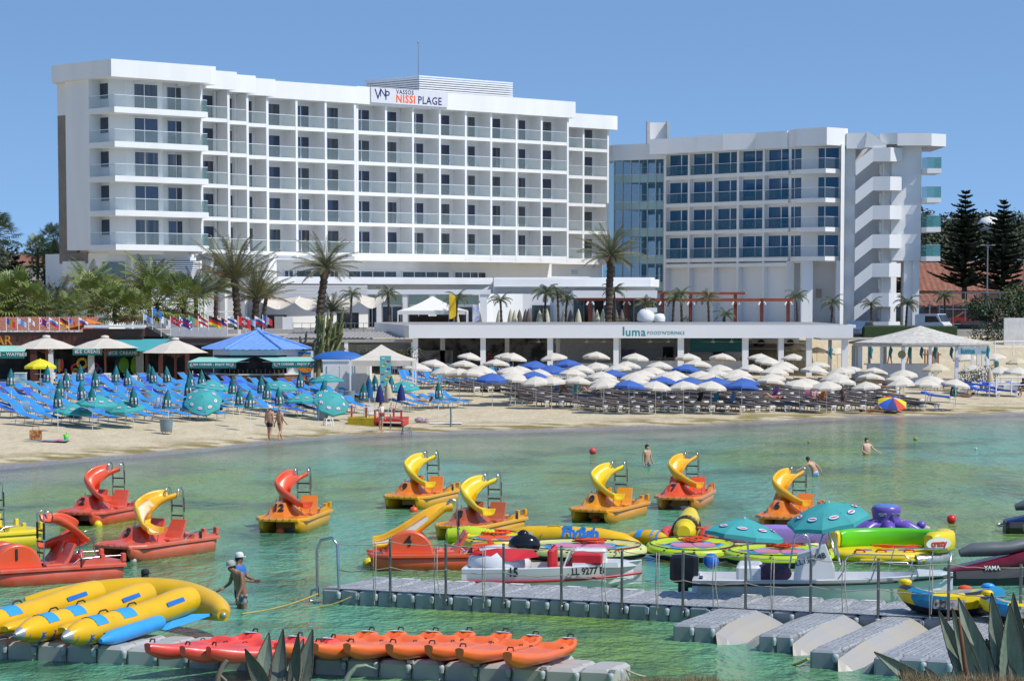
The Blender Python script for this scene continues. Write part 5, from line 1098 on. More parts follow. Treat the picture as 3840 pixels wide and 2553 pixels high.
def pedalo(u, v, head, num, hull, hump, slide, label, kind='A', buoy=None, inner=None):
    p = pz(u, v); rz = math.atan2(head[1], head[0]); t = thing('pedal_boat', label, 'pedal boat', p, rz, 'moored pedal boats with slides')
    q = MB()
    for s in (-1, 1):                                                # floats
        rings = []
        for x, w, zb, zt in ((-1.95,.17,-.10,.40),(-1.7,.22,-.2,.40),(0,.24,-.22,.40),(1.2,.23,-.2,.41),(1.75,.17,-.05,.42),(2.0,.07,.15,.43)):
            y = s*.58; rings.append([(x,y-w,zt),(x,y-w*.95,(zt+zb)/2+.06),(x,y-w*.9,(zt+zb)/2+.03),(x,y-w*.55,zb),(x,y+w*.55,zb),(x,y+w*.9,(zt+zb)/2+.03),(x,y+w*.95,(zt+zb)/2+.06),(x,y+w,zt)])
        q.loft(rings)
    out = [(-2.0,-.84),(1.55,-.88),(2.05,-.62),(2.1,0),(2.05,.62),(1.55,.88),(-2.0,.84)]; ins = [(x*.955,y*.92) for x, y in out]
    q.prism(out, .37, .43); q.loft([[(x,y,.431) for x,y in out],[(x*.99,y*.985,.47) for x,y in out],[(x,y,.47) for x,y in ins],[(x,y,.435) for x,y in ins]], True, False, False)
    q.bx(.3,1.2,-.3,.3,.1,.37); q.prism([(-2.0,-.75),(-1.35,-.8),(-1.35,.8),(-2.0,.75)], .432, .52)
    for y in (-.72,.72):
        q.add([(-1.35,y-.09,.43),(-1.35,y+.09,.43),(-.75,y+.09,.43),(-.75,y-.09,.43),(-1.35,y-.08,.62),(-1.35,y+.08,.62),(-.85,y+.08,.58),(-.85,y-.08,.58)], [(0,3,2,1),(4,5,6,7),(0,1,5,4),(1,2,6,5),(2,3,7,6),(3,0,4,7)])
        for x in (-1.95,-1.35): q.rbx(x-.06,x+.06,y-.07,y+.07,.5,.72,.015)
        q.tube([(-1.95,y,.66),(-1.35,y,.66)], .02, 6, k=1); q.tube([(-1.35,y,.66),(-.7,y,.62),(-.45,y,.45)], .018, 6, k=1)
    for k in range(5): q.bx(2.0,2.115,-.5+.22*k,-.47+.22*k,.44,.475)
    q.build('hull', [hull, STEEL], t)
    if kind == 'A':
        q = MB(); S_ = [(-.80,.435),(-.62,.72),(-.44,.90),(-.10,.90),(.16,.66),(.60,.435)]
        q.loft([[(x0,y*.93,max(.43,.43+(z-.43)*f)) for y, z in S_] for x0, f in ((-.05,.86),(.25,1.0),(.80,.95),(1.05,.25),(1.75,.05))], True, True, False); ho = q.build('pedal_housing', hump, t)
        if num: text(num, .36, BLACK, ho, frame_M((.95,-.28,.725), (0,1,0.0), (-.61,0,.79)), bold=.014, depth=.015)
        if num in ('3','9','8'): text(num, .3, BLACK, ho, frame_M((-1.05,.835,.54), (-1,0,0), (0,0,1)), bold=.012, depth=.01)
    else:
        q = MB(); n = 18; r = .66
        for s in (-1,1):
            y0, y1 = (s*.38 - .22, s*.38 + .22); rg = [[(.95+rr*math.cos(math.pi*k/n), y, .42+rr*math.sin(math.pi*k/n)) for k in range(n+1)] for y, rr in ((y0,r-.05),(y0+.02,r),(y1-.02,r),(y1,r-.05))]
            q.grid(rg, True); q.add(rg[0], [tuple(range(n+1))]); q.add(rg[-1], [tuple(range(n,-1,-1))])
        q.bx(.35,1.7,-.75,.75,.42,.5); ho = q.build('wheel_housing', hump, t)
        for x in (.95,): text(num, .40, BLACK, ho, frame_M((x+.05,.612,.80), (-1,0,0), (0,0,1)), bold=.012, depth=.01)
        text(num, .30, BLACK, ho, frame_M((-.7,.855,.52), (-1,0,0), (0,0,1)), bold=.012, depth=.01); text(num, .36, BLACK, ho, frame_M((1.56,-.1,.66), (0,1,0), (-.2,0,1)), bold=.012)
    for y in (-.38,.38):
        q = MB(); q.loft([[(-.35,y-.3,.43),(-.35,y+.3,.43),(-.2,y+.3,.43),(-.2,y-.3,.43)],[(-.52,y-.28,.7),(-.52,y+.28,.7),(-.42,y+.28,.7),(-.42,y-.28,.7)],[(-.66,y-.25,1.02),(-.66,y+.25,1.02),(-.6,y+.25,1.02),(-.6,y-.25,1.02)]], True, True, False)
        q.rbx(-.3,.2,y-.28,y+.28,.44,.52,.02); q.build('seat', hump if kind == 'A' else hull, t)
    # slide
    if kind == 'A': path = [(-.75,.04,1.66),(-.5,-.04,1.64),(-.2,-.28,1.50),(.08,-.44,1.26),(.32,-.32,1.06),(.56,.02,.92),(.76,.38,.80),(.86,.66,.75)]; bank = [0,.25,.7,.95,.9,.6,.25,0]; lad = (-.86,.12,0)
    elif kind == 'B': path = [(-.25,.05,1.62),(0,.05,1.6),(.4,.08,1.36),(.9,.10,1.02),(1.3,.1,.80),(1.7,.1,.66),(1.95,.1,.65)]; bank = [0,.1,.45,.6,.55,.4,.3]; lad = (-.38,.05,0)
    else: path = [(.05,.35,1.62),(-.15,.3,1.62),(-.55,.2,1.5),(-.95,-.02,1.28),(-1.1,-.3,1.1),(-.85,-.55,.92),(-.45,-.65,.86),(-.2,-.66,.85)]; bank = [0,-.1,-.6,-.95,-.95,-.6,-.3,0]; lad = (.12,.35,0)
    q, pts = sweep(path, SLIDE_P, bank); so = q.build('slide', slide, t)
    if inner:
        q2, _ = sweep(path[2:], [(-.19,.036),(-.1,.006),(.1,.006),(.19,.036),(.1,.004),(-.1,.004)], bank[2:]); q2.build('worn_slide_bed', inner, so)
    lx, ly, zt = lad[0], lad[1], path[0][2]; q = MB(); W = .22
    q.k = 0
    for s in (-1,1):
        y = ly + s*W
        if kind == 'C':
            q.tube([(lx+.1,y,.44),(lx+.1,y,zt)], .02, 6)
        else: q.tube([(lx-.06,y,.44),(lx,y,zt)], .02, 6)
        q.tube([(lx-.0,y,zt-.1),(lx-.02,y,zt+.17),(lx+.06,y,zt+.27),(lx+.18,y,zt+.27),(lx+.26,y,zt+.15),(lx+.27,y,zt)] if kind != 'C' else [(lx+.1,y,zt-.1),(lx+.1,y,zt+.2),(lx,y,zt+.27),(lx-.12,y,zt+.27),(lx-.2,y,zt)], .02, 7)
        q.tube([(lx-.03 if kind != 'C' else lx+.1,y,zt-.02),(lx-.04 if kind != 'C' else lx+.1,y,zt-.45)], .032, 6, k=1)
        q.tube([(lx-.06,y,.6),(lx-.25,y,.44)], .016, 6)
    for k in range(4): z = .52+.29*k; q.tube([(lx+(-.05 if kind != 'C' else .1),ly-W,z),(lx+(-.05 if kind != 'C' else .1),ly+W,z)], .024, 6, k=1)
    q.build('ladder', [STEEL, GRIP], t)
    q = MB(); m_ = pts[len(pts)*5//9]; e_ = pts[-2]
    if kind == 'A': q.tube([tuple(m_-V((0,.18,.1))),(m_.x+.15,m_.y-.2,.44)], .016, 6); q.build('slide_strut', STEEL, t); q = MB()
    elif kind == 'C': q.tube([tuple(m_),(m_.x,m_.y+.3,.44)], .018, 6); q.build('slide_strut', STEEL, t); q = MB(); q.tube([(-1.25,-.2,1.25),(-1.45,-.2,1.3),(-1.55,-.2,1.15),(-1.5,-.2,.8),(-1.65,-.2,.5)], .018, 6); q.build('side_handrail', STEEL, t); q = MB()
    q.tube([(e_.x,e_.y-.18,e_.z-.05),(e_.x+.02,e_.y-.15,.5),(e_.x+.02,e_.y+.1,.5),(e_.x,e_.y+.12,e_.z-.05)], .016, 6); q.build('slide_support', STEEL, t)
    if buoy:
        du, dv, m, lab, r = buoy; b_ = pz(u+du, v+dv); q = MB(); q.ell((0,0,.03), r, r, r, 12, 8); q.tube([(0,0,r),(0,0,r+.08)], .03, 6); o = q.build('mooring_buoy', m); o.location = b_; tag(o, lab, 'buoy', 'mooring buoys of the pedal boats')
Y_, O_, Rd_, RO_ = plast('yellow', (.86,.60,.005)), plast('orange', (.74,.20,.012)), plast('red', (.66,.075,.035), (.60,.16,.11)), plast('red_orange', (.74,.085,.02))
YO_ = plast('yellow_orange', (.78,.36,.005)); AM_ = plast('amber', (.85,.40,.01), (.85,.52,.03)); SAL_ = plast('salmon', (.66,.12,.06), (.58,.20,.14)); BR_ = plast('faded_brick', (.48,.10,.035)); WORN = mat('worn_cream', (.80,.60,.28), .4, var=.1, col2=(.82,.72,.55))
BUO = mat('orange_buoy', (.75,.10,.02), .35); BUY = mat('yellow_buoy', (.75,.6,.02), .4); BUW = mat('white_buoy', (.6,.58,.48), .5); BUR = mat('red_buoy', (.75,.02,.02), .25)
pedalo(1580,1893,(-.32,-.95),'9',YO_,O_,Y_,'yellow orange pedal boat numbered 9 with a yellow slide','A',(-28,25,BUO,'orange buoy under the bow of boat 9',.16))
pedalo(1103,1978,(-.16,-.99),'12',YO_,O_,RO_,'yellow orange pedal boat numbered 12 with a red slide','A',(-52,18,BUO,'orange buoy under the bow of boat 12',.15))
pedalo(2283,1943,(-.36,-.93),'0',plast('deep_orange', (.78,.30,.008)),plast('deep_orange', (.78,.30,.008)),Y_,'deep orange pedal boat numbered 0 with a yellow slide','A',(-50,12,BUO,'orange buoy under the bow of boat 0',.15))
pedalo(2569,1896,(-.22,-.97),'7',plast('apricot', (.74,.24,.03), (.66,.26,.12)),RO_,AM_,'apricot pedal boat numbered 7 with an amber slide')
pedalo(2965,1970,(-.28,-.96),'6',plast('apricot', (.74,.24,.03)),O_,AM_,'orange pedal boat numbered 6 behind the teal parasol')
pedalo(1800,2006,(-.38,-.92),'8',YO_,BR_,Y_,'pedal boat numbered 8 with brick coloured bow and yellow slide')
pedalo(388,1953,(-.32,-.95),'2',Rd_,Rd_,RO_,'red pedal boat numbered 2 with a red orange slide','A',(-22,18,BUY,'yellow buoy under the bow of boat 2',.16))
pedalo(585,2081,(-.5,-.87),'3',SAL_,Rd_,AM_,'salmon pedal boat numbered 3 with an amber slide','A',(-85,24,BUW,'white buoy under the bow of boat 3',.1),WORN)
pedalo(165,2180,(-.84,-.54),'1',Rd_,RO_,plast('red_slide', (.76,.075,.012)),'red pedal boat numbered 1 with round wheel housings','C')
pedalo(1662,2128,(-.995,-.08),'4',plast('orange_red', (.74,.10,.025)),plast('orange_red', (.74,.10,.025)),AM_,'orange red pedal boat numbered 4 with a straight faded slide','B',(-280,-12,BUY,'yellow buoy at the bow of boat 4',.17),mat('worn_pale', (.74,.66,.58), .4, var=.1))
pedalo(-105,2052,(-.75,-.66),'',plast('lemon', (.80,.62,.02)),plast('lemon', (.80,.62,.02)),Y_,'lemon yellow pedal boat cut by the left picture edge')
def buoy(u, v, r, m, lab, up=.5):
    p = pz(u, v); q = MB(); q.ell((0,0,r*up), r, r, r, 18, 12); q.tube([(0,0,-.1),(0,0,r*(up-1)+.08)], r*.4, 8); o = q.build('buoy', m); o.location = p; tag(o, lab, 'buoy', 'marker buoys')
buoy(2880+1685/2.45, 1961, .155, BUR, 'large shiny red buoy right of the inflatables', .85); buoy(2880+2042/2.45, 2053, .1, BUO, 'orange buoy above the maroon jet ski'); buoy(1920+743/2.45, 1701, .17, mat('pink_red_buoy', (.65,.06,.06), .5), 'faded red buoy left of the standing boy', .7)
buoy(2880+1355/2.45, 1650, .12, mat('olive_buoy', (.3,.3,.05), .6), 'small olive buoy far out on the right'); buoy(2880+1910/2.45, 1685, .07, BUW, 'tiny pale float at the far right'); buoy(2880+375/2.45, 1660, .07, mat('olive_buoy', (.3,.3,.05)), 'tiny dark float left of the bathing man')
# ---------------------------------------------------------------- floating docks
DK = mat('dock_plastic', (.31,.325,.34), .55, var=.1, scale=3, col2=(.22,.23,.24), mix=(.4,.6)); DKL = mat('dock_plastic_pale', (.46,.45,.43), .5, var=.12, scale=1.2, col2=(.36,.345,.31))
DKB = mat('ramp_plastic', (.37,.355,.33), .45, var=.1, scale=.9, col2=(.42,.37,.26), mix=(.5,.7))
def studs(m):
    n = m.node_tree; b = n.nodes['Principled BSDF']; t = n.nodes['Texture Coordinate']; v2 = n.nodes.new('ShaderNodeTexVoronoi'); v2.inputs['Scale'].default_value = 6.5; v2.inputs['Randomness'].default_value = .55; v2.feature = 'DISTANCE_TO_EDGE'
    r2 = n.nodes.new('ShaderNodeMapRange'); r2.inputs[1].default_value = .06; r2.inputs[2].default_value = .16; r2.inputs[3].default_value = .58; m2 = n.nodes.new('ShaderNodeMix'); m2.data_type = 'RGBA'; m2.blend_type = 'MULTIPLY'; m2.inputs[0].default_value = 1
    n.links.new(t.outputs['Object'], v2.inputs['Vector']); n.links.new(v2.outputs['Distance'], r2.inputs[0]); n.links.new(b.inputs['Base Color'].links[0].from_socket, m2.inputs[6]); n.links.new(r2.outputs[0], m2.inputs[7]); n.links.new(m2.outputs[2], b.inputs['Base Color'])
    n = m.node_tree; b = n.nodes['Principled BSDF']; t = n.nodes['Texture Coordinate']; vo = n.nodes.new('ShaderNodeTexVoronoi'); vo.inputs['Scale'].default_value = 11; vo.inputs['Randomness'].default_value = .15
    bp = n.nodes.new('ShaderNodeBump'); bp.inputs['Distance'].default_value = .03; bp.inputs['Strength'].default_value = .8; n.links.new(t.outputs['Object'], vo.inputs['Vector']); n.links.new(vo.outputs['Distance'], bp.inputs['Height']); n.links.new(bp.outputs[0], b.inputs['Normal'])
DKT = mat('dock_deck', (.42,.43,.44), .6, var=.12, scale=2.2, col2=(.31,.32,.33)); studs(DKT)
def cube_mesh(w, d, h, nm, m1, m2, b=.05):
    q = MB(); q.rbx(-w/2, w/2, -d/2, d/2, -.18, h, b, 0, False)
    q.lathe([(.045,h-.22),(.06,h-.14),(.06,h-.08),(.03,h-.06)], 10, (w/2-.01,-d/2-.02,0), k=1)
    me = q.mesh(nm, [m1, m2, m1]); return me
LUG = mat('dock_lug', (.42,.46,.48), .4)
O_D = pz(1205, 2262); TD = V((.919,-.394,0)); BD = V((.394,.919,0)); RZD = math.atan2(TD.y, TD.x)
def main_dock():
    t = thing('floating_dock', 'long grey floating dock of plastic cubes with jet ski berths and a rope railing', 'dock', O_D, RZD)
    cm = cube_mesh(.485, .485, .37, 'float_cube', DK, LUG); n = 0
    def cube(s, b, h=0):
        o = bpy.data.objects.new('float_cube', cm); C.objects.link(o); o.parent = t; o.location = (s, b, h)
    for i in range(40): cube(.25+.5*i, .25)
    q = MB(); q.rbx(.0, 21, .5, 1.0, -.15, .37, .03); q.build('walkway', DKT, t)
    q = MB(); q.bx(.02, 21, .04, .49, .372, .385); q.build('walkway_deck', DKT, t)
    for k in range(14):                                             # berths on the far side
        s0 = .02+1.5*k; q = MB(); rings = []
        for b, w, z, zb in ((1.0,.73,.37,-.15),(1.9,.73,.37,-.15),(2.35,.72,.40,-.15),(2.75,.66,.40,-.12),(3.05,.52,.34,-.1),(3.22,.32,.22,-.1),(3.3,.15,.02,-.1)):
            c = s0+.75; rings.append([(c-w,b,zb),(c-w,b,z-.06),(c-w+.05,b,z),(c-.12,b,z),(c,b,z-.05),(c+.12,b,z),(c+w-.05,b,z),(c+w,b,z-.06),(c+w,b,zb)])
        q.loft(rings, True, True, False); bo = q.build('berth', DKT, t)
        q = MB(); q.add([(s0+.95,2.45,.408),(s0+1.3,2.45,.408),(s0+1.28,2.62,.408),(s0+.95,2.62,.408)], [(0,1,2,3)]); q.build('white_stripe', LET, bo)
    def finger(s0, s1, b0):
        w = s1-s0; nc = max(1, round(w/.5)); d = w/nc
        q = MB(); q.rbx(s0, s1, b0+.5, -.01, -.15, .37, .03); q.build('berth_side', DKT, t)
        for i in range(nc):
            o = bpy.data.objects.new('float_cube', cm); C.objects.link(o); o.parent = t; o.location = (s0+d*(i+.5), b0+.25, 0); o.scale.x = d/.5
    def ramp(s0, s1, b0):
        c = (s0+s1)/2; w = (s1-s0)/2-.02; q = MB(); rings = []
        for b, z in ((-.15,.36),(b0*.3,.36),(b0*.7,.33),(b0-.05,.22),(b0-.3,-.04)):
            f = 1 if b > b0*.8 else (.92 if b > b0-.2 else .72); rings.append([(c-w*f,b,-.15),(c-w*f,b,z),(c-w*.55*f,b,z-.10),(c,b,z-.27),(c+w*.55*f,b,z-.10),(c+w*f,b,z),(c+w*f,b,-.15)])
        q.loft(rings, True, True, False); q.build('launch_ramp', DKB, t)
    finger(10.25,11.2,-3.2); ramp(11.2,12.5,-3.2); finger(12.5,13.25,-4.1); ramp(13.25,14.2,-4.2); finger(14.2,14.78,-6.05); ramp(14.78,15.65,-6.1); finger(15.65,19.3,-6.5)
    rp_ = MB(); prev = None
    def s_at(u, b):
        d = ray(u, 2260); a = O_D + BD*b; k = d.x/d.y; return (k*a.y - a.x)/(TD.x - k*TD.y)
    us = [960+x/2.45 for x in (1247,1757,2287)] + [1920+x/2.45 for x in (465,1020,1580,2155)] + [2880+x/2.45 for x in (400,1020,1665,2327)]
    ss = [s_at(u, .08) for u in us]; pts = []
    for s in ss:
        q = MB(); q.tube([(s,.0,.2),(s,.0,1.66)], .035, 8); q.lathe([(.06,.12),(.06,.24),(.04,.26)], 8, (s,.0,0)); q.build('stanchion', mat('stanchion_steel', (.22,.21,.19), .4, .7), t)
    q = MB(); q.tube([(-.15,.1,.15),(-.17,.1,1.3),(-.05,.1,1.55),(.25,.1,1.62),(.4,.1,1.45),(.44,.1,.2)], .038, 8); q.tube([(-.15,.05,.35),(-.3,.05,.3),(-.33,.05,.05),(-.1,.05,.0)], .035, 8); q.build('boarding_rail', STEEL, t)
    for zf, sag in ((1.62,.05),(.98,.06)):
        prevp = V((.44,.1,zf-.15))
        for s in ss + [ss[-1]+1.5]:
            a, b = prevp, V((s,-.04,zf-(.02 if zf > 1.2 else 0))); q = MB(); q.tube([a.lerp(b,i/8)-V((0,0,sag*4*(i/8)*(1-i/8)+.01*((i*7) % 3))) for i in range(9)], .011, 5); q.build('rail_rope', ROPE, t); prevp = b
    for i, (s, z0, L_) in enumerate(((ss[0]-.4,1.55,1.5),(ss[1]-.25,1.55,1.4),(ss[2]-.5,1.6,1.5),(ss[4]-.45,1.55,1.6),(ss[5]-.62,1.6,1.45),(ss[6]-.75,1.55,1.3),(ss[7]-.9,1.6,1.3),(ss[8]-.8,1.6,1.3),(ss[9]-.4,1.55,1.2))):
        q = MB(); q.tube([(s,-.06,z0-L_),(s-.02,-.08,z0-L_*.5),(s-.01,-.05,z0),(s+.05,-.05,z0-.02),(s+.06,-.1,z0-L_*.5),(s+.03+.1*(i % 2),-.07,z0-L_*.9)], .012, 5); q.build('hanging_rope', ROPE, t)
    return t
main_dock()
O_K = pz(20, 2468); TK = V((.947,-.322,0)); BK_ = V((.322,.947,0)); RZK = math.atan2(TK.y, TK.x)
def kayak_dock():
    t = thing('floating_dock', 'near pale grey floating dock of big rounded cubes carrying the kayaks', 'dock', O_K, RZK)
    cm = cube_mesh(.67, .67, .35, 'float_cube', DKL, LUG, .07); w = .69
    for i in range(-3, 19):
        for j in range(3):
            if j == 2 and i > 16: continue
            o = bpy.data.objects.new('float_cube', cm); C.objects.link(o); o.parent = t; o.location = (w*(i+.5), w*(j+.5), rnd.uniform(-.015,.015)); o.rotation_euler = (rnd.uniform(-.02,.02), rnd.uniform(-.02,.02), 0)
    q = MB()
    for i in range(0, 19, 2): q.bx(w*(i+1)-.06, w*(i+1)+.06, .02, .16, .30, .365)
    q.build('joint_plates', DKL, t)
kayak_dock()
# ---------------------------------------------------------------- kayaks
def kayak_mesh(m):
    L_ = 2.95; N = 40; rings = []
    for i in range(N+1):
        f = i/N; x = L_*f; w = .39*max(.04, math.sin(math.pi*min(1,(f*.93+.035)))**.62); kz = .0 + .20*max(0,(.16-f)/.16)**1.6 + .10*max(0,(f-.9)/.1)**1.5; g = .27 + .13*max(0,(.35-f)/.35)**1.4 + .035*max(0,(f-.8)/.2)**1.3
        ring = []
        for a in range(11):
            an = math.pi*a/10; cx = math.cos(an); sz = math.sin(an); ring.append((x, w*math.copysign(abs(cx)**.75, cx), g - (g-kz)*abs(sz)**.85))
        def well(y):
            d = 0
            for c0, c1, dep, hw in ((.50,.66,.17,.62),(.72,.90,.20,.7),(.30,.46,.05,.6)):
                if c0 < f < c1 and abs(y) < hw*w: e = min(1, (f-c0)/.025, (c1-f)/.05, (hw*w-abs(y))/.05); d = max(d, dep*e)
            if .655 < f < .72: d -= .06*min(1,(f-.655)/.02,(.72-f)/.02)
            if .89 < f < .97: d -= .05
            return d
        for a in range(1, 12): y = -w + 2*w*a/12; ring.append((x, y, g + .035*(1-(y/w)**2) - well(y)))
        rings.append(ring)
    q = MB(); q.loft(rings, True, True, True); return q.mesh('hull', m)
KO, KR = kayak_mesh(plast('kayak_orange', (.90,.15,.02), None, .35)), kayak_mesh(plast('kayak_red', (.86,.06,.035), None, .35))
KDIR = V((.42,.907,0)); KRZ = math.atan2(KDIR.y, KDIR.x)
_h = MB(); _h.tube([(0,-.07,0),(.02,-.05,.07),(.02,.05,.07),(0,.07,0)], .017, 6); KHm = _h.mesh('carry_handle', GRIP)
_d = MB(); _d.add([(0,-.12,0),(.10,-.13,.0),(.05,-.05,0),(.12,0,0),(.05,.04,0),(.10,.12,0),(-.02,.13,0),(-.04,.0,0)], [(0,1,2,7),(2,3,4,7),(4,5,6,7)]); KDm = _d.mesh('sticker', mat('sticker_print', (.55,.72,.80), .4, col2=(.6,.2,.3), mix=(.52,.6), scale=9))
kl = [(553,2399,1,.66),(684,2409,1,.74),(782,2411,1,.80),(1040,2397,0,.60),(1180,2399,0,.55),(1301,2399,0,.58),(1460,2401,0,.53),(1607,2405,0,.52),(1723,2417,0,.52),(1903,2431,0,.44)]
for i, (u, v, red, cs) in enumerate(kl):
    tip = pz(u, v, .80); t = thing('kayak', f"{'red' if red else 'orange'} sit on top kayak lying across the near dock, {nth(i+1)} from the left", 'kayak', (tip.x, tip.y, .37), math.acos(cs), 'kayaks lying on the near dock')
    t.scale = (1,1,.86)
    o = bpy.data.objects.new('hull', KR if red else KO); C.objects.link(o); o.parent = t
    for x, z in ((.12,.44),(2.86,.37)): o = bpy.data.objects.new('carry_handle', KHm); C.objects.link(o); o.parent = t; o.location = (x,0,z)
    for y in (-.3,.3): o = bpy.data.objects.new('side_handle', KHm); C.objects.link(o); o.parent = t; o.location = (1.75,y*1.12,.265); o.rotation_euler = (0,0,R(90)); o.scale = (.8,.8,.6)
    o = bpy.data.objects.new('sticker', KDm); C.objects.link(o); o.parent = t; o.location = (2.68,-.03,.385); o.scale = (1.1,1.1,1)
# ---------------------------------------------------------------- inflatable water toys
INY = mat('inflatable_yellow', (.80,.46,.005), .3, var=.08, scale=1.5, bump=.004, bscale=5); INB = mat('inflatable_blue', (.045,.34,.78), .32, var=.06); INB2 = mat('inflatable_deep_blue', (.02,.16,.55), .35); SILV = mat('silver_cap', (.42,.43,.44), .35, .4)
ROPY = mat('yellow_rope', (.55,.42,.10), .8, var=.2, scale=15)
def patch(q, c0, c1, r, a0, a1, k, n=6, off=.006, rr=None):
    """A patch laid on a tube from c0 to c1 (radius r) between the angles a0, a1 seen from above."""
    c0, c1 = V(c0), V(c1); d = (c1-c0).normalized(); x = d.cross(V((0,0,1))).normalized(); y = x.cross(d)
    q.grid([[tuple(c + x*math.sin(lerp(a0,a1,i/n))*(r1+off) + y*math.cos(lerp(a0,a1,i/n))*(r1+off)) for i in range(n+1)] for c, r1 in ((c0,r),(c0.lerp(c1,.33),r),(c0.lerp(c1,.66),r),(c1, rr or r))], True, k)
def flyfish():
    t = thing('towable_inflatable', 'yellow and blue three tube flying fish inflatable on the near dock', 'inflatable', O_K, RZK); D = lambda P: (V(P)-O_K).to_2d()
    Ri = Matrix.Rotation(-RZK, 3, 'Z'); loc = lambda p: Ri @ (p - O_K)
    tips = [loc(pz(-190,2378,.62)), loc(pz(64,2378,.62)), loc(pz(243,2388,.62))]; ends = [e + V((.16,.42,.06)) for e in (loc(pz(300,2258,.74)), loc(pz(490,2264,.74)), loc(pz(655,2282,.74)))]
    for i, (a, b) in enumerate(zip(tips, ends)):
        d = (b-a).normalized(); L_ = (b-a).length; r = .29
        pts = [a+d*x+V((0,0,z)) for x, z in ((0,.0),(.12,0),(.3,0),(.55,0),(.9,0),(L_*.45,0),(L_*.62,.02),(L_*.78,.06),(L_*.9,.1),(L_,.12))]; rr = [.06,.13,.2,.265,.29,.29,.29,.31,.32,.28]
        q = MB(); q.tube(pts, rr, 20, k=0); q.tube([pts[0]-d*.09,pts[0],pts[1]], [.04,.075,.142], 14, k=1)
        to = q.build('rider_tube', [INY, SILV], t)
        for f0, f1 in ((.80,1.2),(1.75,2.25)): q = MB(); patch(q, a+d*f0, a+d*f1, .292, -1.15, 1.1, 0); q.build('blue_panel', [INB, INB2], to)
        q = MB(); patch(q, a+d*.22, a+d*.55, .168, 1.6, 4.6, 1, 8, .008, .265); patch(q, a+d*.55, a+d*1.0, .265, 1.7, 4.5, 1, 8, .008, .292); q.build('blue_belly', [INB, INB2], to)
        q = MB(); patch(q, a+d*(L_*.72)+V((0,0,.05)), a+d*(L_*.86)+V((0,0,.085)), .318, .95, 1.25, 1); q.build('blue_stripe', [INB, INB2], to)
        for f in (1.35, 2.4):
            q = MB(); c = a+d*f+V((0,0,.29)); q.tube([c-d*.18,c-d*.1+V((0,0,.06)),c+d*.1+V((0,0,.06)),c+d*.18], .018, 6); q.build('grab_handle', GRIP, to)
    # crossing wing tube
    e0, m0, e1 = loc(pz(108,2254,.62)), loc(pz(430,2224,.74)), loc(pz(838,2298,.62)); e0 += V((-.1,0,0)); P = []
    for i in range(17):
        f = i/16; p = e0.lerp(e1, f); hump = math.sin(math.pi*f)**.8; p = V((p.x, lerp(p.y, m0.y+.1, hump), lerp(.58, .68, hump))); P.append(p)
    q = MB(); q.tube(P, [.05+.40*math.sin(math.pi*min(1,max(0,(i/16*.96+.02))))**.55 for i in range(17)], 20); w = q.build('wing_tube', INY, t)
    q = MB(); q.ell(tuple(P[-1]), .075, .075, .07, 10, 6); q.build('nose_cap', SILV, w)
    text('Flyfish', .16, mat('dark_print', (.03,.03,.03), .6), w, frame_M((P[10].x-.1, P[10].y-.36, P[10].z+.02), (1,-.05,-.05), (0,.25,1)), shear=.2)
    q = MB(); c4 = [loc(pz(*k)) for k in ((563,2346,.5),(620,2362,.42),(818,2299,.54),(740,2300,.6),(662,2302,.66))]; q.add([tuple(c) for c in c4], [(0,1,2,3,4)]); q.build('blue_sheet', INB, t)
    q = MB(); a = tips[2]+V((.52,.75,-.12)); b = tips[2].lerp(ends[2],.62)+V((.38,0,-.10)); d = (b-a).normalized(); q.tube([a-d*.18,a,a+d*.25,b-d*.1,b], [.05,.10,.16,.16,.13], 14); q.build('side_float', INB, t)
    for i in (0,1):
        q = MB(); a, b = tips[i].lerp(tips[i+1],.5), ends[i].lerp(ends[i+1],.5); d = (b-a).normalized(); q.tube([a+d*.75,a+d*.9,a+d*2.6,a+d*2.8], [.1,.2,.2,.1], 14, flat=.6); q.build('foot_cushion', INY, t)
    q = MB(); c = P[8]+V((-.2,-.3,.25)); q.tube([c+V((-.25,.25,.12)),c+V((-.15,-.05,-.1)),c+V((-.1,-.15,-.45)),c+V((.1,-.2,-.38)),c+V((.25,-.05,-.05)),c+V((.55,.3,.13))], .022, 6); 
    for k in range(3): q.tube([c+V((-.1,-.18,-.47))+V((.09*math.cos(x)*(1+.3*k),.06*math.sin(x),.04*math.sin(2*x)+.03*k)) for x in [i*.7 for i in range(10)]], .018, 6)
    q.build('tow_rope', mat('pale_rope', (.5,.45,.36)), t)
    return t
flyfish()
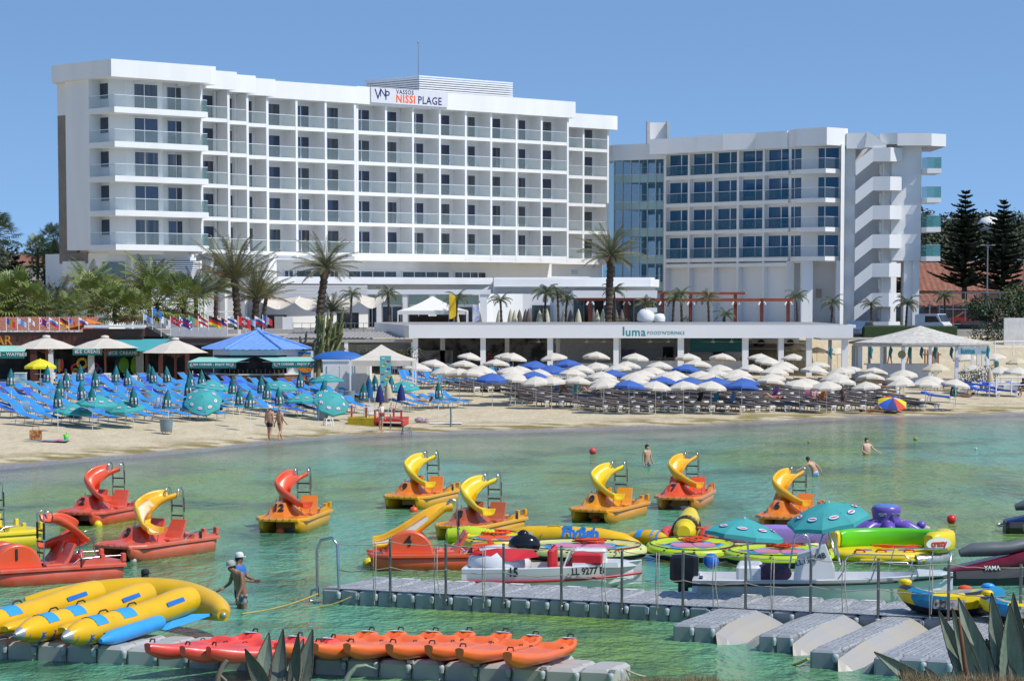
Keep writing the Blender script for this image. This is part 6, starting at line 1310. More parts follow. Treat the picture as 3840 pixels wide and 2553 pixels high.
def flyfish_far():
    p = pz(1885, 2052); t = thing('towable_inflatable', 'floating yellow flying fish inflatable with blue lettering beside boat 8', 'inflatable', p, R(-14)); q = MB()
    q.tube([(-.1,0,.22),(.25,.0,.3),(.8,0,.36),(1.8,0,.38),(3.0,0,.34),(3.7,0,.26),(4.1,0,.15),(4.35,0,.06)], [.12,.28,.31,.32,.31,.26,.16,.05], 20); w = q.build('wing_tube', INY, t)
    text('Flyfish', .46, mat('blue_print', (.02,.2,.65), .5), w, frame_M((2.45,-.27,.52), (1,.0,-.03), (0,.5,1)), bold=.02, depth=.006)
    q = MB(); q.bx(.5,1.0,-.33,-.322,.28,.52); po = q.build('sponsor_plate', WPLAST, w); text('aQua', .13, BLACK, po, frame_M((.72,-.335,.43), (1,0,0), (0,0,1)), bold=.004); text('www.sports', .05, BLACK, po, frame_M((.75,-.335,.32), (1,0,0), (0,0,1)))
    q = MB(); q.tube([(3.55,1.1,.2),(4.1,.9,.3),(4.6,.7,.3),(4.9,.6,.2)], [.18,.26,.27,.16], 16, k=0); patch(q, (4.0,.94,.3), (4.18,.87,.3), .265, -1.3, 1.4, 1); patch(q, (4.45,.76,.3), (4.7,.68,.28), .27, -1.2, 1.4, 1); q.build('rider_tube', [INY, INB], t)
    q = MB(); q.add([(3.9,.2,.12),(4.7,.6,.1),(4.75,.3,-.02),(4.1,-.15,-.02)], [(0,3,2,1)]); q.build('blue_sheet', INB, t)
    q = MB(); q.tube([(1.3,-.1,.1),(1.25,-.34,.4),(1.45,-.1,.70),(1.75,-.08,.71),(2.1,-.33,.45),(2.15,-.3,.1)], .02, 6); q.build('tow_rope', ROPY, t)
flyfish_far()
LIME = mat('lime_vinyl', (.50,.66,.02), .35, var=.06); BLKV = mat('black_vinyl', (.025,.025,.03), .45); PALEY = mat('pale_yellow_vinyl', (.62,.62,.26), .4, var=.06); PINK = mat('pink_vinyl', (.62,.22,.33), .45); YEL = mat('yellow_vinyl', (.80,.60,.01), .35, var=.05); PURP = mat('purple_vinyl', (.15,.085,.42), .32, var=.05); LIL = mat('lilac_vinyl', (.30,.20,.52), .35, var=.04); GRNV = mat('green_vinyl', (.11,.55,.01), .3, var=.05); REDV = mat('red_vinyl', (.62,.03,.03), .35); ORR = mat('orange_red_rope', (.78,.08,.015), .7)
def ropeheap(t, c, w, d, n, m, seed):
    r_ = random.Random(seed); q = MB()
    for k in range(n):
        a = r_.uniform(0,6.28); q.tube([(c[0]+w*math.cos(a+s*.9)*r_.uniform(.3,1), c[1]+d*math.sin(a+s*.9)*r_.uniform(.3,1), c[2]+r_.uniform(0,.07)) for s in range(6)], .016, 5)
    q.build('rope_bundle', m, t)
def pad(u, v, rz, a, b, rim, tilt, label, seed, sidem=None, center=PINK, word=None):
    p = pz(u, v+13); t = thing('towable_pad', label, 'inflatable', p, rz, 'flat towable inflatables moored together'); t.rotation_euler.x = tilt; t.scale.z = 1.25; t.location.z = .03 + abs(math.sin(tilt))*b*.6
    prof = lambda f: [(a*f*math.cos(x)*(1-.12*math.cos(2*x)*0), b*f*math.sin(x)) for x in [2*math.pi*k/36 for k in range(36)]]
    q = MB(); q.loft([[(x,y,z) for x,y in prof(f)] for f, z in ((.86,.0),(.97,.05),(1,.14))], True, False, True, 1); q.add([(x,y,0) for x,y in prof(.86)], [tuple(range(35,-1,-1))], False, 1)
    q.loft([[(x,y,z) for x,y in prof(f)] for f, z in ((1,.14),(.99,.22),(.95,.27),(.88,.28),(.82,.25))], True, False, True, 0)
    q.add([(x,y,.25) for x,y in prof(.82)], [tuple(range(36))], False, 0); body = q.build('body', [rim, sidem or BLKV], t)
    r_ = random.Random(seed); q = MB(); cols = [center, BLKV, mat('cyan_vinyl', (.03,.33,.62), .4), YEL]
    def blob(cx, cy, rx, ry, k, z, n=16, w=.25): q.add([(cx+rx*math.cos(6.283*i/n)*(1+w*math.sin(i*2.3+k)), cy+ry*math.sin(6.283*i/n)*(1+w*math.sin(i*1.7+k)), z) for i in range(n)], [tuple(range(n))], False, k)
    blob(-a*.28, 0, a*.36, b*.42, 2, .254, 16, .3); blob(a*.28, 0, a*.36, b*.42, 2, .254, 16, .3); blob(0, b*.1, a*.5, b*.3, 1, .257, 18, .35); blob(-a*.2, .02, a*.26, b*.32, 0, .260, 14, .12); blob(a*.25, -.02, a*.26, b*.32, 0, .260, 14, .12)
    blob(-a*.6, b*.25, .18, .14, 3, .2605, 10, .1); blob(a*.6, b*.25, .18, .14, 3, .2605, 10, .1); q.build('printed_pattern', cols, body)
    q = MB(); 
    for k in range(9): x = 2*math.pi*(k+.5)/9; q.bar((a*.86*math.cos(x),b*.86*math.sin(x),.285),(a*.98*math.cos(x),b*.98*math.sin(x),.25), .07, .012)
    q.tube([(a*.9*math.cos(x), b*.9*math.sin(x), .30) for x in [2*math.pi*k/40 for k in range(41)]], .012, 5, False); q.build('grab_line', BLKV, body)
    ropeheap(t, (a*.1, b*.45, .28), .55, .2, 7, ORR, seed)
    if word: text(word, .2, mat('red_print', (.55,.04,.03), .5), body, frame_M((a*.72,-b*.55,.287), (.5,.6,0), (-.6,.5,0)), bold=.006)
    return t
pad(2180, 2084, R(-6), 1.9, 1.15, PALEY, R(4), 'pale yellow oval towable pad behind the white speedboat', 3, BLKV, PINK, 'STINGRAY')
pad(2595, 2082, R(10), 1.35, 1.2, LIME, R(5), 'lime rimmed towable pad with a thick black side', 5, BLKV, PINK, 'STINGRAY')
pad(2920, 2105, R(-4), 1.55, 1.1, LIME, R(4), 'lime rimmed towable pad beside the motorboat outboard', 8, BLKV, PINK, 'STINGRAY'); pad(2900, 2062, R(0), 1.7, 1.0, PALEY, R(4), 'pale towable pad in front of the lilac backrest', 11, BLKV, PINK)
pad(3130, 2040, R(0), 1.0, .8, YEL, R(4), 'yellow towable pad between the lilac and green backrests', 13, YEL, BLKV); pad(1850, 2050, R(10), 1.0, .9, YEL, R(6), 'yellow round towable pad in front of the lime float', 15, YEL, ORR)
def lime_float():
    p = pz(1765, 2056); t = thing('inflatable_float', 'lime green ribbed inflatable float behind the number 4 boat', 'inflatable', p, R(-8)); q = MB(); N = 26
    q.tube([(-.75+1.5*i/N,0,.42-.16*abs(i/N-.45)) for i in range(N+1)], [(.10 if i in (0,N) else .27+.012*(-1)**i)*(1-.25*abs(i/N-.5)) for i in range(N+1)], 16); b = q.build('body', LIME, t)
    q = MB(); q.ell((.1,-.28,.15), .22, .16, .12, 12, 6); q.ell((-.3,-.3,.1), .28, .18, .12, 12, 6); q.build('arm_bolster', LIME, t)
    q = MB(); q.tube([(.0+.06*i,-.42+.03*math.sin(i*1.5),.08+.02*i) for i in range(14)], .035, 6); q.build('green_rope', mat('green_rope', (.05,.5,.22), .7), t)
lime_float()
def banana():
    p = pz(2575, 2030); t = thing('banana_boat', 'yellow banana boat with black straps and red side tubes seen end on', 'inflatable', p, R(82)); q = MB(); q.tube([(-1.3,0,.4),(-1.0,0,.38),(-.5,0,.4),(.2,0,.45),(1.0,0,.55),(1.5,0,.75)], [.2,.34,.37,.37,.34,.22], 18); b = q.build('body', YEL, t)
    q = MB()
    for x in (-.9,-.6,-.3,0,.35,.7): q.tube([(x,.38*math.sin(a),.42+.39*math.cos(a)) for a in [-1.6+.32*i for i in range(11)]], .018, 5)
    q.build('straps', BLKV, b)
    for s in (-1,1): q = MB(); q.tube([(-1.0,s*.62,.2),(-.8,s*.62,.22),(.6,s*.6,.22),(.9,s*.6,.22)], [.12,.23,.23,.12], 14); q.build('side_tube', mat('faded_red_vinyl', (.62,.07,.05), .4), t)
    ropeheap(t, (-.7,-.3,.45), .35, .3, 5, ORR, 21)
banana()
def wall_tube(t, name, path, w, h, m, seg=None, n=14):
    """An upright inflated backrest: rounded-box section along a path."""
    P = [V(p) for p in path]; rings = []
    for i, p in enumerate(P):
        d = (P[min(i+1,len(P)-1)]-P[max(i-1,0)]).normalized(); x = V((d.y,-d.x,0)); e = .72 if i in (0, len(P)-1) else (1 if not seg or i % seg else .95)
        rings.append([tuple(p + x*(w*e*math.copysign(abs(math.cos(a))**.6, math.cos(a))) + V((0,0,h/2+h/2*e*math.copysign(abs(math.sin(a))**.55, math.sin(a))))) for a in [6.283*k/n for k in range(n)]])
    q = MB(); q.loft(rings); return q.build(name, m, t)
def sofa():
    p = pz(2735, 2078); t = thing('inflatable_sofa', 'lilac inflatable backrest wall between the two teal parasols', 'inflatable', p, R(-3)); wall_tube(t, 'backrest', [(-.25,.2,.2),(0,.1,.2),(.7,0,.2),(1.25,0,.2),(1.35,0,.2),(2.2,0,.18),(3.0,-.05,.16),(3.1,-.15,.16)], .24, .68, LIL)
    q = MB(); q.bx(-.2,3.1,-.9,.2,.02,.22); q.build('base', PALEY, t); q = MB(); q.tube([(-.4,-.3,.3),(-.2,.1,.3),(0,.5,.3)], [.1,.22,.1], 12); q.build('red_end_tube', REDV, t); ropeheap(t, (.6,-.7,.24), .5, .15, 7, ORR, 31); ropeheap(t, (1.9,-.75,.24), .7, .12, 7, ORR, 33)
sofa()
def disc():
    p = pz(3325, 2098); t = thing('inflatable_disc', 'yellow round inflatable with a green curved backrest and red lettering', 'inflatable', p, 0)
    q = MB(); q.loft([[(1.75*f*math.cos(x)*1.0, 1.3*f*math.sin(x), z) for x in [6.283*k/36 for k in range(36)]] for f, z in ((.9,0),(1,.1),(1,.22),(.93,.30),(.8,.31))], True, True, True); b = q.build('base', YEL, t)
    q = MB(); q.tube([(1.72*math.cos(x), 1.27*math.sin(x), .10) for x in [-1.2+.2*i for i in range(13)]], .17, 10); q.build('silver_skirt', mat('silver_vinyl', (.45,.45,.47), .3, .5, bump=.02, bscale=8), t)
    arc = [(1.55*math.cos(x)+.02, 1.12*math.sin(x), .28) for x in [R(a) for a in range(150,-16,-8)]]; wall_tube(t, 'green_backrest', arc, .2, .54, GRNV)
    ye = [(1.66*math.cos(x)+.02, 1.2*math.sin(x)-.0, .26) for x in [R(a) for a in range(20,-58,-6)]]; y_ = wall_tube(t, 'yellow_bolster', ye, .27, .62, YEL)
    e0 = [(1.55*math.cos(x)-.06, 1.12*math.sin(x)+.0, .27) for x in [R(a) for a in (151,154,157)]]; wall_tube(t, 'yellow_end', e0, .21, .56, YEL)
    q = MB(); 
    cx = V((1.42,-1.02,.66)); M = frame_M((1.30,-1.13,.57), (.86,.42,0), (0,0,1)); q.prism([(.34*math.cos(a)*1.0,.17*math.sin(a)) for a in [6.283*k/20 for k in range(20)]], -.01, .0); lo = q.build('logo_patch', LET, y_); lo.matrix_local = M @ Matrix.Scale(1.25,4,(1,0,0))
    text('crazy', .25, mat('red_print', (.55,.04,.03)), y_, M @ Matrix.Translation((0,0,.008)), bold=.012, depth=.006)
    q = MB()
    for c in (-.7,-.1,.5):
        for k in range(3): q.tube([(c+(.09+.07*k)*math.cos(x), -.35+(.06+.05*k)*math.sin(x), .318) for x in [6.283*i/16 for i in range(17)]], .014, 4)
    q.build('spiral_print', mat('purple_print', (.25,.12,.4), .5), b)
    ropeheap(t, (.3,.35,.33), .8, .12, 9, ORR, 41)
    for x in (-.9,-.3,.5): q = MB(); q.tube([(x-.15,-.95,.31),(x-.1,-.98,.38),(x+.1,-.98,.38),(x+.15,-.95,.31)], .03, 6); q.build('grab_handle', REDV, b)
    q = MB(); q.tube([(-.9,-1.2,.10),(-.88,-1.24,.1),(.9,-1.24,.1)], .05, 8); q.build('front_tube', YEL, t)
disc()
def octopus():
    p = pz(3322, 2008); t = thing('inflatable_octopus', 'purple inflatable octopus with grab handles behind the green backrest', 'inflatable', p, 0); t.scale = (.9,.9,.88); q = MB()
    q.lathe([(.62,.05),(.60,.25),(.52,.42),(.47,.6),(.49,.78),(.52,.92),(.50,1.02),(.40,1.10),(.2,1.14),(.02,1.15)], 24); b = q.build('head', PURP, t)
    q = MB(); q.lathe([(.505,1.0),(.41,1.105),(.2,1.148),(.02,1.158)], 24, caps=False); q.build('cap', mat('blue_grey_vinyl', (.12,.22,.50), .35), b)
    for k, a in enumerate((-170,-140,-90,-38,-10,60,120)):
        c, s = math.cos(R(a)), math.sin(R(a)); q = MB(); q.tube([(.45*c,.45*s,.40),(.75*c,.75*s,.36),(1.05*c,1.05*s,.22),(1.22*c,1.22*s,.18)], [.22,.2,.16,.1], 12, k=0); r0 = V((.8*c,.8*s,.53))
        for j in range(3): q.ell(((.62+.15*j)*c,(.62+.15*j)*s,.55-.07*j), .06, .06, .045, 8, 4, k=1)
        q.tube([(1.0*c-.1*s,1.0*s+.1*c,.36),(1.02*c,1.02*s,.42),(1.0*c+.1*s,1.0*s-.1*c,.36)], .03, 6, k=2); q.build('arm', [PURP, YEL, GREYM], t)
    for x in (-.2,.26): q = MB(); q.rbx(x-.14,x+.14,-.57,-.49,.74,.84,.02,0); q.tube([(x-.12,-.56,.8),(x-.05,-.63,.82),(x+.05,-.63,.82),(x+.12,-.56,.8)], .022, 6, k=1); q.build('eye_handle', [mat('grey_blue_pad', (.25,.36,.42), .5), BLKV], b)
    q = MB(); q.ell((1.25,.1,.38), .17, .15, .15, 12, 8); q.build('purple_ball_end', PURP, t); q = MB(); q.tube([(.9,.3,.25),(1.2,.2,.28),(1.55,.1,.22)], [.1,.17,.1], 12, k=0); q.build('pale_tube', mat('pale_pink_vinyl', (.6,.5,.42), .4), t)
octopus()
def boat_hull(t, L_, bm, z_s, dr, mats, open_=True, n=22, rub=True, rd=.10):
    """Hull with the bow at +x: returns nothing, builds hull and gunwale."""
    rings = []; P = []
    for i in range(n+1):
        f = i/n; x = -L_/2 + L_*f; w = bm/2*(1 if f < .42 else max(.015, 1-((f-.42)/.58)**2.3)); sh = z_s + .16*f**2.2; k = -dr + (dr+.0)*max(0,(f-.62)/.38)**2.0*1.0
        g = 1.0*max(0,(f-.55)/.45)**2; rings.append([(x,-w,sh),(x-g*.15,-w*.98,sh-.10),(x-g*.5,-w*.93,sh*.25),(x-g*.8,-w*.72,lerp(-.1,k,.3)),(x-g,0,k),(x-g*.8,w*.72,lerp(-.1,k,.3)),(x-g*.5,w*.93,sh*.25),(x-g*.15,w*.98,sh-.10),(x,w,sh)]); P.append((x,w,sh))
    q = MB(); q.loft(rings, False, False, True, 0); q.add(rings[0], [tuple(range(9))], False, 0)
    ins = [(max(x,-L_/2+.1), max(.0,w-.14), sh) for x, w, sh in P]
    q.grid([[(x,-w,sh),(xi,-wi,sh+.015)] for (x,w,sh),(xi,wi,_) in zip(P,ins)], True, 1); q.grid([[(xi,wi,sh+.015),(x,w,sh)] for (x,w,sh),(xi,wi,_) in zip(P,ins)], True, 1)
    fl = .12; q.grid([[(xi,-wi,sh+.014),(xi,-wi*.9,fl),(xi,0,fl),(xi,wi*.9,fl),(xi,wi,sh+.014)] for (xi,wi,sh) in ins], False, 1); q.bx(-L_/2, -L_/2+.12, -bm/2+.02, bm/2-.02, .2, z_s+.012, 1)
    h = q.build('hull', mats[:2], t)
    if rub:
        q = MB(); q.tube([(x,-w-.005,sh-rd) for x,w,sh in P], .03, 6); q.tube([(x,w+.005,sh-rd) for x,w,sh in P], .03, 6); q.build('rub_rail', mats[2], h)
    return h, P
GEL = mat('white_gelcoat', (.76,.76,.77), .25, var=.04, scale=1.2, coat=.3); GELD = mat('stained_gelcoat', (.70,.69,.64), .3, var=.05, scale=.8, col2=(.55,.50,.36), mix=(.52,.72), stretch=(1,1,.25)); UPR = mat('red_upholstery', (.62,.02,.03), .45)
def speedboat():
    p = pz(2075, 2205); t = thing('speedboat', 'white and red two seat speedboat moored beside the dock berths', 'boat', p, R(-6)); t.scale.z = 1.22; h, P = boat_hull(t, 4.55, 1.75, .46, .25, [GEL, GEL, mat('thin_red_line', (.5,.03,.05), .4)], rd=.26)
    q = MB(); q.prism([(.55,-.72),(1.7,-.5),(2.15,0),(1.7,.5),(.55,.72)], .50, .60); q.build('foredeck', GEL, t); q = MB(); q.ell((-1.4,0,.5), .85, .74, .42, 16, 8); q.build('aft_deck', GEL, t)
    for y in (-.36,.36): q = MB(); q.rbx(.05,.5,y-.28,y+.28,.14,.45,.05); q.rbx(-.1,.06,y-.3,y+.3,.3,.88,.05); q.build('seat', UPR, t)
    q = MB(); q.loft([[(.3,-.8,.5),(.35,-.8,.52),(.35,.8,.52),(.3,.8,.5)],[(.45,-.72,.82),(.5,-.72,.84),(.5,.72,.84),(.45,.72,.82)]], True, True, False); q.rbx(.5,1.35,.15,.68,.55,.83,.05); q.build('cockpit_coaming', GEL, t)
    q = MB(); q.rbx(.52,1.3,-.66,-.1,.56,.80,.04); q.build('bow_cushion', UPR, t)
    q = MB(); q.ell((-.75,.0,.92), .42, .3, .24, 16, 8); q.ell((-.78,0,1.12), .16, .14, .12, 10, 6); q.build('engine_dome', mat('gloss_black', (.01,.01,.012), .12), t); q = MB(); q.add([(-2.0,-.50,.80),(-1.1,-.70,.62),(-.3,-.62,.72),(-.5,-.4,.86),(-1.4,-.45,.88)], [(0,1,2,3,4)]); q.add([(-2.15,-.3,.72),(-1.75,-.55,.72),(-1.9,-.3,.86)], [(0,1,2)]); q.build('red_stripe', UPR, t)
    text('15', .26, BLACK, h, frame_M((-.95,-.885,.40), (1,0,0), (0,.06,1)), bold=.008, depth=.012); text('LL 9277 B', .20, BLACK, h, frame_M((.95,-.84,.44), (1,.12,.04), (0,.05,1)), bold=.006, depth=.05)
speedboat()
def motorboat():
    p = pz(3085, 2258); t = thing('motorboat', 'open white motorboat with a tall console and black outboard', 'boat', p, R(-7)); h, P = boat_hull(t, 6.3, 2.15, .62, .3, [GELD, GEL, mat('black_rub_rail', (.02,.02,.025), .5)])
    q = MB(); q.loft([[(-.75,-.45,.12),(.35,-.45,.12),(.35,.45,.12),(-.75,.45,.12)],[(-.7,-.42,.75),(.28,-.42,.85),(.28,.42,.85),(-.7,.42,.75)],[(-.62,-.4,1.2),(.05,-.4,1.42),(.05,.4,1.42),(-.62,.4,1.2)]], True, True, False); c = q.build('console', GEL, t); text('LL11574B', .2, BLACK, c, frame_M((-.30,-.412,1.10), (1,.0,.30), (0,.05,1)), depth=.012, space=.95)
    q = MB()
    for y in (-.42,.42): q.tube([(-.85,y,.7),(-.7,y,1.6),(-.55,y,1.72),(-.4,y,1.68),(-.25,y,1.1)], .022, 7); q.tube([(-.2,y,1.0),(-.0,y,1.7),(.12,y,1.78),(.3,y,1.2)], .022, 7)
    q.tube([(-.5,-.42,1.65),(-.0,.42,1.7)], .02, 6); q.build('console_rail', STEEL, t)
    for s in (-1,1):
        q = MB(); y = s*.92; q.tube([(.35,y,.64),(.6,y,1.05),(.8,y,1.1),(2.0,y*.95,1.1),(2.2,y*.93,.95),(2.1,y*.9,.70)], .02, 7); q.tube([(1.3,y,1.1),(1.15,y,.66)], .018, 6); q.build('side_rail', STEEL, t)
    q = MB(); q.tube([(1.6,.8,.7),(1.75,.8,1.3),(3.0,.35,1.32),(3.1,0,1.2),(3.05,-.1,.8)], .02, 7); q.tube([(2.7,.45,1.31),(2.6,.45,.75)], .02, 6); q.build('bow_rail', STEEL, t)
    q = MB(); q.rbx(-2.1,-1.5,-.7,.7,.4,.95,.06); q.build('aft_bench', GEL, t); q = MB(); q.ell((-1.25,-.45,.75), .5, .22, .26, 14, 8); o = q.build('life_jackets', mat('patterned_cloth', (.13,.05,.09), .8, var=.4, scale=5, col2=(.03,.03,.06))); o.location = p; o.rotation_euler.z = R(-7); tag(o, 'bundle of dark red life jackets in the motorboat', 'life jackets')
    q = MB(); q.loft([[(-3.15+a*.5,y*.5,z) for a, y in ((-.55,-.5),(.4,-.5),(.4,.5),(-.55,.5))] for z in (.35,.6)], True, True, False); q.rbx(-3.75,-3.05,-.26,.26,.45,1.18,.1); q.bx(-3.55,-3.3,-.08,.08,-.3,.45); q.build('outboard_motor', mat('outboard_black', (.012,.014,.02), .3, var=.3), t); q = MB(); q.ell((-2.75,.1,.98), .2, .2, .2, 10, 6); q.build('blue_cap', INB2, t)
    q = MB(); q.prism([(2.3,-.62),(2.85,-.4),(3.05,0),(2.85,.4),(2.3,.62)], .74, .80); q.build('bow_deck', GEL, t)
    text('LL', .2, BLACK, h, frame_M((2.05,-.73,.50), (1,.35,.06), (0,.05,1)), bold=.006, depth=.03)
motorboat()
def boat_parasol(u, v, pole_uv, tilt, sc, lab, Y, rz):
    a = py(u, v, Y); b = py(*pole_uv, Y); t = thing('boat_parasol', lab, 'parasol', b, 0, 'large teal parasols over the boats'); r = a-b; q = MB(); q.tube([(0,0,0),tuple(r)], .025, 8); q.build('pole', WPLAST, t)
    o = bpy.data.objects.new('canopy', CM['teal']); C.objects.link(o); o.parent = t; o.location = r - V((0,0,.42)); o.rotation_euler = tilt; o.scale = (sc,sc,sc*.95); o.rotation_euler.z = rz
    return t
boat_parasol(1920+2135/2.45, 1937, (1920+2200/2.45, 2170), (R(0), R(7), 0), .97, 'teal parasol with oval logos standing in the motorboat stern', 61.5, .2)
boat_parasol(2880+555/2.45, 1878, (2880+660/2.45, 2115), (R(3), R(-13), 0), 1.0, 'larger tilted teal parasol with oval logos in front of the octopus', 62.0, .5)
def jetski(u, v, rz, body, seat, lab, s=1.0, word=None):
    p = pz(u, v); t = thing('jet_ski', lab, 'jet ski', p, rz, 'jet skis at the right edge'); t.scale = (s,s,s)
    rings = []
    for x, w, zb, zt in ((-1.6,.50,-.05,.30),(-1.5,.56,-.1,.34),(-.5,.6,-.15,.38),(.6,.56,-.12,.46),(1.2,.36,.05,.56),(1.55,.08,.35,.62)): rings.append([(x,-w*.85,zb),(x,-w,lerp(zb,zt,.5)),(x,-w*1.04,lerp(zb,zt,.62)),(x,-w*.9,zt),(x,w*.9,zt),(x,w*1.04,lerp(zb,zt,.62)),(x,w,lerp(zb,zt,.5)),(x,w*.85,zb)])
    q = MB(); q.loft(rings, True, True, False); q.build('lower_hull', BLKV, t)
    q = MB(); q.loft([[(x,-w,z0),(x,-w*.7,z1),(x,w*.7,z1),(x,w,z0)] for x, w, z0, z1 in ((-1.58,.5,.31,.36),(-.9,.52,.35,.5),(-.2,.5,.38,.66),(.5,.48,.45,.85),(.9,.38,.5,.92),(1.35,.2,.58,.72),(1.54,.05,.62,.66))], True, True, True); b = q.build('deck', body, t)
    q = MB(); q.tube([(-1.3,0,.72),(-1.0,0,.80),(-.5,0,.82),(-.1,0,.84),(.25,0,.92),(.45,0,.95)], [.12,.22,.23,.2,.2,.1], 14, flat=.75); q.build('saddle', seat, t)
    q = MB(); q.tube([(.55,-.38,1.12),(.6,0,1.08),(.55,.38,1.12)], .03, 7); q.ell((.75,0,1.05), .28, .2, .13, 12, 6); q.build('handlebar', BLKV, t)
    q = MB(); q.tube([(-1.62,-.3,.22),(-1.78,-.3,.2),(-1.78,.3,.2),(-1.62,.3,.22)], .03, 6); q.build('rear_step', STEEL, t)
    if word: text(word, .14, LET, b, frame_M((-.65,-.56,.42), (1,0,0), (0,.25,1)), bold=.003, depth=.008)
SADD = mat('grey_saddle', (.12,.13,.14), .5)
jetski(3800, 2185, R(3), mat('maroon_gloss', (.16,.01,.025), .2, var=.2), SADD, 'maroon jet ski with a grey saddle at the right edge', 1.1, 'YAMA'); jetski(3975, 1996, R(-5), mat('navy_gloss', (.015,.03,.16), .2), SADD, 'dark navy jet ski stern entering at the right edge', 1.1); jetski(4040, 2095, R(0), mat('dark_grey_gloss', (.03,.03,.06), .25), SADD, 'dark jet ski behind the maroon one, cut by the picture edge', 1.2)
def dock_tube(u, v, z, rz, s, lab, seed):
    p = pz(u, v, z); t = thing('towable_tube', lab, 'inflatable', p, rz, 'blue and yellow towable tubes stored on the dock'); t.scale = (s,s,s); t.rotation_euler.x = R(-6); BL = mat('cyan_dark_vinyl', (.015,.22,.42), .4, var=.1)
    n = 40; rings = []
    for a, zz in ((.75,.0),(.95,.08),(1.05,.22),(1.03,.34),(.9,.4),(.72,.36)): rings.append([(1.0*a*math.cos(6.283*k/n), .75*a*math.sin(6.283*k/n), zz + .16*(math.cos(6.283*k/n))**2*(1 if zz > .05 else .3)) for k in range(n)])
    q = MB(); o_ = 0
    for i in range(5):
        for k in range(n):
            kk = ((k//4) % 3 if i in (3,4) else (2 if i == 0 else (0 if (k//5) % 2 else 1))) ; q.add([rings[i][k],rings[i][(k+1) % n],rings[i+1][(k+1) % n],rings[i+1][k]], [(0,1,2,3)], True, kk)
    q.add(rings[5], [tuple(range(n))], False, 3); q.add(rings[0], [tuple(range(n-1,-1,-1))], False, 2)
    b = q.build('body', [BL, YEL, BLKV, mat('grey_vinyl', (.25,.26,.28), .6, col2=(.6,.5,.05), mix=(.52,.56), scale=4)], t)
    q = MB(); q.bx(-.3,.3,-.80,-.785,.1,.28); q.build('label_patch', mat('patch_print', (.5,.5,.5), .5, col2=(.03,.03,.03), mix=(.48,.52), scale=11), b)
    for c, m in (((-.9,.1,.6),YEL),((.25,.3,.5),ORR),((.7,.35,.55),INB)): q = MB(); q.ell(c, .14, .09, .07, 8, 5); q.build('rope_bundle', m, t)
dock_tube(3565, 2300, .37, R(-12), 1.15, 'blue yellow and black towable tube lying on the dock', 1); dock_tube(3850, 2330, .37, R(-20), 1.0, 'second blue and yellow towable tube at the right picture edge', 2)
q = MB(); a, b = pz(1195,2228,.3), pz(870,2300,.0); a, b = pz(1192,2225,.33), pz(905,2300,.02); rope(a, b, .08, .02, ROPY, 'thick pale rope running from the dock end into the water'); rope(pz(1318,2236,.25), pz(1155,2279,-.02), .06, .018, ROPY, 'yellow green rope slanting into the water at the dock'); rope(pz(2332,2500,.3), pz(2420,2535,.02), .03, .02, ROPE, 'frayed rope at the right end of the near dock'); rope(pz(3030,2468,.2), pz(2970,2492,.0), .02, .03, ROPY, 'frayed rope end hanging from a berth corner')
# ---------------------------------------------------------------- palms, trees, agaves
LEAF = {'date': mat('date_palm_leaf', (.12,.135,.05), .55, var=.2, scale=.8, col2=(.18,.165,.08)), 'fan': mat('fan_palm_leaf', (.13,.20,.035), .5, var=.2, scale=.8, col2=(.20,.20,.05)), 'queen': mat('queen_palm_leaf', (.06,.095,.03), .5, var=.2, scale=1, col2=(.10,.11,.045)), 'grey': mat('grey_palm_leaf', (.13,.155,.10), .55, var=.2)}
BARK = mat('palm_bark', (.10,.07,.05), .9, var=.35, scale=5, bump=.05, bscale=9, col2=(.035,.025,.02)); DEADL = mat('dead_palm_leaf', (.23,.13,.06), .8, var=.3)
def frond(q, r_, L_, az_, el_, droop, nl, ll, w, k=0, v=.5):
    d = V((math.cos(az_), math.sin(az_), 0)); p = V((0,0,0)); e = el_; pts = [p]
    N = 9
    for i in range(N): p = p + (d*math.cos(e) + V((0,0,1))*math.sin(e))*(L_/N); e -= droop/N*(.5+1.1*i/N); pts.append(p)
    s_ = V((-d.y, d.x, 0)); q.tube(pts, [.035*(1-.8*i/N)+.006 for i in range(N+1)], 4, False, True, k)
    for i in range(nl):
        f = .14 + .86*i/nl; x = f*N; j = min(N-1, int(x)); c = pts[j].lerp(pts[j+1], x-j); t = (pts[j+1]-pts[j]).normalized(); u = s_.cross(t)
        l = ll*math.sin(math.pi*min(1, .18+.82*f*.98))**.6*r_.uniform(.8,1.1)
        for sg in (-1,1):
            dirv = (s_*sg*.8 + t*.75 + u*(v*.5) + V((0,0,-.12-.3*r_.random()))).normalized(); b = c + dirv*l; m = c + dirv*l*.5 + V((0,0,.04)); wv = t*w
            q.add([tuple(c-wv*.6), tuple(c+wv*.6), tuple(m+wv), tuple(b-V((0,0,l*.14))), tuple(m-wv)], [(0,1,2,4),(2,3,4)], False, k)
def crown_mesh(kind, seed, n, L_, nl, ll, w, el=(-.5,1.35), droop=(.7,1.5), mat_=None):
    r_ = random.Random(seed); q = MB()
    for i in range(n):
        f = (i+.5)/n; e = lerp(el[1], el[0], f**.85) + r_.uniform(-.1,.1)
        frond(q, r_, L_*r_.uniform(.85,1.08)*(.75 if f > .85 else 1), i*2.39996+r_.uniform(-.2,.2), e, r_.uniform(*droop), nl, ll, w, 1 if f > .93 else 0)
    return q.mesh('crown', [mat_ or LEAF[kind], DEADL])
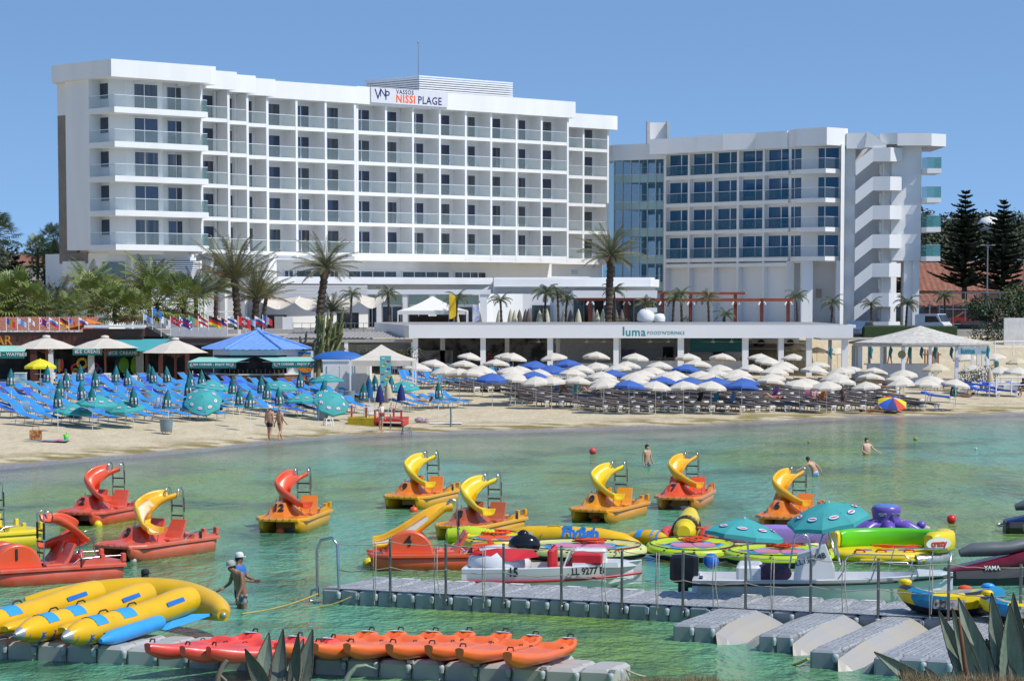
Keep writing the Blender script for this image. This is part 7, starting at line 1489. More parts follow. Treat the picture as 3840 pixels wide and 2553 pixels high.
def fan_mesh(seed, n, L_=1.4, R_=.95):
    r_ = random.Random(seed); q = MB()
    for i in range(n):
        f = (i+.5)/n; e = lerp(1.3, -.75, f) + r_.uniform(-.12,.12); a = i*2.39996; dead = f > .88; d = V((math.cos(a)*math.cos(e), math.sin(a)*math.cos(e), math.sin(e))); c = d*L_*r_.uniform(.7,1.05)*(.8 if dead else 1); q.tube([(0,0,0), tuple(c*.5+V((0,0,.06))), tuple(c)], [.03,.02,.015], 4, False, True, 1 if dead else 0)
        s_ = d.cross(V((0,0,1))).normalized(); u = s_.cross(d); nb = 15; Rr = R_*r_.uniform(.8,1.1)
        for b in range(nb):
            th = lerp(-1.9, 1.9, b/(nb-1)); dv = (d*math.cos(th) + s_*math.sin(th) + u*.12*math.cos(th*2)).normalized(); pv = (s_*math.cos(th) - d*math.sin(th))*.055; m = c + dv*Rr*.55; tip = c + dv*Rr*(1-.12*abs(th)) - V((0,0,.22*Rr))
            q.add([tuple(c), tuple(m+pv), tuple(tip), tuple(m-pv)], [(0,1,2,3)], False, 1 if dead else 0)
    return q.mesh('crown', [LEAF['fan'], DEADL])
def trunk_mesh(h, r0, r1, lean=(0,0), seed=1, head=0):
    q = MB(); r_ = random.Random(seed); N = max(8, int(h*5)); rings = []; n = 12
    for i in range(N+1):
        f = i/N; c = (lean[0]*f**1.6, lean[1]*f**1.6); r = lerp(r0, r1, f)*(1+.10*(-1)**i) + (head*math.exp(-((f-.93)/.05)**2) if head else 0)
        rings.append([(c[0]+r*r_.uniform(.9,1.1)*math.cos(6.283*j/n), c[1]+r*r_.uniform(.9,1.1)*math.sin(6.283*j/n), h*f) for j in range(n)])
    q.loft(rings, True, True, False); return q.mesh('trunk', BARK)
CR = {'date': [crown_mesh('date', s, 46, 2.7, 34, .46, .022, (-.35,1.45), (.5,1.1)) for s in (1,2)], 'shaggy': [crown_mesh('date', 5, 30, 3.1, 36, .42, .018, (.35,1.5), (.2,.9)), crown_mesh('date', 9, 30, 3.0, 36, .42, .018, (.2,1.5), (.3,1.0))],
      'tall': [crown_mesh('date', s, 40, 3.5, 38, .5, .02, (-.25,1.5), (.5,1.1)) for s in (21,22)], 'fan': [fan_mesh(s, 34, 1.5, 1.05) for s in (1,2)], 'queen': [crown_mesh('queen', s, 15, 1.55, 26, .36, .016, (-.1,1.35), (1.5,2.4)) for s in (3,4,6)], 'bush': [crown_mesh('grey', 7, 40, 2.6, 30, .4, .02, (.0,1.45), (.4,1.0)), crown_mesh('date', 8, 36, 2.9, 32, .5, .024, (.1,1.4), (.5,1.2), LEAF['fan'])]}
def palm(u, v_crown, v_base, Y, kind, lab, sc=1.0, tr=(.22,.17), lean=None, head=0, var=0, ub=None, group=None, rz=0):
    pc, pb = py(u, v_crown, Y), py(ub if ub else u, v_base, Y); h = pc.z - pb.z
    t = thing('palm_tree', lab, 'palm', pb, 0, group); ln = lean or (pc.x-pb.x, 0)
    o = bpy.data.objects.new('trunk', trunk_mesh(h, tr[0], tr[1], ln, int(u), head)); C.objects.link(o); o.parent = t
    c = bpy.data.objects.new('crown', CR[kind][var % len(CR[kind])]); C.objects.link(c); c.parent = t; c.location = (ln[0], ln[1], h-.05); c.scale = (sc,sc,sc); c.rotation_euler.z = rz or u*1.7
    return t
palm(1222, 1003, 1262, 219, 'tall', 'tall date palm with a rugged trunk behind the cactus', .98, (.36,.30), None, .14, 0, 1196)
palm(2292, 957, 1222, 237, 'tall', 'tall date palm in front of the glass atrium', 1.02, (.33,.33), None, .22, 1, 2282)
palm(878, 1050, 1235, 214, 'shaggy', 'tall shaggy date palm leaning left behind the flags', 1.5, (.34,.26), None, .1, 0, 893)
palm(962, 1120, 1240, 215, 'shaggy', 'shaggy date palm nearest the blue kiosk roof', 1.3, (.33,.26), None, .1, 1, 955)
palm(1000, 1110, 1235, 218, 'shaggy', 'slim shaggy palm just right of the leaning pair', .62, (.2,.16), None, 0, 0, 985)
palm(1245, 1165, 1255, 221, 'bush', 'young date palm growing beside the tall rugged trunk', .78, (.16,.14), None, 0, 0, 1240)
for i, (u, vc, vb, Y, k, sc, va, lab) in enumerate(((45,1120,1200,214,'fan',1.35,0,'fan palm at the left picture edge above the tiled roof'),(-25,1140,1200,212,'fan',1.3,1,'fan palm cut by the left picture edge'),(120,1150,1200,213,'fan',1.1,1,'low fan palm left of the grey feather palm'),(215,1165,1200,216,'bush',1.35,0,'grey green feather palm above the tiled roof'),
    (345,1120,1200,212,'fan',1.15,0,'fan palm in front of the louvred hotel base'),(335,1075,1200,222,'bush',1.05,1,'feather palm before the hotel stair window'),(430,1155,1200,209,'fan',1.1,1,'low fan palm above the orange tent'),(560,1075,1200,223,'bush',1.25,1,'feather palm before the left louvre screen'),(590,1140,1205,211,'fan',1.25,0,'fan palm behind the striped flag'),
    (690,1135,1205,212,'fan',1.2,1,'fan palm behind the union cross flag'),(735,1110,1205,221,'bush',1.15,0,'feather palm before the right louvre screen'),(810,1090,1210,224,'bush',.9,1,'thin feather palm left of the leaning date palm'),(500,1165,1205,208,'fan',.95,0,'small fan palm between the tent and the flags'),(270,1170,1200,207,'fan',.9,1,'low fan palm behind the left flag row'))):
    palm(u, vc, vb, Y, k, lab, sc, (.2,.17), None, 0, va, None, 'palms behind the beach shops')
palm(-12, 880, 1200, 250, 'fan', 'tall dark fan palm at the upper left edge', 1.2, (.22,.16)); palm(205, 905, 1200, 262, 'fan', 'tall fan palm beside the brown hotel end wall', .95, (.22,.16), None, 0, 1); palm(142, 935, 1200, 270, 'fan', 'slim fan palm in front of the distant white house', .85, (.18,.14), None, 0, 0)
ql = [(960+880/2.45,750+870/2.45,750+1160/2.45,'first'),(960+1213/2.45,750+860/2.45,750+1120/2.45,''),(960+1850/2.45,750+905/2.45,750+1120/2.45,''),(960+2245/2.45,750+920/2.45,750+1120/2.45,''),(1920+312/2.45,900+490/2.45,900+750/2.45,''),(1920+418/2.45,900+500/2.45,900+750/2.45,''),(1920+505/2.45,900+545/2.45,900+750/2.45,''),(1920+938/2.45,900+470/2.45,900+750/2.45,''),(1920+1225/2.45,900+590/2.45,900+750/2.45,''),(1920+1550/2.45,900+500/2.45,900+750/2.45,''),(1920+1490/2.45,900+540/2.45,900+750/2.45,''),(1920+1800/2.45,900+530/2.45,900+750/2.45,''),(1920+1960/2.45,900+690/2.45,900+750/2.45,''),
      (2880+262/2.45,900+520/2.45,900+770/2.45,''),(2880+595/2.45,900+580/2.45,900+780/2.45,''),(2880+945/2.45,900+590/2.45,900+800/2.45,''),(2880+1280/2.45,900+585/2.45,900+800/2.45,''),(2880+1620/2.45,900+520/2.45,900+790/2.45,''),(2880+1850/2.45,900+600/2.45,900+800/2.45,''),(2880+1935/2.45,900+620/2.45,900+800/2.45,'')]
qn = ['right of the tall trunk on the left terrace','left of the white peaked tent','behind the yellow feather flag','right of the white terrace tent','with a bushy crown left of the restaurant awning','just right of the bushiest one','dark crowned, left of the restaurant glass front','beside the tall date palm trunk','low in the middle of the pergola','under the bright pergola beam, taller one','under the bright pergola beam, slimmer one','beside the right pergola post','small one drooping near the right pergola post','in front of the wide white pillar','left of the staircase foot','in front of the staircase foot','against the pillar under the blank wall','tallest beside the netting fence','middle one at the netting fence','last one at the netting fence']
for i, (u, vc, vb, _) in enumerate(ql):
    Y = 236 + (i*7 % 5)*.8 if i < 13 else 252 + (i % 3); palm(u, vc, vb+12, Y, 'queen', f"small feathery palm {qn[i]}", (1.12 if i in (4,16) else .95) + .12*((i*5 % 3)-1)*.6, (.13,.09), None, 0, i, u + (4 if i % 2 else -5), 'small feathery terrace palms')
def leaf_blob(q, r_, c, rx, ry, rz, n, s, k=0, up=.3, shell=.55):
    for _ in range(n):
        d = V((r_.gauss(0,1), r_.gauss(0,1), r_.gauss(0,1))).normalized(); f = r_.uniform(shell, 1.0)**.6; wob = 1 + .22*mnoise.noise(d*2.3 + V(c)*.31)
        p = V(c) + V((d.x*rx*f*wob, d.y*ry*f*wob, d.z*rz*f*wob)); a = V((r_.gauss(0,1), r_.gauss(0,1), r_.gauss(0,1))).normalized(); b = a.cross(d + V((0,0,up))).normalized()*s*r_.uniform(.6,1.2); a = a*s*r_.uniform(.6,1.3)
        q.add([tuple(p-a*.5), tuple(p+b*.35), tuple(p+a*.5), tuple(p-b*.35)], [(0,1,2,3)], False, k)
LFM = [mat('dark_leaf', (.028,.05,.014), .6, var=.2, scale=.5), mat('mid_leaf', (.06,.10,.02), .6, var=.2, scale=.5), mat('olive_leaf', (.11,.125,.022), .6, var=.2, scale=.5), mat('pale_olive_leaf', (.09,.105,.05), .6, var=.2)]
def bush(u, v, Y, parts, lab, n=500, s=.16, name='shrub', cat='shrub', seed=1, mats=(0,1), trunk=True):
    b0 = py(u, v, Y); t = thing(name, lab, cat, b0); r_ = random.Random(seed); q = MB()
    for (x, y, z, rx, ry, rz, k) in parts: leaf_blob(q, r_, (x,y,z), rx, ry, rz, n, s, k)
    q.build('foliage', [LFM[i] for i in mats], t)
    if trunk: q = MB(); q.tube([(0,0,-1.0),(.1,.1,.5),(-.1,.2,1.4)], [.14,.1,.05], 6); q.tube([(0,0,.4),(.5,.1,1.4)], [.08,.03], 6); q.build('stem', BARK, t)
bush(430, 1172, 226, [(-1.5,0,1.6,1.2,1,1.3,1),(-.3,-.2,2.4,1.3,1,1.0,1),(1.0,0,1.7,1.3,1,1.3,0),(.2,-.5,1.0,1.9,1,1.2,0),(2.2,0,1.3,1.0,1,1.1,1)], 'yellow green rounded shrub between palms before the hotel base', 700, .22, 'shrub', 'shrub', 4, (0,2))
bush(165, 1060, 255, [(0,0,1.5,1.6,1.5,1.8,0),(1.3,0,2.2,1.5,1.4,1.6,1),(1.9,0,.2,1.6,1,1.5,0),(.5,0,-1,2.4,1,1.6,0)], 'bright green bush beside the hotel end wall', 700, .3, 'bush', 'bush', 6, (1,2)); bush(90, 1140, 245, [(0,0,0,3,1.5,2.0,0),(3,0,.3,2.4,1.5,1.7,1),(-3,0,1,2.5,1.5,2,0)], 'dark mixed bush behind the left palms', 600, .3, 'bush', 'bush', 7, (0,1))
bush(3735, 1225, 245, [(0,0,.8,1.8,1.4,1.9,0),(1.8,0,2.0,1.9,1.4,1.9,1),(3.4,0,2.6,2.0,1.5,1.6,1),(-1.3,0,1.6,1.5,1.3,1.4,0),(2.6,-.4,.2,2.4,1.2,2.0,0)], 'large dark green bush spilling over the white wall', 900, .28, 'bush', 'bush', 8, (0,1)); bush(3700, 1285, 235, [(0,0,.6,1.7,1,1.3,0),(1.6,0,.9,1.7,1,1.5,0)], 'dark shrub standing left of the white block wall', 700, .22, 'bush', 'bush', 12, (0,0))
bush(3790, 1185, 262, [(0,0,1.5,1.5,1.2,1.2,1),(2.0,0,1.8,1.7,1.2,1.2,0)], 'oleander with pale leaves above the white wall', 600, .24, 'bush', 'bush', 13, (1,2)); bush(3640, 1432, 188, [(0,0,.4,.9,.6,.55,0),(1.0,0,.6,1.0,.6,.7,1)], 'low green shrub at the base of the round beach bar', 350, .13, 'shrub', 'shrub', 14, (1,3), False)
bush(2345, 1215, 238, [(-.6,0,.25,.5,.4,.45,0),(0,0,.2,.6,.4,.35,1)], 'low pale shrubs on the terrace below the restaurant windows', 220, .12, 'shrub', 'shrub', 15, (3,2), False); bush(2575, 1214, 238, [(0,0,.2,.5,.4,.5,0)], 'small terrace shrub under the pergola', 200, .13, 'shrub', 'shrub', 16, (1,2), False)
bush(1240, 1340, 196, [(-1.5,0,.3,1.2,.5,.5,0),(.5,0,.35,1.2,.5,.55,1),(2.6,0,.3,1.0,.5,.5,0),(4.6,0,.3,1.1,.5,.45,1),(6.2,0,.3,.9,.5,.5,0)], 'straggly oleander shrubs on the bank beneath the grey canopy', 200, .13, 'shrub', 'shrub', 17, (3,2), False)
def norfolk(u, v_top, v_base, Y, lab, seed, wmax):
    pt, pb = py(u, v_top, Y), py(u, v_base, Y); h = pt.z - pb.z; t = thing('pine_tree', lab, 'pine tree', pb); r_ = random.Random(seed); q = MB(); q.tube([(0,0,0),(.0,0,h*.5),(0,0,h)], [.32,.2,.03], 8); q.build('trunk', BARK, t)
    q = MB(); nt_ = int(h/.62)
    for i in range(nt_):
        f = (i+.5)/nt_; z = h*(.10+.90*f); L_ = wmax*min(1,(1-f)**.72*1.15)*r_.uniform(.6,1.15) + .12; nb = 11 if f < .8 else 7
        for b in range(nb):
            a = 6.283*(b+.5*(i % 2))/nb + r_.uniform(-.4,.4); d = V((math.cos(a), math.sin(a), 0)); s_ = V((-d.y,d.x,0)); z = h*(.10+.90*f) + r_.uniform(-.16,.16); Lb = L_*r_.uniform(.6,1.12); m = max(4, int(Lb/.17))
            for j in range(m):
                g = (j+.4)/m; c = V((0,0,z)) + d*Lb*g + V((0,0,Lb*(.22*g*g+.02)))
                for sg in (-1,1):
                    l = .5*(1-.35*g)*min(1.0,.5+Lb/3); e = c + (s_*sg*.8 + d*.65).normalized()*l + V((0,0,.16*r_.random()+.05)); w = d*.11
                    q.add([tuple(c-w), tuple(c+w), tuple(e+w+V((0,0,.06))), tuple(e-w)], [(0,1,2,3)], False, 0 if r_.random() < .7 else 1)
                    q.add([tuple(c-V((0,0,.07))), tuple(c+V((0,0,.09))), tuple(e+V((0,0,.10))), tuple(e-V((0,0,.04)))], [(0,1,2,3)], False, 0)
    q.build('crown', [mat('pine_dark', (.032,.045,.018), .6, var=.2), mat('pine_olive', (.075,.08,.03), .6)], t)
norfolk(3616, 716, 1125, 300, 'tall tiered pine tree nearer the hotel on the right', 1, 3.5); norfolk(3760, 752, 1135, 300, 'second tiered pine tree beside the lamp post', 2, 3.7); norfolk(60, 1000-40, 1130, 280, 'dark tiered pine among palms on the far left', 3, 2.6)
norfolk(3380, 1020, 1160, 330, 'small dark pine seen under the hotel pillars', 5, 1.6)
# distant wooded hills
def hills():
    q = MB(); xs = [-420+20*i for i in range(60)]; 
    def hz(x, y):
        r = max(0, (x-62)/34); l = max(0, (-70-x)/34)
        return 5 + (20*min(1,r)**.7 + 12*min(1,l))*min(1,max(0,(y-400)/240)) + 2*mnoise.noise((x*.03,y*.02,1))
    q.grid([[(x*1.0, y, hz(x,y)) for x in xs] for y in [330,380,440,500,560,620,680,740,820,1000]]); q.build('hills', mat('hill_scrub', (.10,.085,.045), .9, var=.3, scale=.05, col2=(.05,.06,.025)))['kind'] = 'structure'
    r_ = random.Random(5); q = MB()
    for x0, x1, n in ((78,125,620),(-175,-86,420)):
        for i in range(n):
            y = r_.uniform(400, 700); x = r_.uniform(x0, x1)*y/560; s = r_.uniform(1.6,3.6); z = hz(x,y)
            leaf_blob(q, r_, (x,y,z+s*.6), s*1.1, s, s*.8, 75, 1.0, r_.choice([0,0,1,2]))
    q.build('woodland', [mat('wood_dark', (.03,.042,.017), .7), mat('wood_mid', (.05,.062,.022), .7), mat('wood_pale', (.075,.08,.035), .7)])['kind'] = 'stuff'
hills()
def candelabra():
    p = py(1185, 1470, 178); p.z = 1.35; t = thing('candelabra_cactus', 'tall yellow green branching cactus between the kiosk and the white hut', 'cactus', p); r_ = random.Random(3); CT = mat('cactus_skin', (.19,.19,.055), .6, var=.2, scale=2, col2=(.11,.13,.04))
    def arm(a, b, c, r, q):
        P = [V(a).lerp(V(b), i/5) for i in range(6)] + [V(b).lerp(V(c), i/6) for i in range(1,7)]; n = 10; rings = []
        q.tube(P, [r*(1 if i < 10 else .6) for i in range(len(P))], 8, True, False)
    q = MB(); arm((0,0,-.1),(.25,0,1.8),(.7,0,3.4),.16,q); arm((-.25,0,-.1),(-.2,0,1.6),(.0,0,3.2),.14,q)
    q.build('trunk', mat('cactus_bark', (.24,.21,.10), .7, var=.2, scale=3), t)
    for i in range(26):
        f = i/25; bx = lerp(-.15, .75, r_.random()); bz = r_.uniform(1.3, 3.3); dx = (r_.uniform(-.75,1.5) if i % 3 else r_.uniform(.6,1.9)); q = MB(); x1 = bx + dx*.75
        arm((bx, r_.uniform(-.2,.2), bz), (x1, r_.uniform(-.4,.4), bz+.55+r_.random()*.4), (bx+dx, r_.uniform(-.4,.4), min(5.6, bz+1.5+r_.random()*1.5)), .085, q); q.build('arm', CT, t)
    q = MB(); arm((-.5,.3,2.0),(-1.0,.3,2.8),(-1.1,.3,3.6),.09,q); arm((-.9,.3,2.9),(-.7,.3,3.3),(-.65,.3,3.9),.08,q); q.build('arm', mat('cactus_dark', (.045,.06,.04), .7), t)
candelabra()
# the photographer's bank with agaves
BK = MB(); BK.grid([[(x, y, (1.25 if y < 36 else lerp(1.25, -1.5, min(1,(y-36)/3.2))) + .25*mnoise.noise((x*.6,y*.7,2)) - (0 if x > -30 else 0)) for x in [-9+.4*i for i in range(46)]] for y in [20+.5*i for i in range(41)]]); BK.build('rocky_bank', mat('bank_rock', (.26,.2,.13), .9, var=.2, bump=.05))['kind'] = 'structure'
AG = mat('agave_leaf', (.27,.32,.24), .5, var=.2, scale=3, col2=(.18,.22,.155), stretch=(6,6,.6), bump=.004, bscale=12); AGE = mat('agave_margin', (.12,.075,.045), .7, var=.2); AGD = mat('agave_dark_leaf', (.12,.15,.11), .5, var=.2, scale=3, col2=(.08,.10,.075), stretch=(6,6,.6))
def agave(lab, Y0, leaves, group=None):
    b0 = py(leaves[0][2], 2700, Y0); t = thing('agave', lab, 'agave', b0, 0, group); r_ = random.Random(len(leaves))
    for (u0, v0, u1, v1, w, dk) in leaves:
        Y = Y0 + r_.uniform(-.25,.25); tip = py(u0, v0, Y-.0); base = py(u1, v1, Y0); d = base-tip; base = base + d*.25; L_ = (base-tip).length; q = MB(); rings = []; N = 24; dn = (tip-base).normalized(); s_ = dn.cross(V((0,1,0))).normalized(); nrm = s_.cross(dn)
        for i in range(N+1):
            f = i/N; c = base.lerp(tip, f) + nrm*.06*math.sin(math.pi*f) - b0; ww = .72*w*(min(1, .75+f) if f < .35 else max(.0, (1-((f-.35)/.65)**1.5)))*1.0 + .004; th = .035*(1-f)+.004; tw = .25*(r_.random()-.5)*0
            ser = 1 + (.05 if i % 2 else 0); ch = ww*.42; rings.append([tuple(c-s_*ww*ser-nrm*ch), tuple(c-s_*ww*.5-nrm*ch*.45), tuple(c), tuple(c+s_*ww*.5-nrm*ch*.45), tuple(c+s_*ww*ser-nrm*ch), tuple(c+s_*ww*.5+nrm*th*.5), tuple(c+nrm*(th+.01)), tuple(c-s_*ww*.5+nrm*th*.5)])
        q.loft(rings, True, True, False); lf = q.build('leaf', AGD if dk else AG, t); e_ = MB(); [e_.tube([rr[j] for rr in rings], .007, 4, False) for j in (0,4)]; e_.build('spiny_margin', AGE, lf)
z = lambda ox, oy, L_: [(ox+a/2.45, oy+b/2.45, ox+c/2.45, oy+d/2.45, w, k) for a, b, c, d, w, k in L_]
agave('large agave with long upright leaves at the lower right corner', 38.6, z(2880,1913,[(1565,920,1860,1568,.20,0),(1690,895,1900,1568,.17,0),(1748,800,2010,1568,.26,0),(2053,755,2130,1330,.17,0),(2255,755,2310,1500,.22,1),(2224,850,2240,1568,.25,0),(2003,1175,2200,1600,.24,0),(1440,1430,1600,1640,.10,0),(975,1298,1420,1600,.16,0),(1210,1455,1330,1620,.07,0),(2120,1000,2180,1568,.14,0)]))
agave('agave with pale pointed leaves at the bottom left of centre', 38.8, z(960,1913,[(120,1120,40,1568,.19,0),(250,1085,190,1568,.15,1),(390,1125,340,1568,.11,1),(437,1175,320,1590,.17,0),(522,1090,410,1600,.17,1),(-100,1270,60,1600,.16,1)]))
def dead_leaf():
    q = MB(); P = [py(960+a/2.45, 1913+b/2.45, 39.5) for a, b in ((800,1620),(860,1500),(930,1430),(1010,1420),(1060,1440),(1110,1450))]; q.tube(P, [.14,.10,.08,.06,.035,.008], 8, flat=.4); tag(q.build('bent_agave_leaf', AG), 'bent agave leaf curling over at the bottom edge', 'leaf')
    q = MB(); P = [py(a/2.45, 1913+b/2.45, 39.0) for a, b in ((1985,1640),(2010,1500),(2050,1420),(2085,1375))]; q.tube(P, [.05,.045,.035,.03], 7); q.tube([P[1], py(2080/2.45,1913+1568/2.45,39)], .025, 6); tag(q.build('dry_branch', mat('dry_wood', (.25,.2,.15), .8, var=.2)), 'bare dry branch at the bottom edge', 'branch')
    q = MB(); P = [py(2880+a/2.45, 1913+b/2.45, 38.0) for a, b in ((1748,990),(1775,1150),(1800,1350),(1842,1640))]; q.tube(P, [.025,.03,.035,.04], 7); tag(q.build('rusty_rod', mat('rusty_stem', (.26,.10,.05), .8, var=.3)), 'reddish brown stem rising among the agave leaves', 'stem')
dead_leaf()
def dry_grass(u0, u1, v, n, Y, seed, s=.3):
    r_ = random.Random(seed); q = MB()
    for i in range(n):
        p = py(r_.uniform(u0,u1), 2600, Y + r_.uniform(-.6,.6)); hh = (2600-v)/(F/Y)*r_.uniform(.35,1.0)*(1+.4*mnoise.noise((p.x*2,0,seed))); a = r_.uniform(-.5,.5); tip = p + V((math.sin(a)*hh, r_.uniform(-.2,.2), math.cos(a)*hh)); w = V((.006,0,0)); q.add([tuple(p-w*1.4), tuple(p+w*1.4), tuple(tip)], [(0,1,2)], False, r_.choice([0,0,1]))
        if r_.random() < .6:
            m = p.lerp(tip, .65); 
            for _ in range(3): e = m + V((r_.uniform(-.09,.09), r_.uniform(-.05,.05), r_.uniform(0,.10))); q.add([tuple(m), tuple(m+w), tuple(e)], [(0,1,2)], False, 0)
    q.build('dry_grass', [mat('straw', (.34,.25,.13), .9, var=.2), mat('straw_dark', (.13,.10,.05), .9)])['kind'] = 'stuff'
dry_grass(2340, 2800, 2520, 900, 38, 1); dry_grass(3380, 3860, 2500, 900, 37.5, 2)
# ---------------------------------------------------------------- round beach bar and the street on the right
b = MB(); b.bx(34, 150, 240, 330, 3, 4.73); b.build('road', mat('asphalt', (.13,.125,.12), .9, var=.15))['kind'] = 'structure'
def round_bar():
    Y = 199; cx = X(3453,Y); z0 = 1.5; t = thing('beach_bar', 'round open beach bar with a whitewashed thatch roof on white posts', 'bar', (cx, Y, z0)); L = lambda u: X(u,Y)-cx; Z = lambda v, yy=Y: ZV(v,yy)-z0
    ze, za = Z(1282), Z(1221); R0 = 5.6; RF = mat('whitewashed_thatch', (.70,.655,.58), .9, var=.22, scale=3, stretch=(1,1,4), bump=.05, bscale=7); n = 8; q = MB(); q2 = MB()
    cs = [(R0*math.cos(6.283*(k+.5)/n), R0*math.sin(6.283*(k+.5)/n)) for k in range(n)]
    for i in range(n):
        a, b = cs[i], cs[(i+1) % n]; q.grid([[(lerp(lerp(a[0],b[0],w/4),0,f), lerp(lerp(a[1],b[1],w/4),0,f), lerp(ze,za,f)-.25*math.sin(math.pi*f)*.5) for w in range(5)] for f in [k/8 for k in range(9)]], False)
        q.add([(a[0],a[1],ze-.16),(b[0],b[1],ze-.16),(b[0],b[1],ze),(a[0],a[1],ze)], [(0,1,2,3)]); q2.bar((a[0]*.93,a[1]*.93,ze-.22),(b[0]*.93,b[1]*.93,ze-.22), .16)
        q2.bar((a[0]*.93,a[1]*.93,ze-.18),(0,0,za-.25), .1)
    q.build('roof', RF, t); q2.build('roof_beams', WHITE, t)
    for i in range(n):
        for f in (.93,):
            a = cs[i]; q = MB(); q.bx(a[0]*f-.13, a[0]*f+.13, a[1]*f-.13, a[1]*f+.13, -.4, ze-.3); q.build('post', WHITE, t)
            b = cs[(i+1) % n]; m = ((a[0]+b[0])/2*f, (a[1]+b[1])/2*f); q = MB(); q.bx(m[0]-.1, m[0]+.1, m[1]-.1, m[1]+.1, -.4, ze-.3); q.build('post', WHITE, t)
    q = MB(); q.bx(-4.3, .3, -2.6, -1.8, -.4, 1.05); q.bx(-4.5, .5, -2.75, -1.7, 1.05, 1.13); q.bx(.3,.5,-2.6,2,-.4,1.05); q.build('bar_counter', WHITE, t)
    q = MB(); q.bx(L(3552), L(3655), -5.3, -5.22, ze-.85, ze-.3); s_ = q.build('sign_board', mat('pale_blue_board', (.40,.50,.54), .5), t); x = (L(3548)+L(3662))/2
    text('luma', .55, TEAL, s_, frame_M((x-.35,-5.32,ze-.58), (1,0,0), (0,0,1)), bold=.015); text('bar', .26, TEAL, s_, frame_M((x+.85,-5.32,ze-.65), (1,0,0), (0,0,1)), bold=.01)
    q = MB(); q.lathe([(.3,0),(.3,.04)], 16); o = q.build('round_sign', mat('olive_sign', (.12,.13,.07), .6), t); o.matrix_local = frame_M((L(3348), -5.0, ze-.85), (1,0,0), (0,0,1))
    for u in (3092, 3240, 3312, 3382, 3426, 3475, 3536, 3670):
        q = MB(); q.tube([(0,0,0),(.04,0,-.25),(-.03,0,-.6),(.08,0,-.95)], [.03,.14,.12,.03], 8); o = q.build('hanging_cloth', mat('teal_cloth', (.01,.2,.25), .8), t); o.location = (L(u), -4.2, ze-.25)
    q = MB(); x = L(3075); q.bx(x, x+6, -1, 4, Z(1274), Z(1268)); q.bx(x+.6, x+.85, -.8, -.5, -.4, Z(1274)); q.build('side_roof', mat('side_thatch', (.42,.39,.34), .9), t)
    for k, u in enumerate((3540, 3565, 3600, 3630)): q = MB(); q.bx(L(u), L(u)+.18, -5.6, -5.4, -1.0, .35); q.build('low_post', WHITE, t)
    q = MB(); q.prism([(L(3660),-6.0),(L(3820),-7.0),(L(3820),-5.0),(L(3660),-4)], -.8, -.15); q.build('ramp_base', WHITE, t)
round_bar()
def timber_frame(u, lab):
    p = gp(u, 1400); q = MB(); T_ = mat('play_timber', (.38,.13,.03), .6, var=.2)
    for k in range(6): q.bx(.22*k, .22*k+.12, 0, .1, 0, 2.0-.05*k)
    q.bx(-.1,1.4,-.06,0,.5,.62); q.bx(-.1,1.4,-.06,0,1.5,1.62)
    for x in (-1.6,-3.2): q.bar((x,0,0),(x+.35,0,1.7),.1); q.bar((x+.7,0,0),(x+.35,0,1.7),.1)
    o = q.build('climbing_frame', T_); o.location = p; tag(o, lab, 'climbing frame')
timber_frame(3465, 'orange brown timber climbing frame behind the round bar')
TILE = mat('terracotta_tiles', (.30,.12,.07), .8, var=.2, scale=1.2)
def house(u0, u1, ve, vr, Y, lab, wall=(.5,.3,.2)):
    x0, x1 = X(u0,Y), X(u1,Y); ze = ZV(ve,Y); zr = ZV(vr,Y+7); t = thing('house', lab, 'house', ((x0+x1)/2, Y, 4.6)); w = (x1-x0)/2; ze -= 4.6; zr -= 4.6; q = MB(); n = int(w*2*3)
    q.grid([[(lerp(-w-.5,w+.5,k/n), lerp(-.6,7,f), lerp(ze-.1,zr,f)+(.07 if k % 2 else 0)) for k in range(n+1)] for f in [i/12 for i in range(13)]], False); q.build('roof', TILE, t)
    q = MB(); q.bx(-w, w, 0, 12, -2, ze); q.build('wall', mat('house_wall_%d' % int(wall[0]*100), wall, .8), t)
    for k in range(4): q = MB(); q.bx(-w+1+k*w/2.2, -w+2.4+k*w/2.2, -.06, -.005, .6, 2.2); q.build('window', SHOPG, t)
house(3360, 4000, 1088, 985, 330, 'long house with an orange tiled roof behind the pines'); house(3300, 3700, 1150, 1102, 305, 'low red tiled shop roof behind the netting fence', (.30,.15,.10))
house(40, 190, 990, 955, 330, 'pale house among trees on the far left', (.55,.52,.46))
q = MB(); q.bx(0, 9, 0, .3, -1, ZV(1192,232)-3.6); o = q.build('block_wall', mat('whitewashed_blocks', (.68,.68,.66), .8, var=.1, scale=1.5, bump=.02)); o.location = (X(3768,232), 232, 3.6); tag(o, 'whitewashed block wall at the right picture edge', 'wall')
q = MB(); q.rbx(0, 8.5, 0, 1.2, 0, ZV(1222,236)-4.0, .1); o = q.build('clipped_hedge', mat('hedge_green', (.035,.085,.02), .8, var=.4, scale=9, bump=.05)); o.location = (X(3240,236), 236, 4.0); tag(o, 'low clipped green hedge behind the round bar roof', 'hedge')
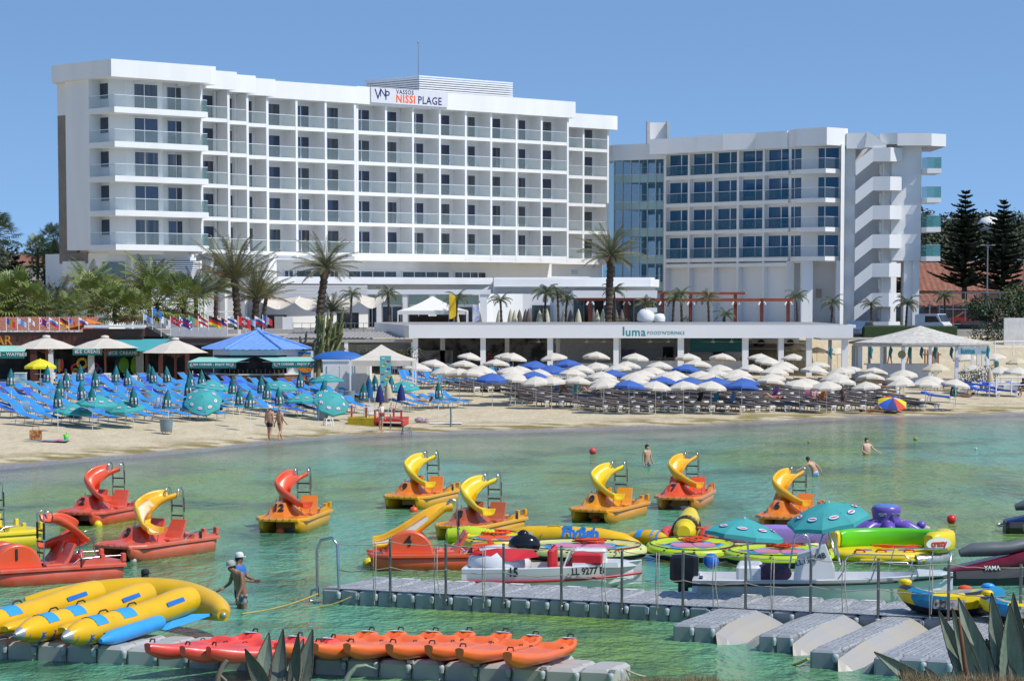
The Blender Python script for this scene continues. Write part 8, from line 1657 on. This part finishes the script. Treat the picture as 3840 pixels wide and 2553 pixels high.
def netting():
    Y = 256; x0 = X(3523,Y); t = thing('netting_fence', 'tall court netting fence with steel posts near the pines', 'fence', (x0, Y, 4.7))
    for u in (3523, 3575, 3620, 3665, 3705, 3750, 3800, 3850): q = MB(); q.tube([(X(u,Y)-x0,0,0),(X(u,Y)-x0,0,ZV(1097,Y)-4.7)], .05, 6); q.build('post', GREYM, t)
    q = MB(); w = X(3860,Y)-x0
    for v in (1097, 1160, 1215): q.tube([(0,0,ZV(v,Y)-4.7),(w,0,ZV(v,Y)-4.7)], .04, 6)
    q.build('rails', GREYM, t); q = MB(); q.add([(0,.02,0),(w,.02,0),(w,.02,ZV(1097,Y)-4.7),(0,.02,ZV(1097,Y)-4.7)], [(0,1,2,3)]); q.build('net', glass('court_net', (.06,.06,.055), .22, .9), t)
netting()
def lamp(u, vt, Y, lab):
    z0 = 4.6; q = MB(); h = ZV(vt,Y)-z0; t = thing('street_lamp', lab, 'street lamp', (X(u,Y), Y, z0)); q.tube([(0,0,0),(0,0,h)], [.1,.06], 8); q.build('pole', GREYM, t)
    for s in (-1,1): q = MB(); q.bar((0,0,h),(s*.5,0,h+.02),.07); q.rbx(s*.55-.2,s*.55+.2,-.12,.12,h-.02,h+.1,.02); q.build('lamp_head', GREYM, t)
lamp(3702, 921, 262, 'tall grey lamp post in front of the pines'); lamp(3487, 1130, 258, 'short dark lamp post by the court netting'); lamp(3838, 975, 290, 'pale lamp post at the far right edge')
WHEEL = mat('tyre_rubber', (.02,.02,.02), .7)
def car(u, v, Y, L_, W_, H_, body, lab, kind='car', rz=0, cat='car'):
    p = py(u, v, Y); t = thing('parked_' + kind, lab, cat, p, rz); l = L_/2
    prof = {'car': [(-1,.25),(-1,.55),(-.92,.62),(-.62,.66),(-.38,1),(.35,1),(.72,.64),(1,.58),(1,.25)], 'truck': [(-1,.25),(-1,.95),(-.75,1),(.55,1),(.82,.62),(1,.5),(1,.25)]}[kind]
    q = MB(); q.loft([[(l*x, y, H_*z) for x, z in prof] for y in (-W_/2, W_/2)], True, True, False); b = q.build('body', body, t)
    q = MB(); g = [(-.6,.68),(-.4,.95),(.33,.95),(.62,.68)] if kind == 'car' else [(-.3,.6),(-.3,.9),(.45,.9),(.72,.62)]
    for y, s in ((-W_/2-.012,1),(W_/2+.012,-1)): q.add([(l*x, y, H_*z) for x, z in g][::s], [tuple(range(4))])
    w_ = [(.36,.97),(.70,.66)] if kind == 'car' else [(.58,.97),(.81,.64)]; q.add([(l*w_[0][0]+.03,-W_*.45,H_*w_[0][1]),(l*w_[0][0]+.03,W_*.45,H_*w_[0][1]),(l*w_[1][0]+.03,W_*.45,H_*w_[1][1]),(l*w_[1][0]+.03,-W_*.45,H_*w_[1][1])], [(3,2,1,0)]); q.build('windows', SHOPG, b)
    for x in (-.62,.62):
        for s in (-1,1): q = MB(); q.lathe([(.32,-.1),(.33,-.08),(.33,.08),(.32,.1)], 16); o = q.build('wheel', WHEEL, t); o.matrix_local = frame_M((l*x, s*(W_/2-.05), .33), (1,0,0), (0,0,1))
    for s in (-1,1): q = MB(); q.rbx(l-.02,l+.03,s*W_*.36-.15,s*W_*.36+.15,H_*.42,H_*.52,.01); q.build('headlight', WPLAST, t)
car(3500, 1256, 248, 3.0, 1.8, 2.0, mat('white_van_paint', (.72,.72,.72), .3, coat=.3), 'white lorry cab parked behind the round bar roof', 'truck', R(-35), 'lorry'); car(3655, 1264, 242, 4.2, 1.75, 1.5, mat('black_paint', (.02,.022,.025), .2, coat=.4), 'dark off road car parked left of the white wall', 'car', R(160)); car(3225, 1266, 238, 3.9, 1.7, 1.5, mat('blue_grey_paint', (.10,.16,.25), .25, coat=.4), 'blue grey car with a bright rear window beside the hedge', 'car', R(60)); car(3640, 1225, 266, 4.2, 1.75, 1.5, mat('red_paint', (.5,.03,.02), .25, coat=.4), 'red car behind the court netting', 'car', R(175)); car(572, 1385, 200, 4.6, 1.8, 1.75, mat('silver_paint', (.6,.6,.62), .25, coat=.4), 'white pickup seen between shop and kiosk', 'truck', R(80), 'pickup')
car(2900, 1300, 228, 4.2, 1.75, 1.45, mat('white_van_paint', (.72,.72,.72)), 'white car parked behind the right pavilion columns', 'car', R(8))
for i, (u, v, lab) in enumerate(((1300,1320,'white boat stored under the grey canopy, left one'),(1455,1318,'white boat stored under the grey canopy, right one'))):
    p = py(u, v, 218); t = thing('stored_boat', lab, 'boat', p, R(4)); boat_hull(t, 5.2, 1.8, .75, .2, [GEL, GEL, BLACK])
def white_rail(u0, u1, v, Y, lab):
    p = py(u0, v, Y); w = X(u1,Y)-X(u0,Y); t = thing('white_railing', lab, 'railing', p); n = max(2, int(w/2.2))
    for i in range(n+1): q = MB(); q.tube([(w*i/n,0,-.2),(w*i/n,0,1.0)], .05, 6); q.build('post', WHITE, t)
    q = MB(); q.tube([(0,0,1.0),(w,0,1.0)], .05, 6); q.tube([(0,0,.5),(w,0,.5)], .04, 6); q.build('rail', WHITE, t)
white_rail(2800, 3030, 1330, 222, 'white railing between the right pavilion columns'); white_rail(3730, 3870, 1325, 214, 'white railing below the block wall'); white_rail(3735, 3850, 1470, 178, 'white handrail beside the ramp at the right edge')
q = MB(); q.lathe([(.35,0),(.5,.3),(.42,.7),(.1,.9)], 14); q.tube([(-.4,0,-2.2),(-.35,0,0)], .05, 6); q.tube([(.4,0,-2.2),(.35,0,0)], .05, 6); o = q.build('water_tank', WPLAST); o.location = py(3648, 985, 345); o.scale = (1.8,1.8,1.6); tag(o, 'round white rooftop water tank between the pines', 'water tank')
q = MB(); q.lathe([(.0,0),(1.6,.0),(2.4,1.0),(2.4,1.8),(1.6,2.8),(.1,3.2)], 18); o = q.build('radar_dome', WPLAST); o.location = py(3708, 868, 560); tag(o, 'white dome standing on the wooded hill', 'dome')
# ---------------------------------------------------------------- people
J0 = dict(pel=(0,0,.95,.145), spi=(0,0,1.14,.128), che=(0,0,1.34,.15), nec=(0,0,1.49,.058), hea=(0,-.012,1.585,.078), top=(0,-.005,1.675,.082), nos=(0,-.098,1.60,.016), chi=(0,-.062,1.535,.04),
  sL=(.185,0,1.425,.062), eL=(.235,.02,1.14,.043), wL=(.25,-.06,.89,.030), hL=(.25,-.085,.82,.034), sR=(-.185,0,1.425,.062), eR=(-.235,.02,1.14,.043), wR=(-.25,-.06,.89,.030), hR=(-.25,-.085,.82,.034),
  pL=(.095,0,.90,.098), kL=(.105,-.01,.50,.062), cL=(.105,.03,.36,.058), aL=(.105,.03,.09,.038), tL=(.115,-.12,.03,.032), pR=(-.095,0,.90,.098), kR=(-.105,-.01,.50,.062), cR=(-.105,.03,.36,.058), aR=(-.105,.03,.09,.038), tR=(-.115,-.12,.03,.032))
BON = 'pel-spi spi-che che-nec nec-hea hea-top hea-nos hea-chi che-sL sL-eL eL-wL wL-hL che-sR sR-eR eR-wR wR-hR pel-pL pL-kL kL-cL cL-aL aL-tL pel-pR pR-kR kR-cR cR-aR aR-tR'.split()
def skin_obj(name, J, bones, m, parent, grow=0, M=None, fingers=False):
    names = []; 
    for b in bones:
        for k in b.split('-'):
            if k not in names: names.append(k)
    vs = [V(J[k][:3]) for k in names]; rs = [J[k][3]+grow for k in names]; es = [tuple(names.index(k) for k in b.split('-')) for b in bones]
    if fingers:
        for s in 'LR':
            h, w = V(J['h'+s][:3]), V(J['w'+s][:3]); d = (h-w).normalized(); x = d.cross(V((0,1,0))); x = (x if x.length > .1 else d.cross(V((1,0,0)))).normalized(); hi = names.index('h'+s); y = x.cross(d)
            for j, (o, l) in enumerate(((-.03,.075),(-.01,.088),(.011,.082),(.031,.064),(.05,.045))):
                k = len(vs); a = h + x*o + d*(.035 if j < 4 else .0); vs += [a, a + d*l*.55 + x*(.02 if j == 4 else 0) - y*.008, a + d*l + x*(.025 if j == 4 else 0) - y*.03]; rs += [.0095,.0085,.007]; es += [(hi,k),(k,k+1),(k+1,k+2)]
    if M: vs = [M @ v for v in vs]
    me = bpy.data.meshes.new(name); me.from_pydata([tuple(v) for v in vs], es, []); o = bpy.data.objects.new(name, me); C.objects.link(o)
    sk = o.modifiers.new('s', 'SKIN'); sk.use_smooth_shade = True; ss = o.modifiers.new('b', 'SUBSURF'); ss.levels = ss.render_levels = 1
    for i, r in enumerate(rs): me.skin_vertices[0].data[i].radius = (r, r)
    me.skin_vertices[0].data[0].use_root = True
    dg = bpy.context.evaluated_depsgraph_get(); m2 = bpy.data.meshes.new_from_object(o.evaluated_get(dg)); bpy.data.objects.remove(o); m2.materials.clear(); m2.materials.append(m)
    for p in m2.polygons: p.use_smooth = True; p.material_index = 0
    o = bpy.data.objects.new(name, m2); C.objects.link(o)
    if parent: o.parent = parent
    return o
SK = [mat('skin_tan', (.56,.31,.20), .5, var=.08), mat('skin_dark_tan', (.30,.145,.085), .5, var=.1), mat('skin_fair', (.62,.38,.28), .5, var=.08)]
HA = {'k': mat('black_hair', (.012,.010,.009), .6), 'g': mat('grey_hair', (.34,.33,.31), .7), 'b': mat('brown_hair', (.06,.035,.02), .6)}
CL = lambda n, c, **k: mat('cloth_' + n, c, .8, var=.1, **k)
def person(pos, rz, label, skin=0, hair='k', pose=None, shorts=None, top=None, hat=None, sc=1.0, M=None, long=False, fat=0, wide=0, dress=None, group=None):
    J = dict(J0)
    if pose:
        for k, v in pose.items(): J[k] = tuple(v) + (J0[k][3],) if len(v) == 3 else v
    if fat: J['spi'] = J['spi'][:3] + (J['spi'][3]+fat,); J['pel'] = J['pel'][:3] + (J['pel'][3]+fat*.6,)
    t = thing('person', label, 'person', pos, rz, group); t.scale = (sc,sc,sc)
    body = skin_obj('body', J, BON, SK[skin], t, 0, M, True)
    hd, tp, ns = V(J['hea'][:3]), V(J['top'][:3]), V(J['nos'][:3]); up = (tp-hd).normalized(); fw = (ns-hd); fw = (fw - up*fw.dot(up)).normalized(); sd = fw.cross(up); A = M or Matrix()
    FM_ = A @ Matrix(((sd.x,fw.x,up.x,tp.x),(sd.y,fw.y,up.y,tp.y),(sd.z,fw.z,up.z,tp.z),(0,0,0,1)))
    q = MB(FM_)
    q.ell((0,-.012,.005), .094, .103, .090, 14, 8); q.ell((0,-.06,-.05), .08, .05, .09, 12, 6)
    if long: q.ell((0,-.075,-.16), .085, .045, .17, 10, 6)
    q.build('hair', HA[hair], t)
    q = MB(FM_)
    for s in (-1,1): q.ell((s*.031,.066,-.055), .011, .012, .008, 8, 4)
    q.build('eyes', HA['k'], t)
    if hat:
        q = MB(FM_); hm, brim = hat; q.lathe([(.108,-.01),(.108,.05),(.085,.105),(.02,.12)], 16)
        if brim == 'cap': q.prism([(.07*math.sin(a)+0, .07+.11*math.cos(a)) for a in [-1.57+.314*i for i in range(11)]], -.012, .002)
        else: q.lathe([(.18,-.02),(.17,-.005),(.10,.0)], 16)
        q.build('hat', hm, t)
    if shorts:
        JS = dict(J); 
        for s in 'LR': a, b = V(J['p'+s][:3]), V(J['k'+s][:3]); m_ = a.lerp(b, shorts[1]); JS['m'+s] = tuple(m_) + (.085 if shorts[1] > .3 else .075,)
        JS['wst'] = tuple(V(J['pel'][:3]).lerp(V(J['spi'][:3]), .35)) + (.125+fat*.7,); skin_obj('shorts', JS, ['wst-pel','pel-pL','pL-mL','pel-pR','pR-mR'], shorts[0], t, .014, M)
    if top:
        JT = dict(J)
        for s in 'LR': JT['n'+s] = tuple(V(J['s'+s][:3]).lerp(V(J['e'+s][:3]), .55)) + (.055,)
        JT['nk'] = tuple(V(J['che'][:3]).lerp(V(J['nec'][:3]), .5)) + (.1,); skin_obj('top', JT, ['pel-spi','spi-che','che-nk','che-sL','sL-nL','che-sR','sR-nR'], top, t, .016, M)
    return t
def sunk(u, v, d): p = pz(u, v); p.z = -d; return p
NAVYS, BLK = CL('navy', (.02,.025,.05)), CL('black', (.015,.015,.018)); PRN = CL('print', (.03,.03,.04), scale=9, col2=(.45,.45,.47), mix=(.49,.53)); BLUEW = CL('blue_white', (.05,.25,.65), scale=8, col2=(.7,.7,.75), mix=(.5,.54)); WHT = CL('white', (.7,.69,.67)); BLUS = CL('royal', (.02,.16,.55)); GRYC = CL('grey_cap', (.42,.41,.38))
BACK = math.pi
person(gp(1011,1651), BACK-.5, 'older man in navy shorts and white hat walking along the beach', 0, 'g', dict(aL=(.12,-.12,.09),cL=(.11,-.07,.36),kL=(.105,-.08,.5),tL=(.12,-.27,.04),aR=(-.1,.14,.11),cR=(-.1,.09,.37),kR=(-.1,.02,.51),tR=(-.1,.01,.03),wL=(.28,-.02,.88),wR=(-.27,.02,.88)), (NAVYS,.62), None, (WHT,'brim'), 1.04, None, False, .03)
person(gp(1050,1652), BACK-.6, 'older man in black trunks striding beside the man in a white hat', 0, 'g', dict(aL=(.14,-.3,.1),cL=(.13,-.2,.36),kL=(.11,-.16,.53),tL=(.14,-.44,.06),aR=(-.12,.3,.13),cR=(-.11,.2,.36),kR=(-.1,.06,.5),tR=(-.12,.18,.03),hea=(.0,-.04,1.58),wL=(.3,.08,.9),hL=(.3,.1,.83),wR=(-.26,-.2,.95),hR=(-.26,-.25,.9)), (BLK,.18), None, None, .98, None, False, .02)
w = person(gp(1429,1618), .9, 'woman in a white top and shorts standing at the platform', 0, 'k', dict(eR=(-.24,-.04,1.16),wR=(-.16,-.24,1.12),hR=(-.12,-.28,1.12),aL=(.07,.05,.09),aR=(-.05,.0,.09),tR=(-.06,-.14,.03)), (WHT,.5), CL('white_print', (.68,.67,.66), scale=7, col2=(.1,.1,.12), mix=(.58,.6)), None, .94, None, True)
q = MB(); q.rbx(-.16,.16,-.06,.06,0,.2,.03); o = q.build('shoulder_bag', CL('red_bag', (.4,.02,.04))); o.parent = w; o.location = (-.12,-.22,.92)
person(gp(247,1492), BACK+.2, 'bare backed man in pink shorts standing among the sunbeds', 2, 'k', None, (CL('pink', (.5,.22,.24)),.55), None, None, 1.02)
person(sunk(2426,1747,.66), .6, 'boy in patterned shorts standing waist deep near the faded red buoy', 0, 'k', dict(eL=(.25,.02,1.15),wL=(.31,-.04,.9),hL=(.33,-.05,.83)), (PRN,.6), None, None, .93)
person(sunk(3249,1706,.95), .35, 'heavy man standing waist deep with one arm stretched out', 2, 'b', dict(eL=(.34,-.08,1.2),wL=(.52,-.2,1.06),hL=(.6,-.22,1.03),eR=(-.28,-.02,1.18),wR=(-.12,-.2,1.02),hR=(-.06,-.24,1.0)), (BLK,.4), None, None, 1.02, None, False, .05)
person(sunk(3057,1784,.72), BACK+.6, 'boy in blue and white trunks wading with arms spread', 0, 'b', dict(spi=(.05,-.06,1.13),che=(.12,-.16,1.3),nec=(.16,-.24,1.42),hea=(.19,-.3,1.5),top=(.2,-.31,1.59),nos=(.2,-.4,1.5),chi=(.19,-.35,1.45),sL=(.30,-.14,1.36),sR=(-.05,-.18,1.38),eL=(.52,-.2,1.2),wL=(.74,-.28,1.08),hL=(.82,-.3,1.06),eR=(-.24,-.1,1.2),wR=(-.36,.0,1.0),hR=(-.38,.0,.94)), (BLUEW,.5), None, None, .92)
person(sunk(898,2266,.50), 1.3, 'man in a blue shirt and white cap wading by the near dock', 1, 'k', dict(eR=(-.26,-.1,1.16),wR=(-.2,-.34,1.1),hR=(-.18,-.41,1.1),eL=(.26,-.1,1.16),wL=(.18,-.34,1.08),hL=(.16,-.4,1.08)), (NAVYS,.7), BLUS, (WHT,'cap'), 1.0)
person(sunk(908,2280,.52), -.9, 'bare chested tanned man in a grey cap and patterned shorts wading', 1, 'k', dict(spi=(0,-.04,1.13),che=(0,-.13,1.31),nec=(0,-.22,1.43),hea=(0,-.29,1.50),top=(0,-.31,1.59),nos=(0,-.38,1.49),chi=(0,-.35,1.44),sL=(.19,-.13,1.39),sR=(-.19,-.13,1.39),eL=(.25,-.15,1.1),wL=(.26,-.28,.86),hL=(.26,-.31,.79),eR=(-.25,-.18,1.12),wR=(-.22,-.42,1.0),hR=(-.2,-.5,.98)), (PRN,.75), None, (GRYC,'cap'), 1.0)
person(sunk(545,2212,1.24), .9, 'swimmer in a black cap showing above the yellow inflatable', 1, 'k', None, (BLK,.5), None, (BLK,'cap'), 1.0)
person(gp(3735,1418), -.8, 'woman in a turquoise top on the upper sand at the far right', 1, 'k', dict(wR=(-.2,-.25,1.1),hR=(-.18,-.32,1.1)), (BLK,.3), CL('turquoise', (.03,.4,.42)), None, .95, None, True)
person(gp(3160,1535), -.7, 'woman in a dark patterned dress standing between taupe sunbeds', 1, 'b', dict(spi=(0,-.05,1.13),che=(0,-.12,1.3),hea=(0,-.2,1.53),top=(0,-.21,1.62),nec=(0,-.16,1.44),nos=(0,-.29,1.54),chi=(0,-.25,1.48)), (CL('dress', (.05,.045,.06), scale=8, col2=(.16,.15,.18)),.8), CL('dress', (.05,.045,.06)), None, .98)
person(V((X(1833,213),213,1.5)), .2, 'person in dark red clothes in the shade of the pavilion', 1, 'k', None, (BLK,.9), CL('dark_red', (.2,.03,.03)), None, 1.0); person(V((X(1880,213.5),213.5,1.5)), 1.0, 'person in black standing in the pavilion shade', 1, 'k', None, (BLK,.9), BLK, None, 1.0)
LIE = Matrix.Translation((0,-.86,.14)) @ Matrix.Rotation(R(-90), 4, 'X'); PRONE = Matrix.Translation((0,-.86,.16)) @ Matrix.Rotation(R(-90), 4, 'X') @ Matrix.Translation((0,0,0)) @ Matrix.Rotation(math.pi, 4, 'Z')
KNEE = dict(kL=(.1,-.30,.60),cL=(.1,-.22,.46),aL=(.1,.0,.30),tL=(.1,-.05,.18)); HEADUP = dict(nec=(0,-.06,1.46),hea=(0,-.14,1.54),top=(0,-.2,1.61),nos=(0,-.22,1.49),chi=(0,-.18,1.46),che=(0,-.03,1.32))
def lying(u, v, z, rz, lab, skin, hair, M, pose, shorts, top=None, hat=None, long=False): 
    p = gp(u, v); p.z += z; person(p, rz, lab, skin, hair, pose, shorts, top, hat, 1.0, M, long)
FOOT = -.62 + math.pi/2
lying(478,1573,.40,FOOT+math.pi,'sunbather lying on a blue sunbed under a teal parasol',0,'k',LIE,{**HEADUP,**KNEE},(BLK,.3)); lying(292,1572,.40,FOOT+math.pi,'dark clothed person lying under the front teal parasol',1,'k',LIE,HEADUP,(BLK,.9),BLK); lying(790,1568,.40,FOOT+math.pi,'sunbather in navy shorts lying at the front row end',0,'k',PRONE,None,(NAVYS,.6),NAVYS)
lying(1580,1534,.40,1.1+math.pi,'woman in a pink bikini lying right of the navy parasols',2,'b',LIE,HEADUP,(CL('hot_pink', (.75,.04,.2)),.15),None,None,True); lying(2205,1499,.40,1.1+math.pi,'sunbather lying on a teal towel among taupe sunbeds',0,'k',LIE,{**HEADUP,**KNEE},(BLK,.4)); lying(3275,1549,.02,1.3,'man in yellow trunks lying on the sand by the bright parasol',1,'k',LIE,KNEE,(CL('yellow', (.7,.5,.02)),.3)); lying(3300,1480,.42,1.2+math.pi,'sunbather with bent knees behind the bright parasol',1,'k',LIE,{**HEADUP,**KNEE},(BLK,.2)); lying(3610,1514,.40,1.1+math.pi,'sunbather lying on the lone sunbed at the right',1,'k',LIE,HEADUP,(BLK,.4)); lying(2890,1520,.40,1.2+math.pi,'sunbather lying at the front beside a purple chair back',0,'b',LIE,KNEE,(CL('red_suit', (.5,.05,.08)),.15),CL('red_suit', (.5,.05,.08)))
SIT = dict(pel=(0,.05,.52),spi=(0,.06,.70),che=(0,.03,.90),nec=(0,.0,1.05),hea=(0,-.02,1.14),top=(0,-.02,1.23),nos=(0,-.11,1.15),chi=(0,-.07,1.09),sL=(.185,.02,.99),sR=(-.185,.02,.99),eL=(.24,-.08,.76),wL=(.16,-.28,.66),hL=(.13,-.34,.64),eR=(-.24,-.08,.76),wR=(-.16,-.28,.66),hR=(-.13,-.34,.64),pL=(.1,.0,.50),kL=(.12,-.42,.52),cL=(.12,-.42,.38),aL=(.12,-.38,.09),tL=(.12,-.52,.03),pR=(-.1,.0,.50),kR=(-.12,-.42,.52),cR=(-.12,-.42,.38),aR=(-.12,-.38,.09),tR=(-.12,-.52,.03))
person(gp(1152,1484), .4, 'woman in dark swimwear sitting on a sunbed by the kiosk panel', 1, 'k', SIT, (BLK,.25), BLK, None, 1.0, None, True); person(gp(1070,1522), BACK-.3, 'grey haired man in a striped shirt sitting with his back turned', 0, 'g', SIT, (CL('turquoise', (.03,.4,.42)),.7), CL('stripes', (.03,.04,.15), scale=1, col2=(.6,.6,.62), mix=(.49,.51), stretch=(.1,.1,22))); person(gp(2108,1497), 1.0, 'tanned person sitting sideways on a taupe sunbed', 1, 'k', SIT, (BLK,.3)); person(gp(3053,1524), .6, 'woman with a wide red hat sitting at the front taupe row', 0, 'k', SIT, (CL('pink_print', (.6,.3,.35)),.5), CL('pink_print', (.6,.3,.35)), (CL('red_hat', (.55,.02,.03)),'brim')); person(gp(3836,1487), -.8, 'person in black sitting on a sunbed at the right edge', 1, 'k', SIT, (BLK,.4), BLK)
def draped(u, v, rz, m, lab):
    p = gp(u, v); q = MB(); q.grid([[(lerp(-.32,.32,i/6), .05+.04*math.sin(i*1.3)+.35*f*f, .38+.75*(1-f)*(1-.12*abs(i/3-1)**3)) for i in range(7)] for f in [j/7 for j in range(8)]]); q.grid([[(lerp(-.3,.3,i/6), -.02-1.0*f, .39+.03*math.sin(i+f*5)) for i in range(7)] for f in [j/5 for j in range(6)]]); o = q.build('draped_towel', m); o.location = p; o.rotation_euler.z = rz; tag(o, lab, 'towel')
for a in ((2632,1536,.9,CL('black_back', (.03,.032,.04)),'dark raised chair back at the front taupe row, left of the teal towel'),(2690,1538,.9,CL('teal_towel', (.02,.3,.38), scale=2, col2=(.03,.03,.03), mix=(.5,.54)),'black and turquoise towel draped over a raised chair back'),(2755,1538,.9,CL('sky_towel', (.08,.25,.5), scale=2, col2=(.35,.3,.25), mix=(.52,.6)),'faded blue printed towel draped over a chair back'),(3092,1525,.9,CL('orange_towel', (.8,.22,.01)),'bright orange towel draped over a sunbed back'),(2915,1512,.9,CL('purple_towel', (.08,.02,.16)),'dark purple towel over a sunbed back'),(3032,1520,.9,CL('mauve_towel', (.45,.15,.3)),'mauve towel beside the woman with a red hat'),(2098,1492,.9,CL('denim_towel', (.06,.12,.25)),'blue towel over the chair back behind a sitting person'),(2165,1497,.9,CL('teal_plain', (.02,.3,.33)),'teal towel over a chair back beside the lying sunbather'),(600,1565,.9,CL('striped_white', (.65,.66,.68), scale=1, col2=(.05,.15,.4), mix=(.48,.52), stretch=(14,.2,.2)),'blue and white striped towel on a front blue sunbed'),(100,1580,.9,CL('pale_blue', (.25,.45,.65)),'pale blue towel on the front left sunbed'),(398,1562,.9,CL('navy_towel', (.03,.05,.18)),'navy towel on a blue sunbed back'),(705,1564,.9,CL('navy_check', (.02,.04,.12), scale=8, col2=(.3,.35,.45), mix=(.5,.55)),'navy checked towel on a blue sunbed')): draped(*a)
q = MB(); q.ell((0,0,.12), .55, .3, .14, 12, 6); o = q.build('dark_ring', BLKV); o.location = gp(3340, 1550); tag(o, 'dark deflated swim ring lying beside the man in yellow trunks', 'swim ring')
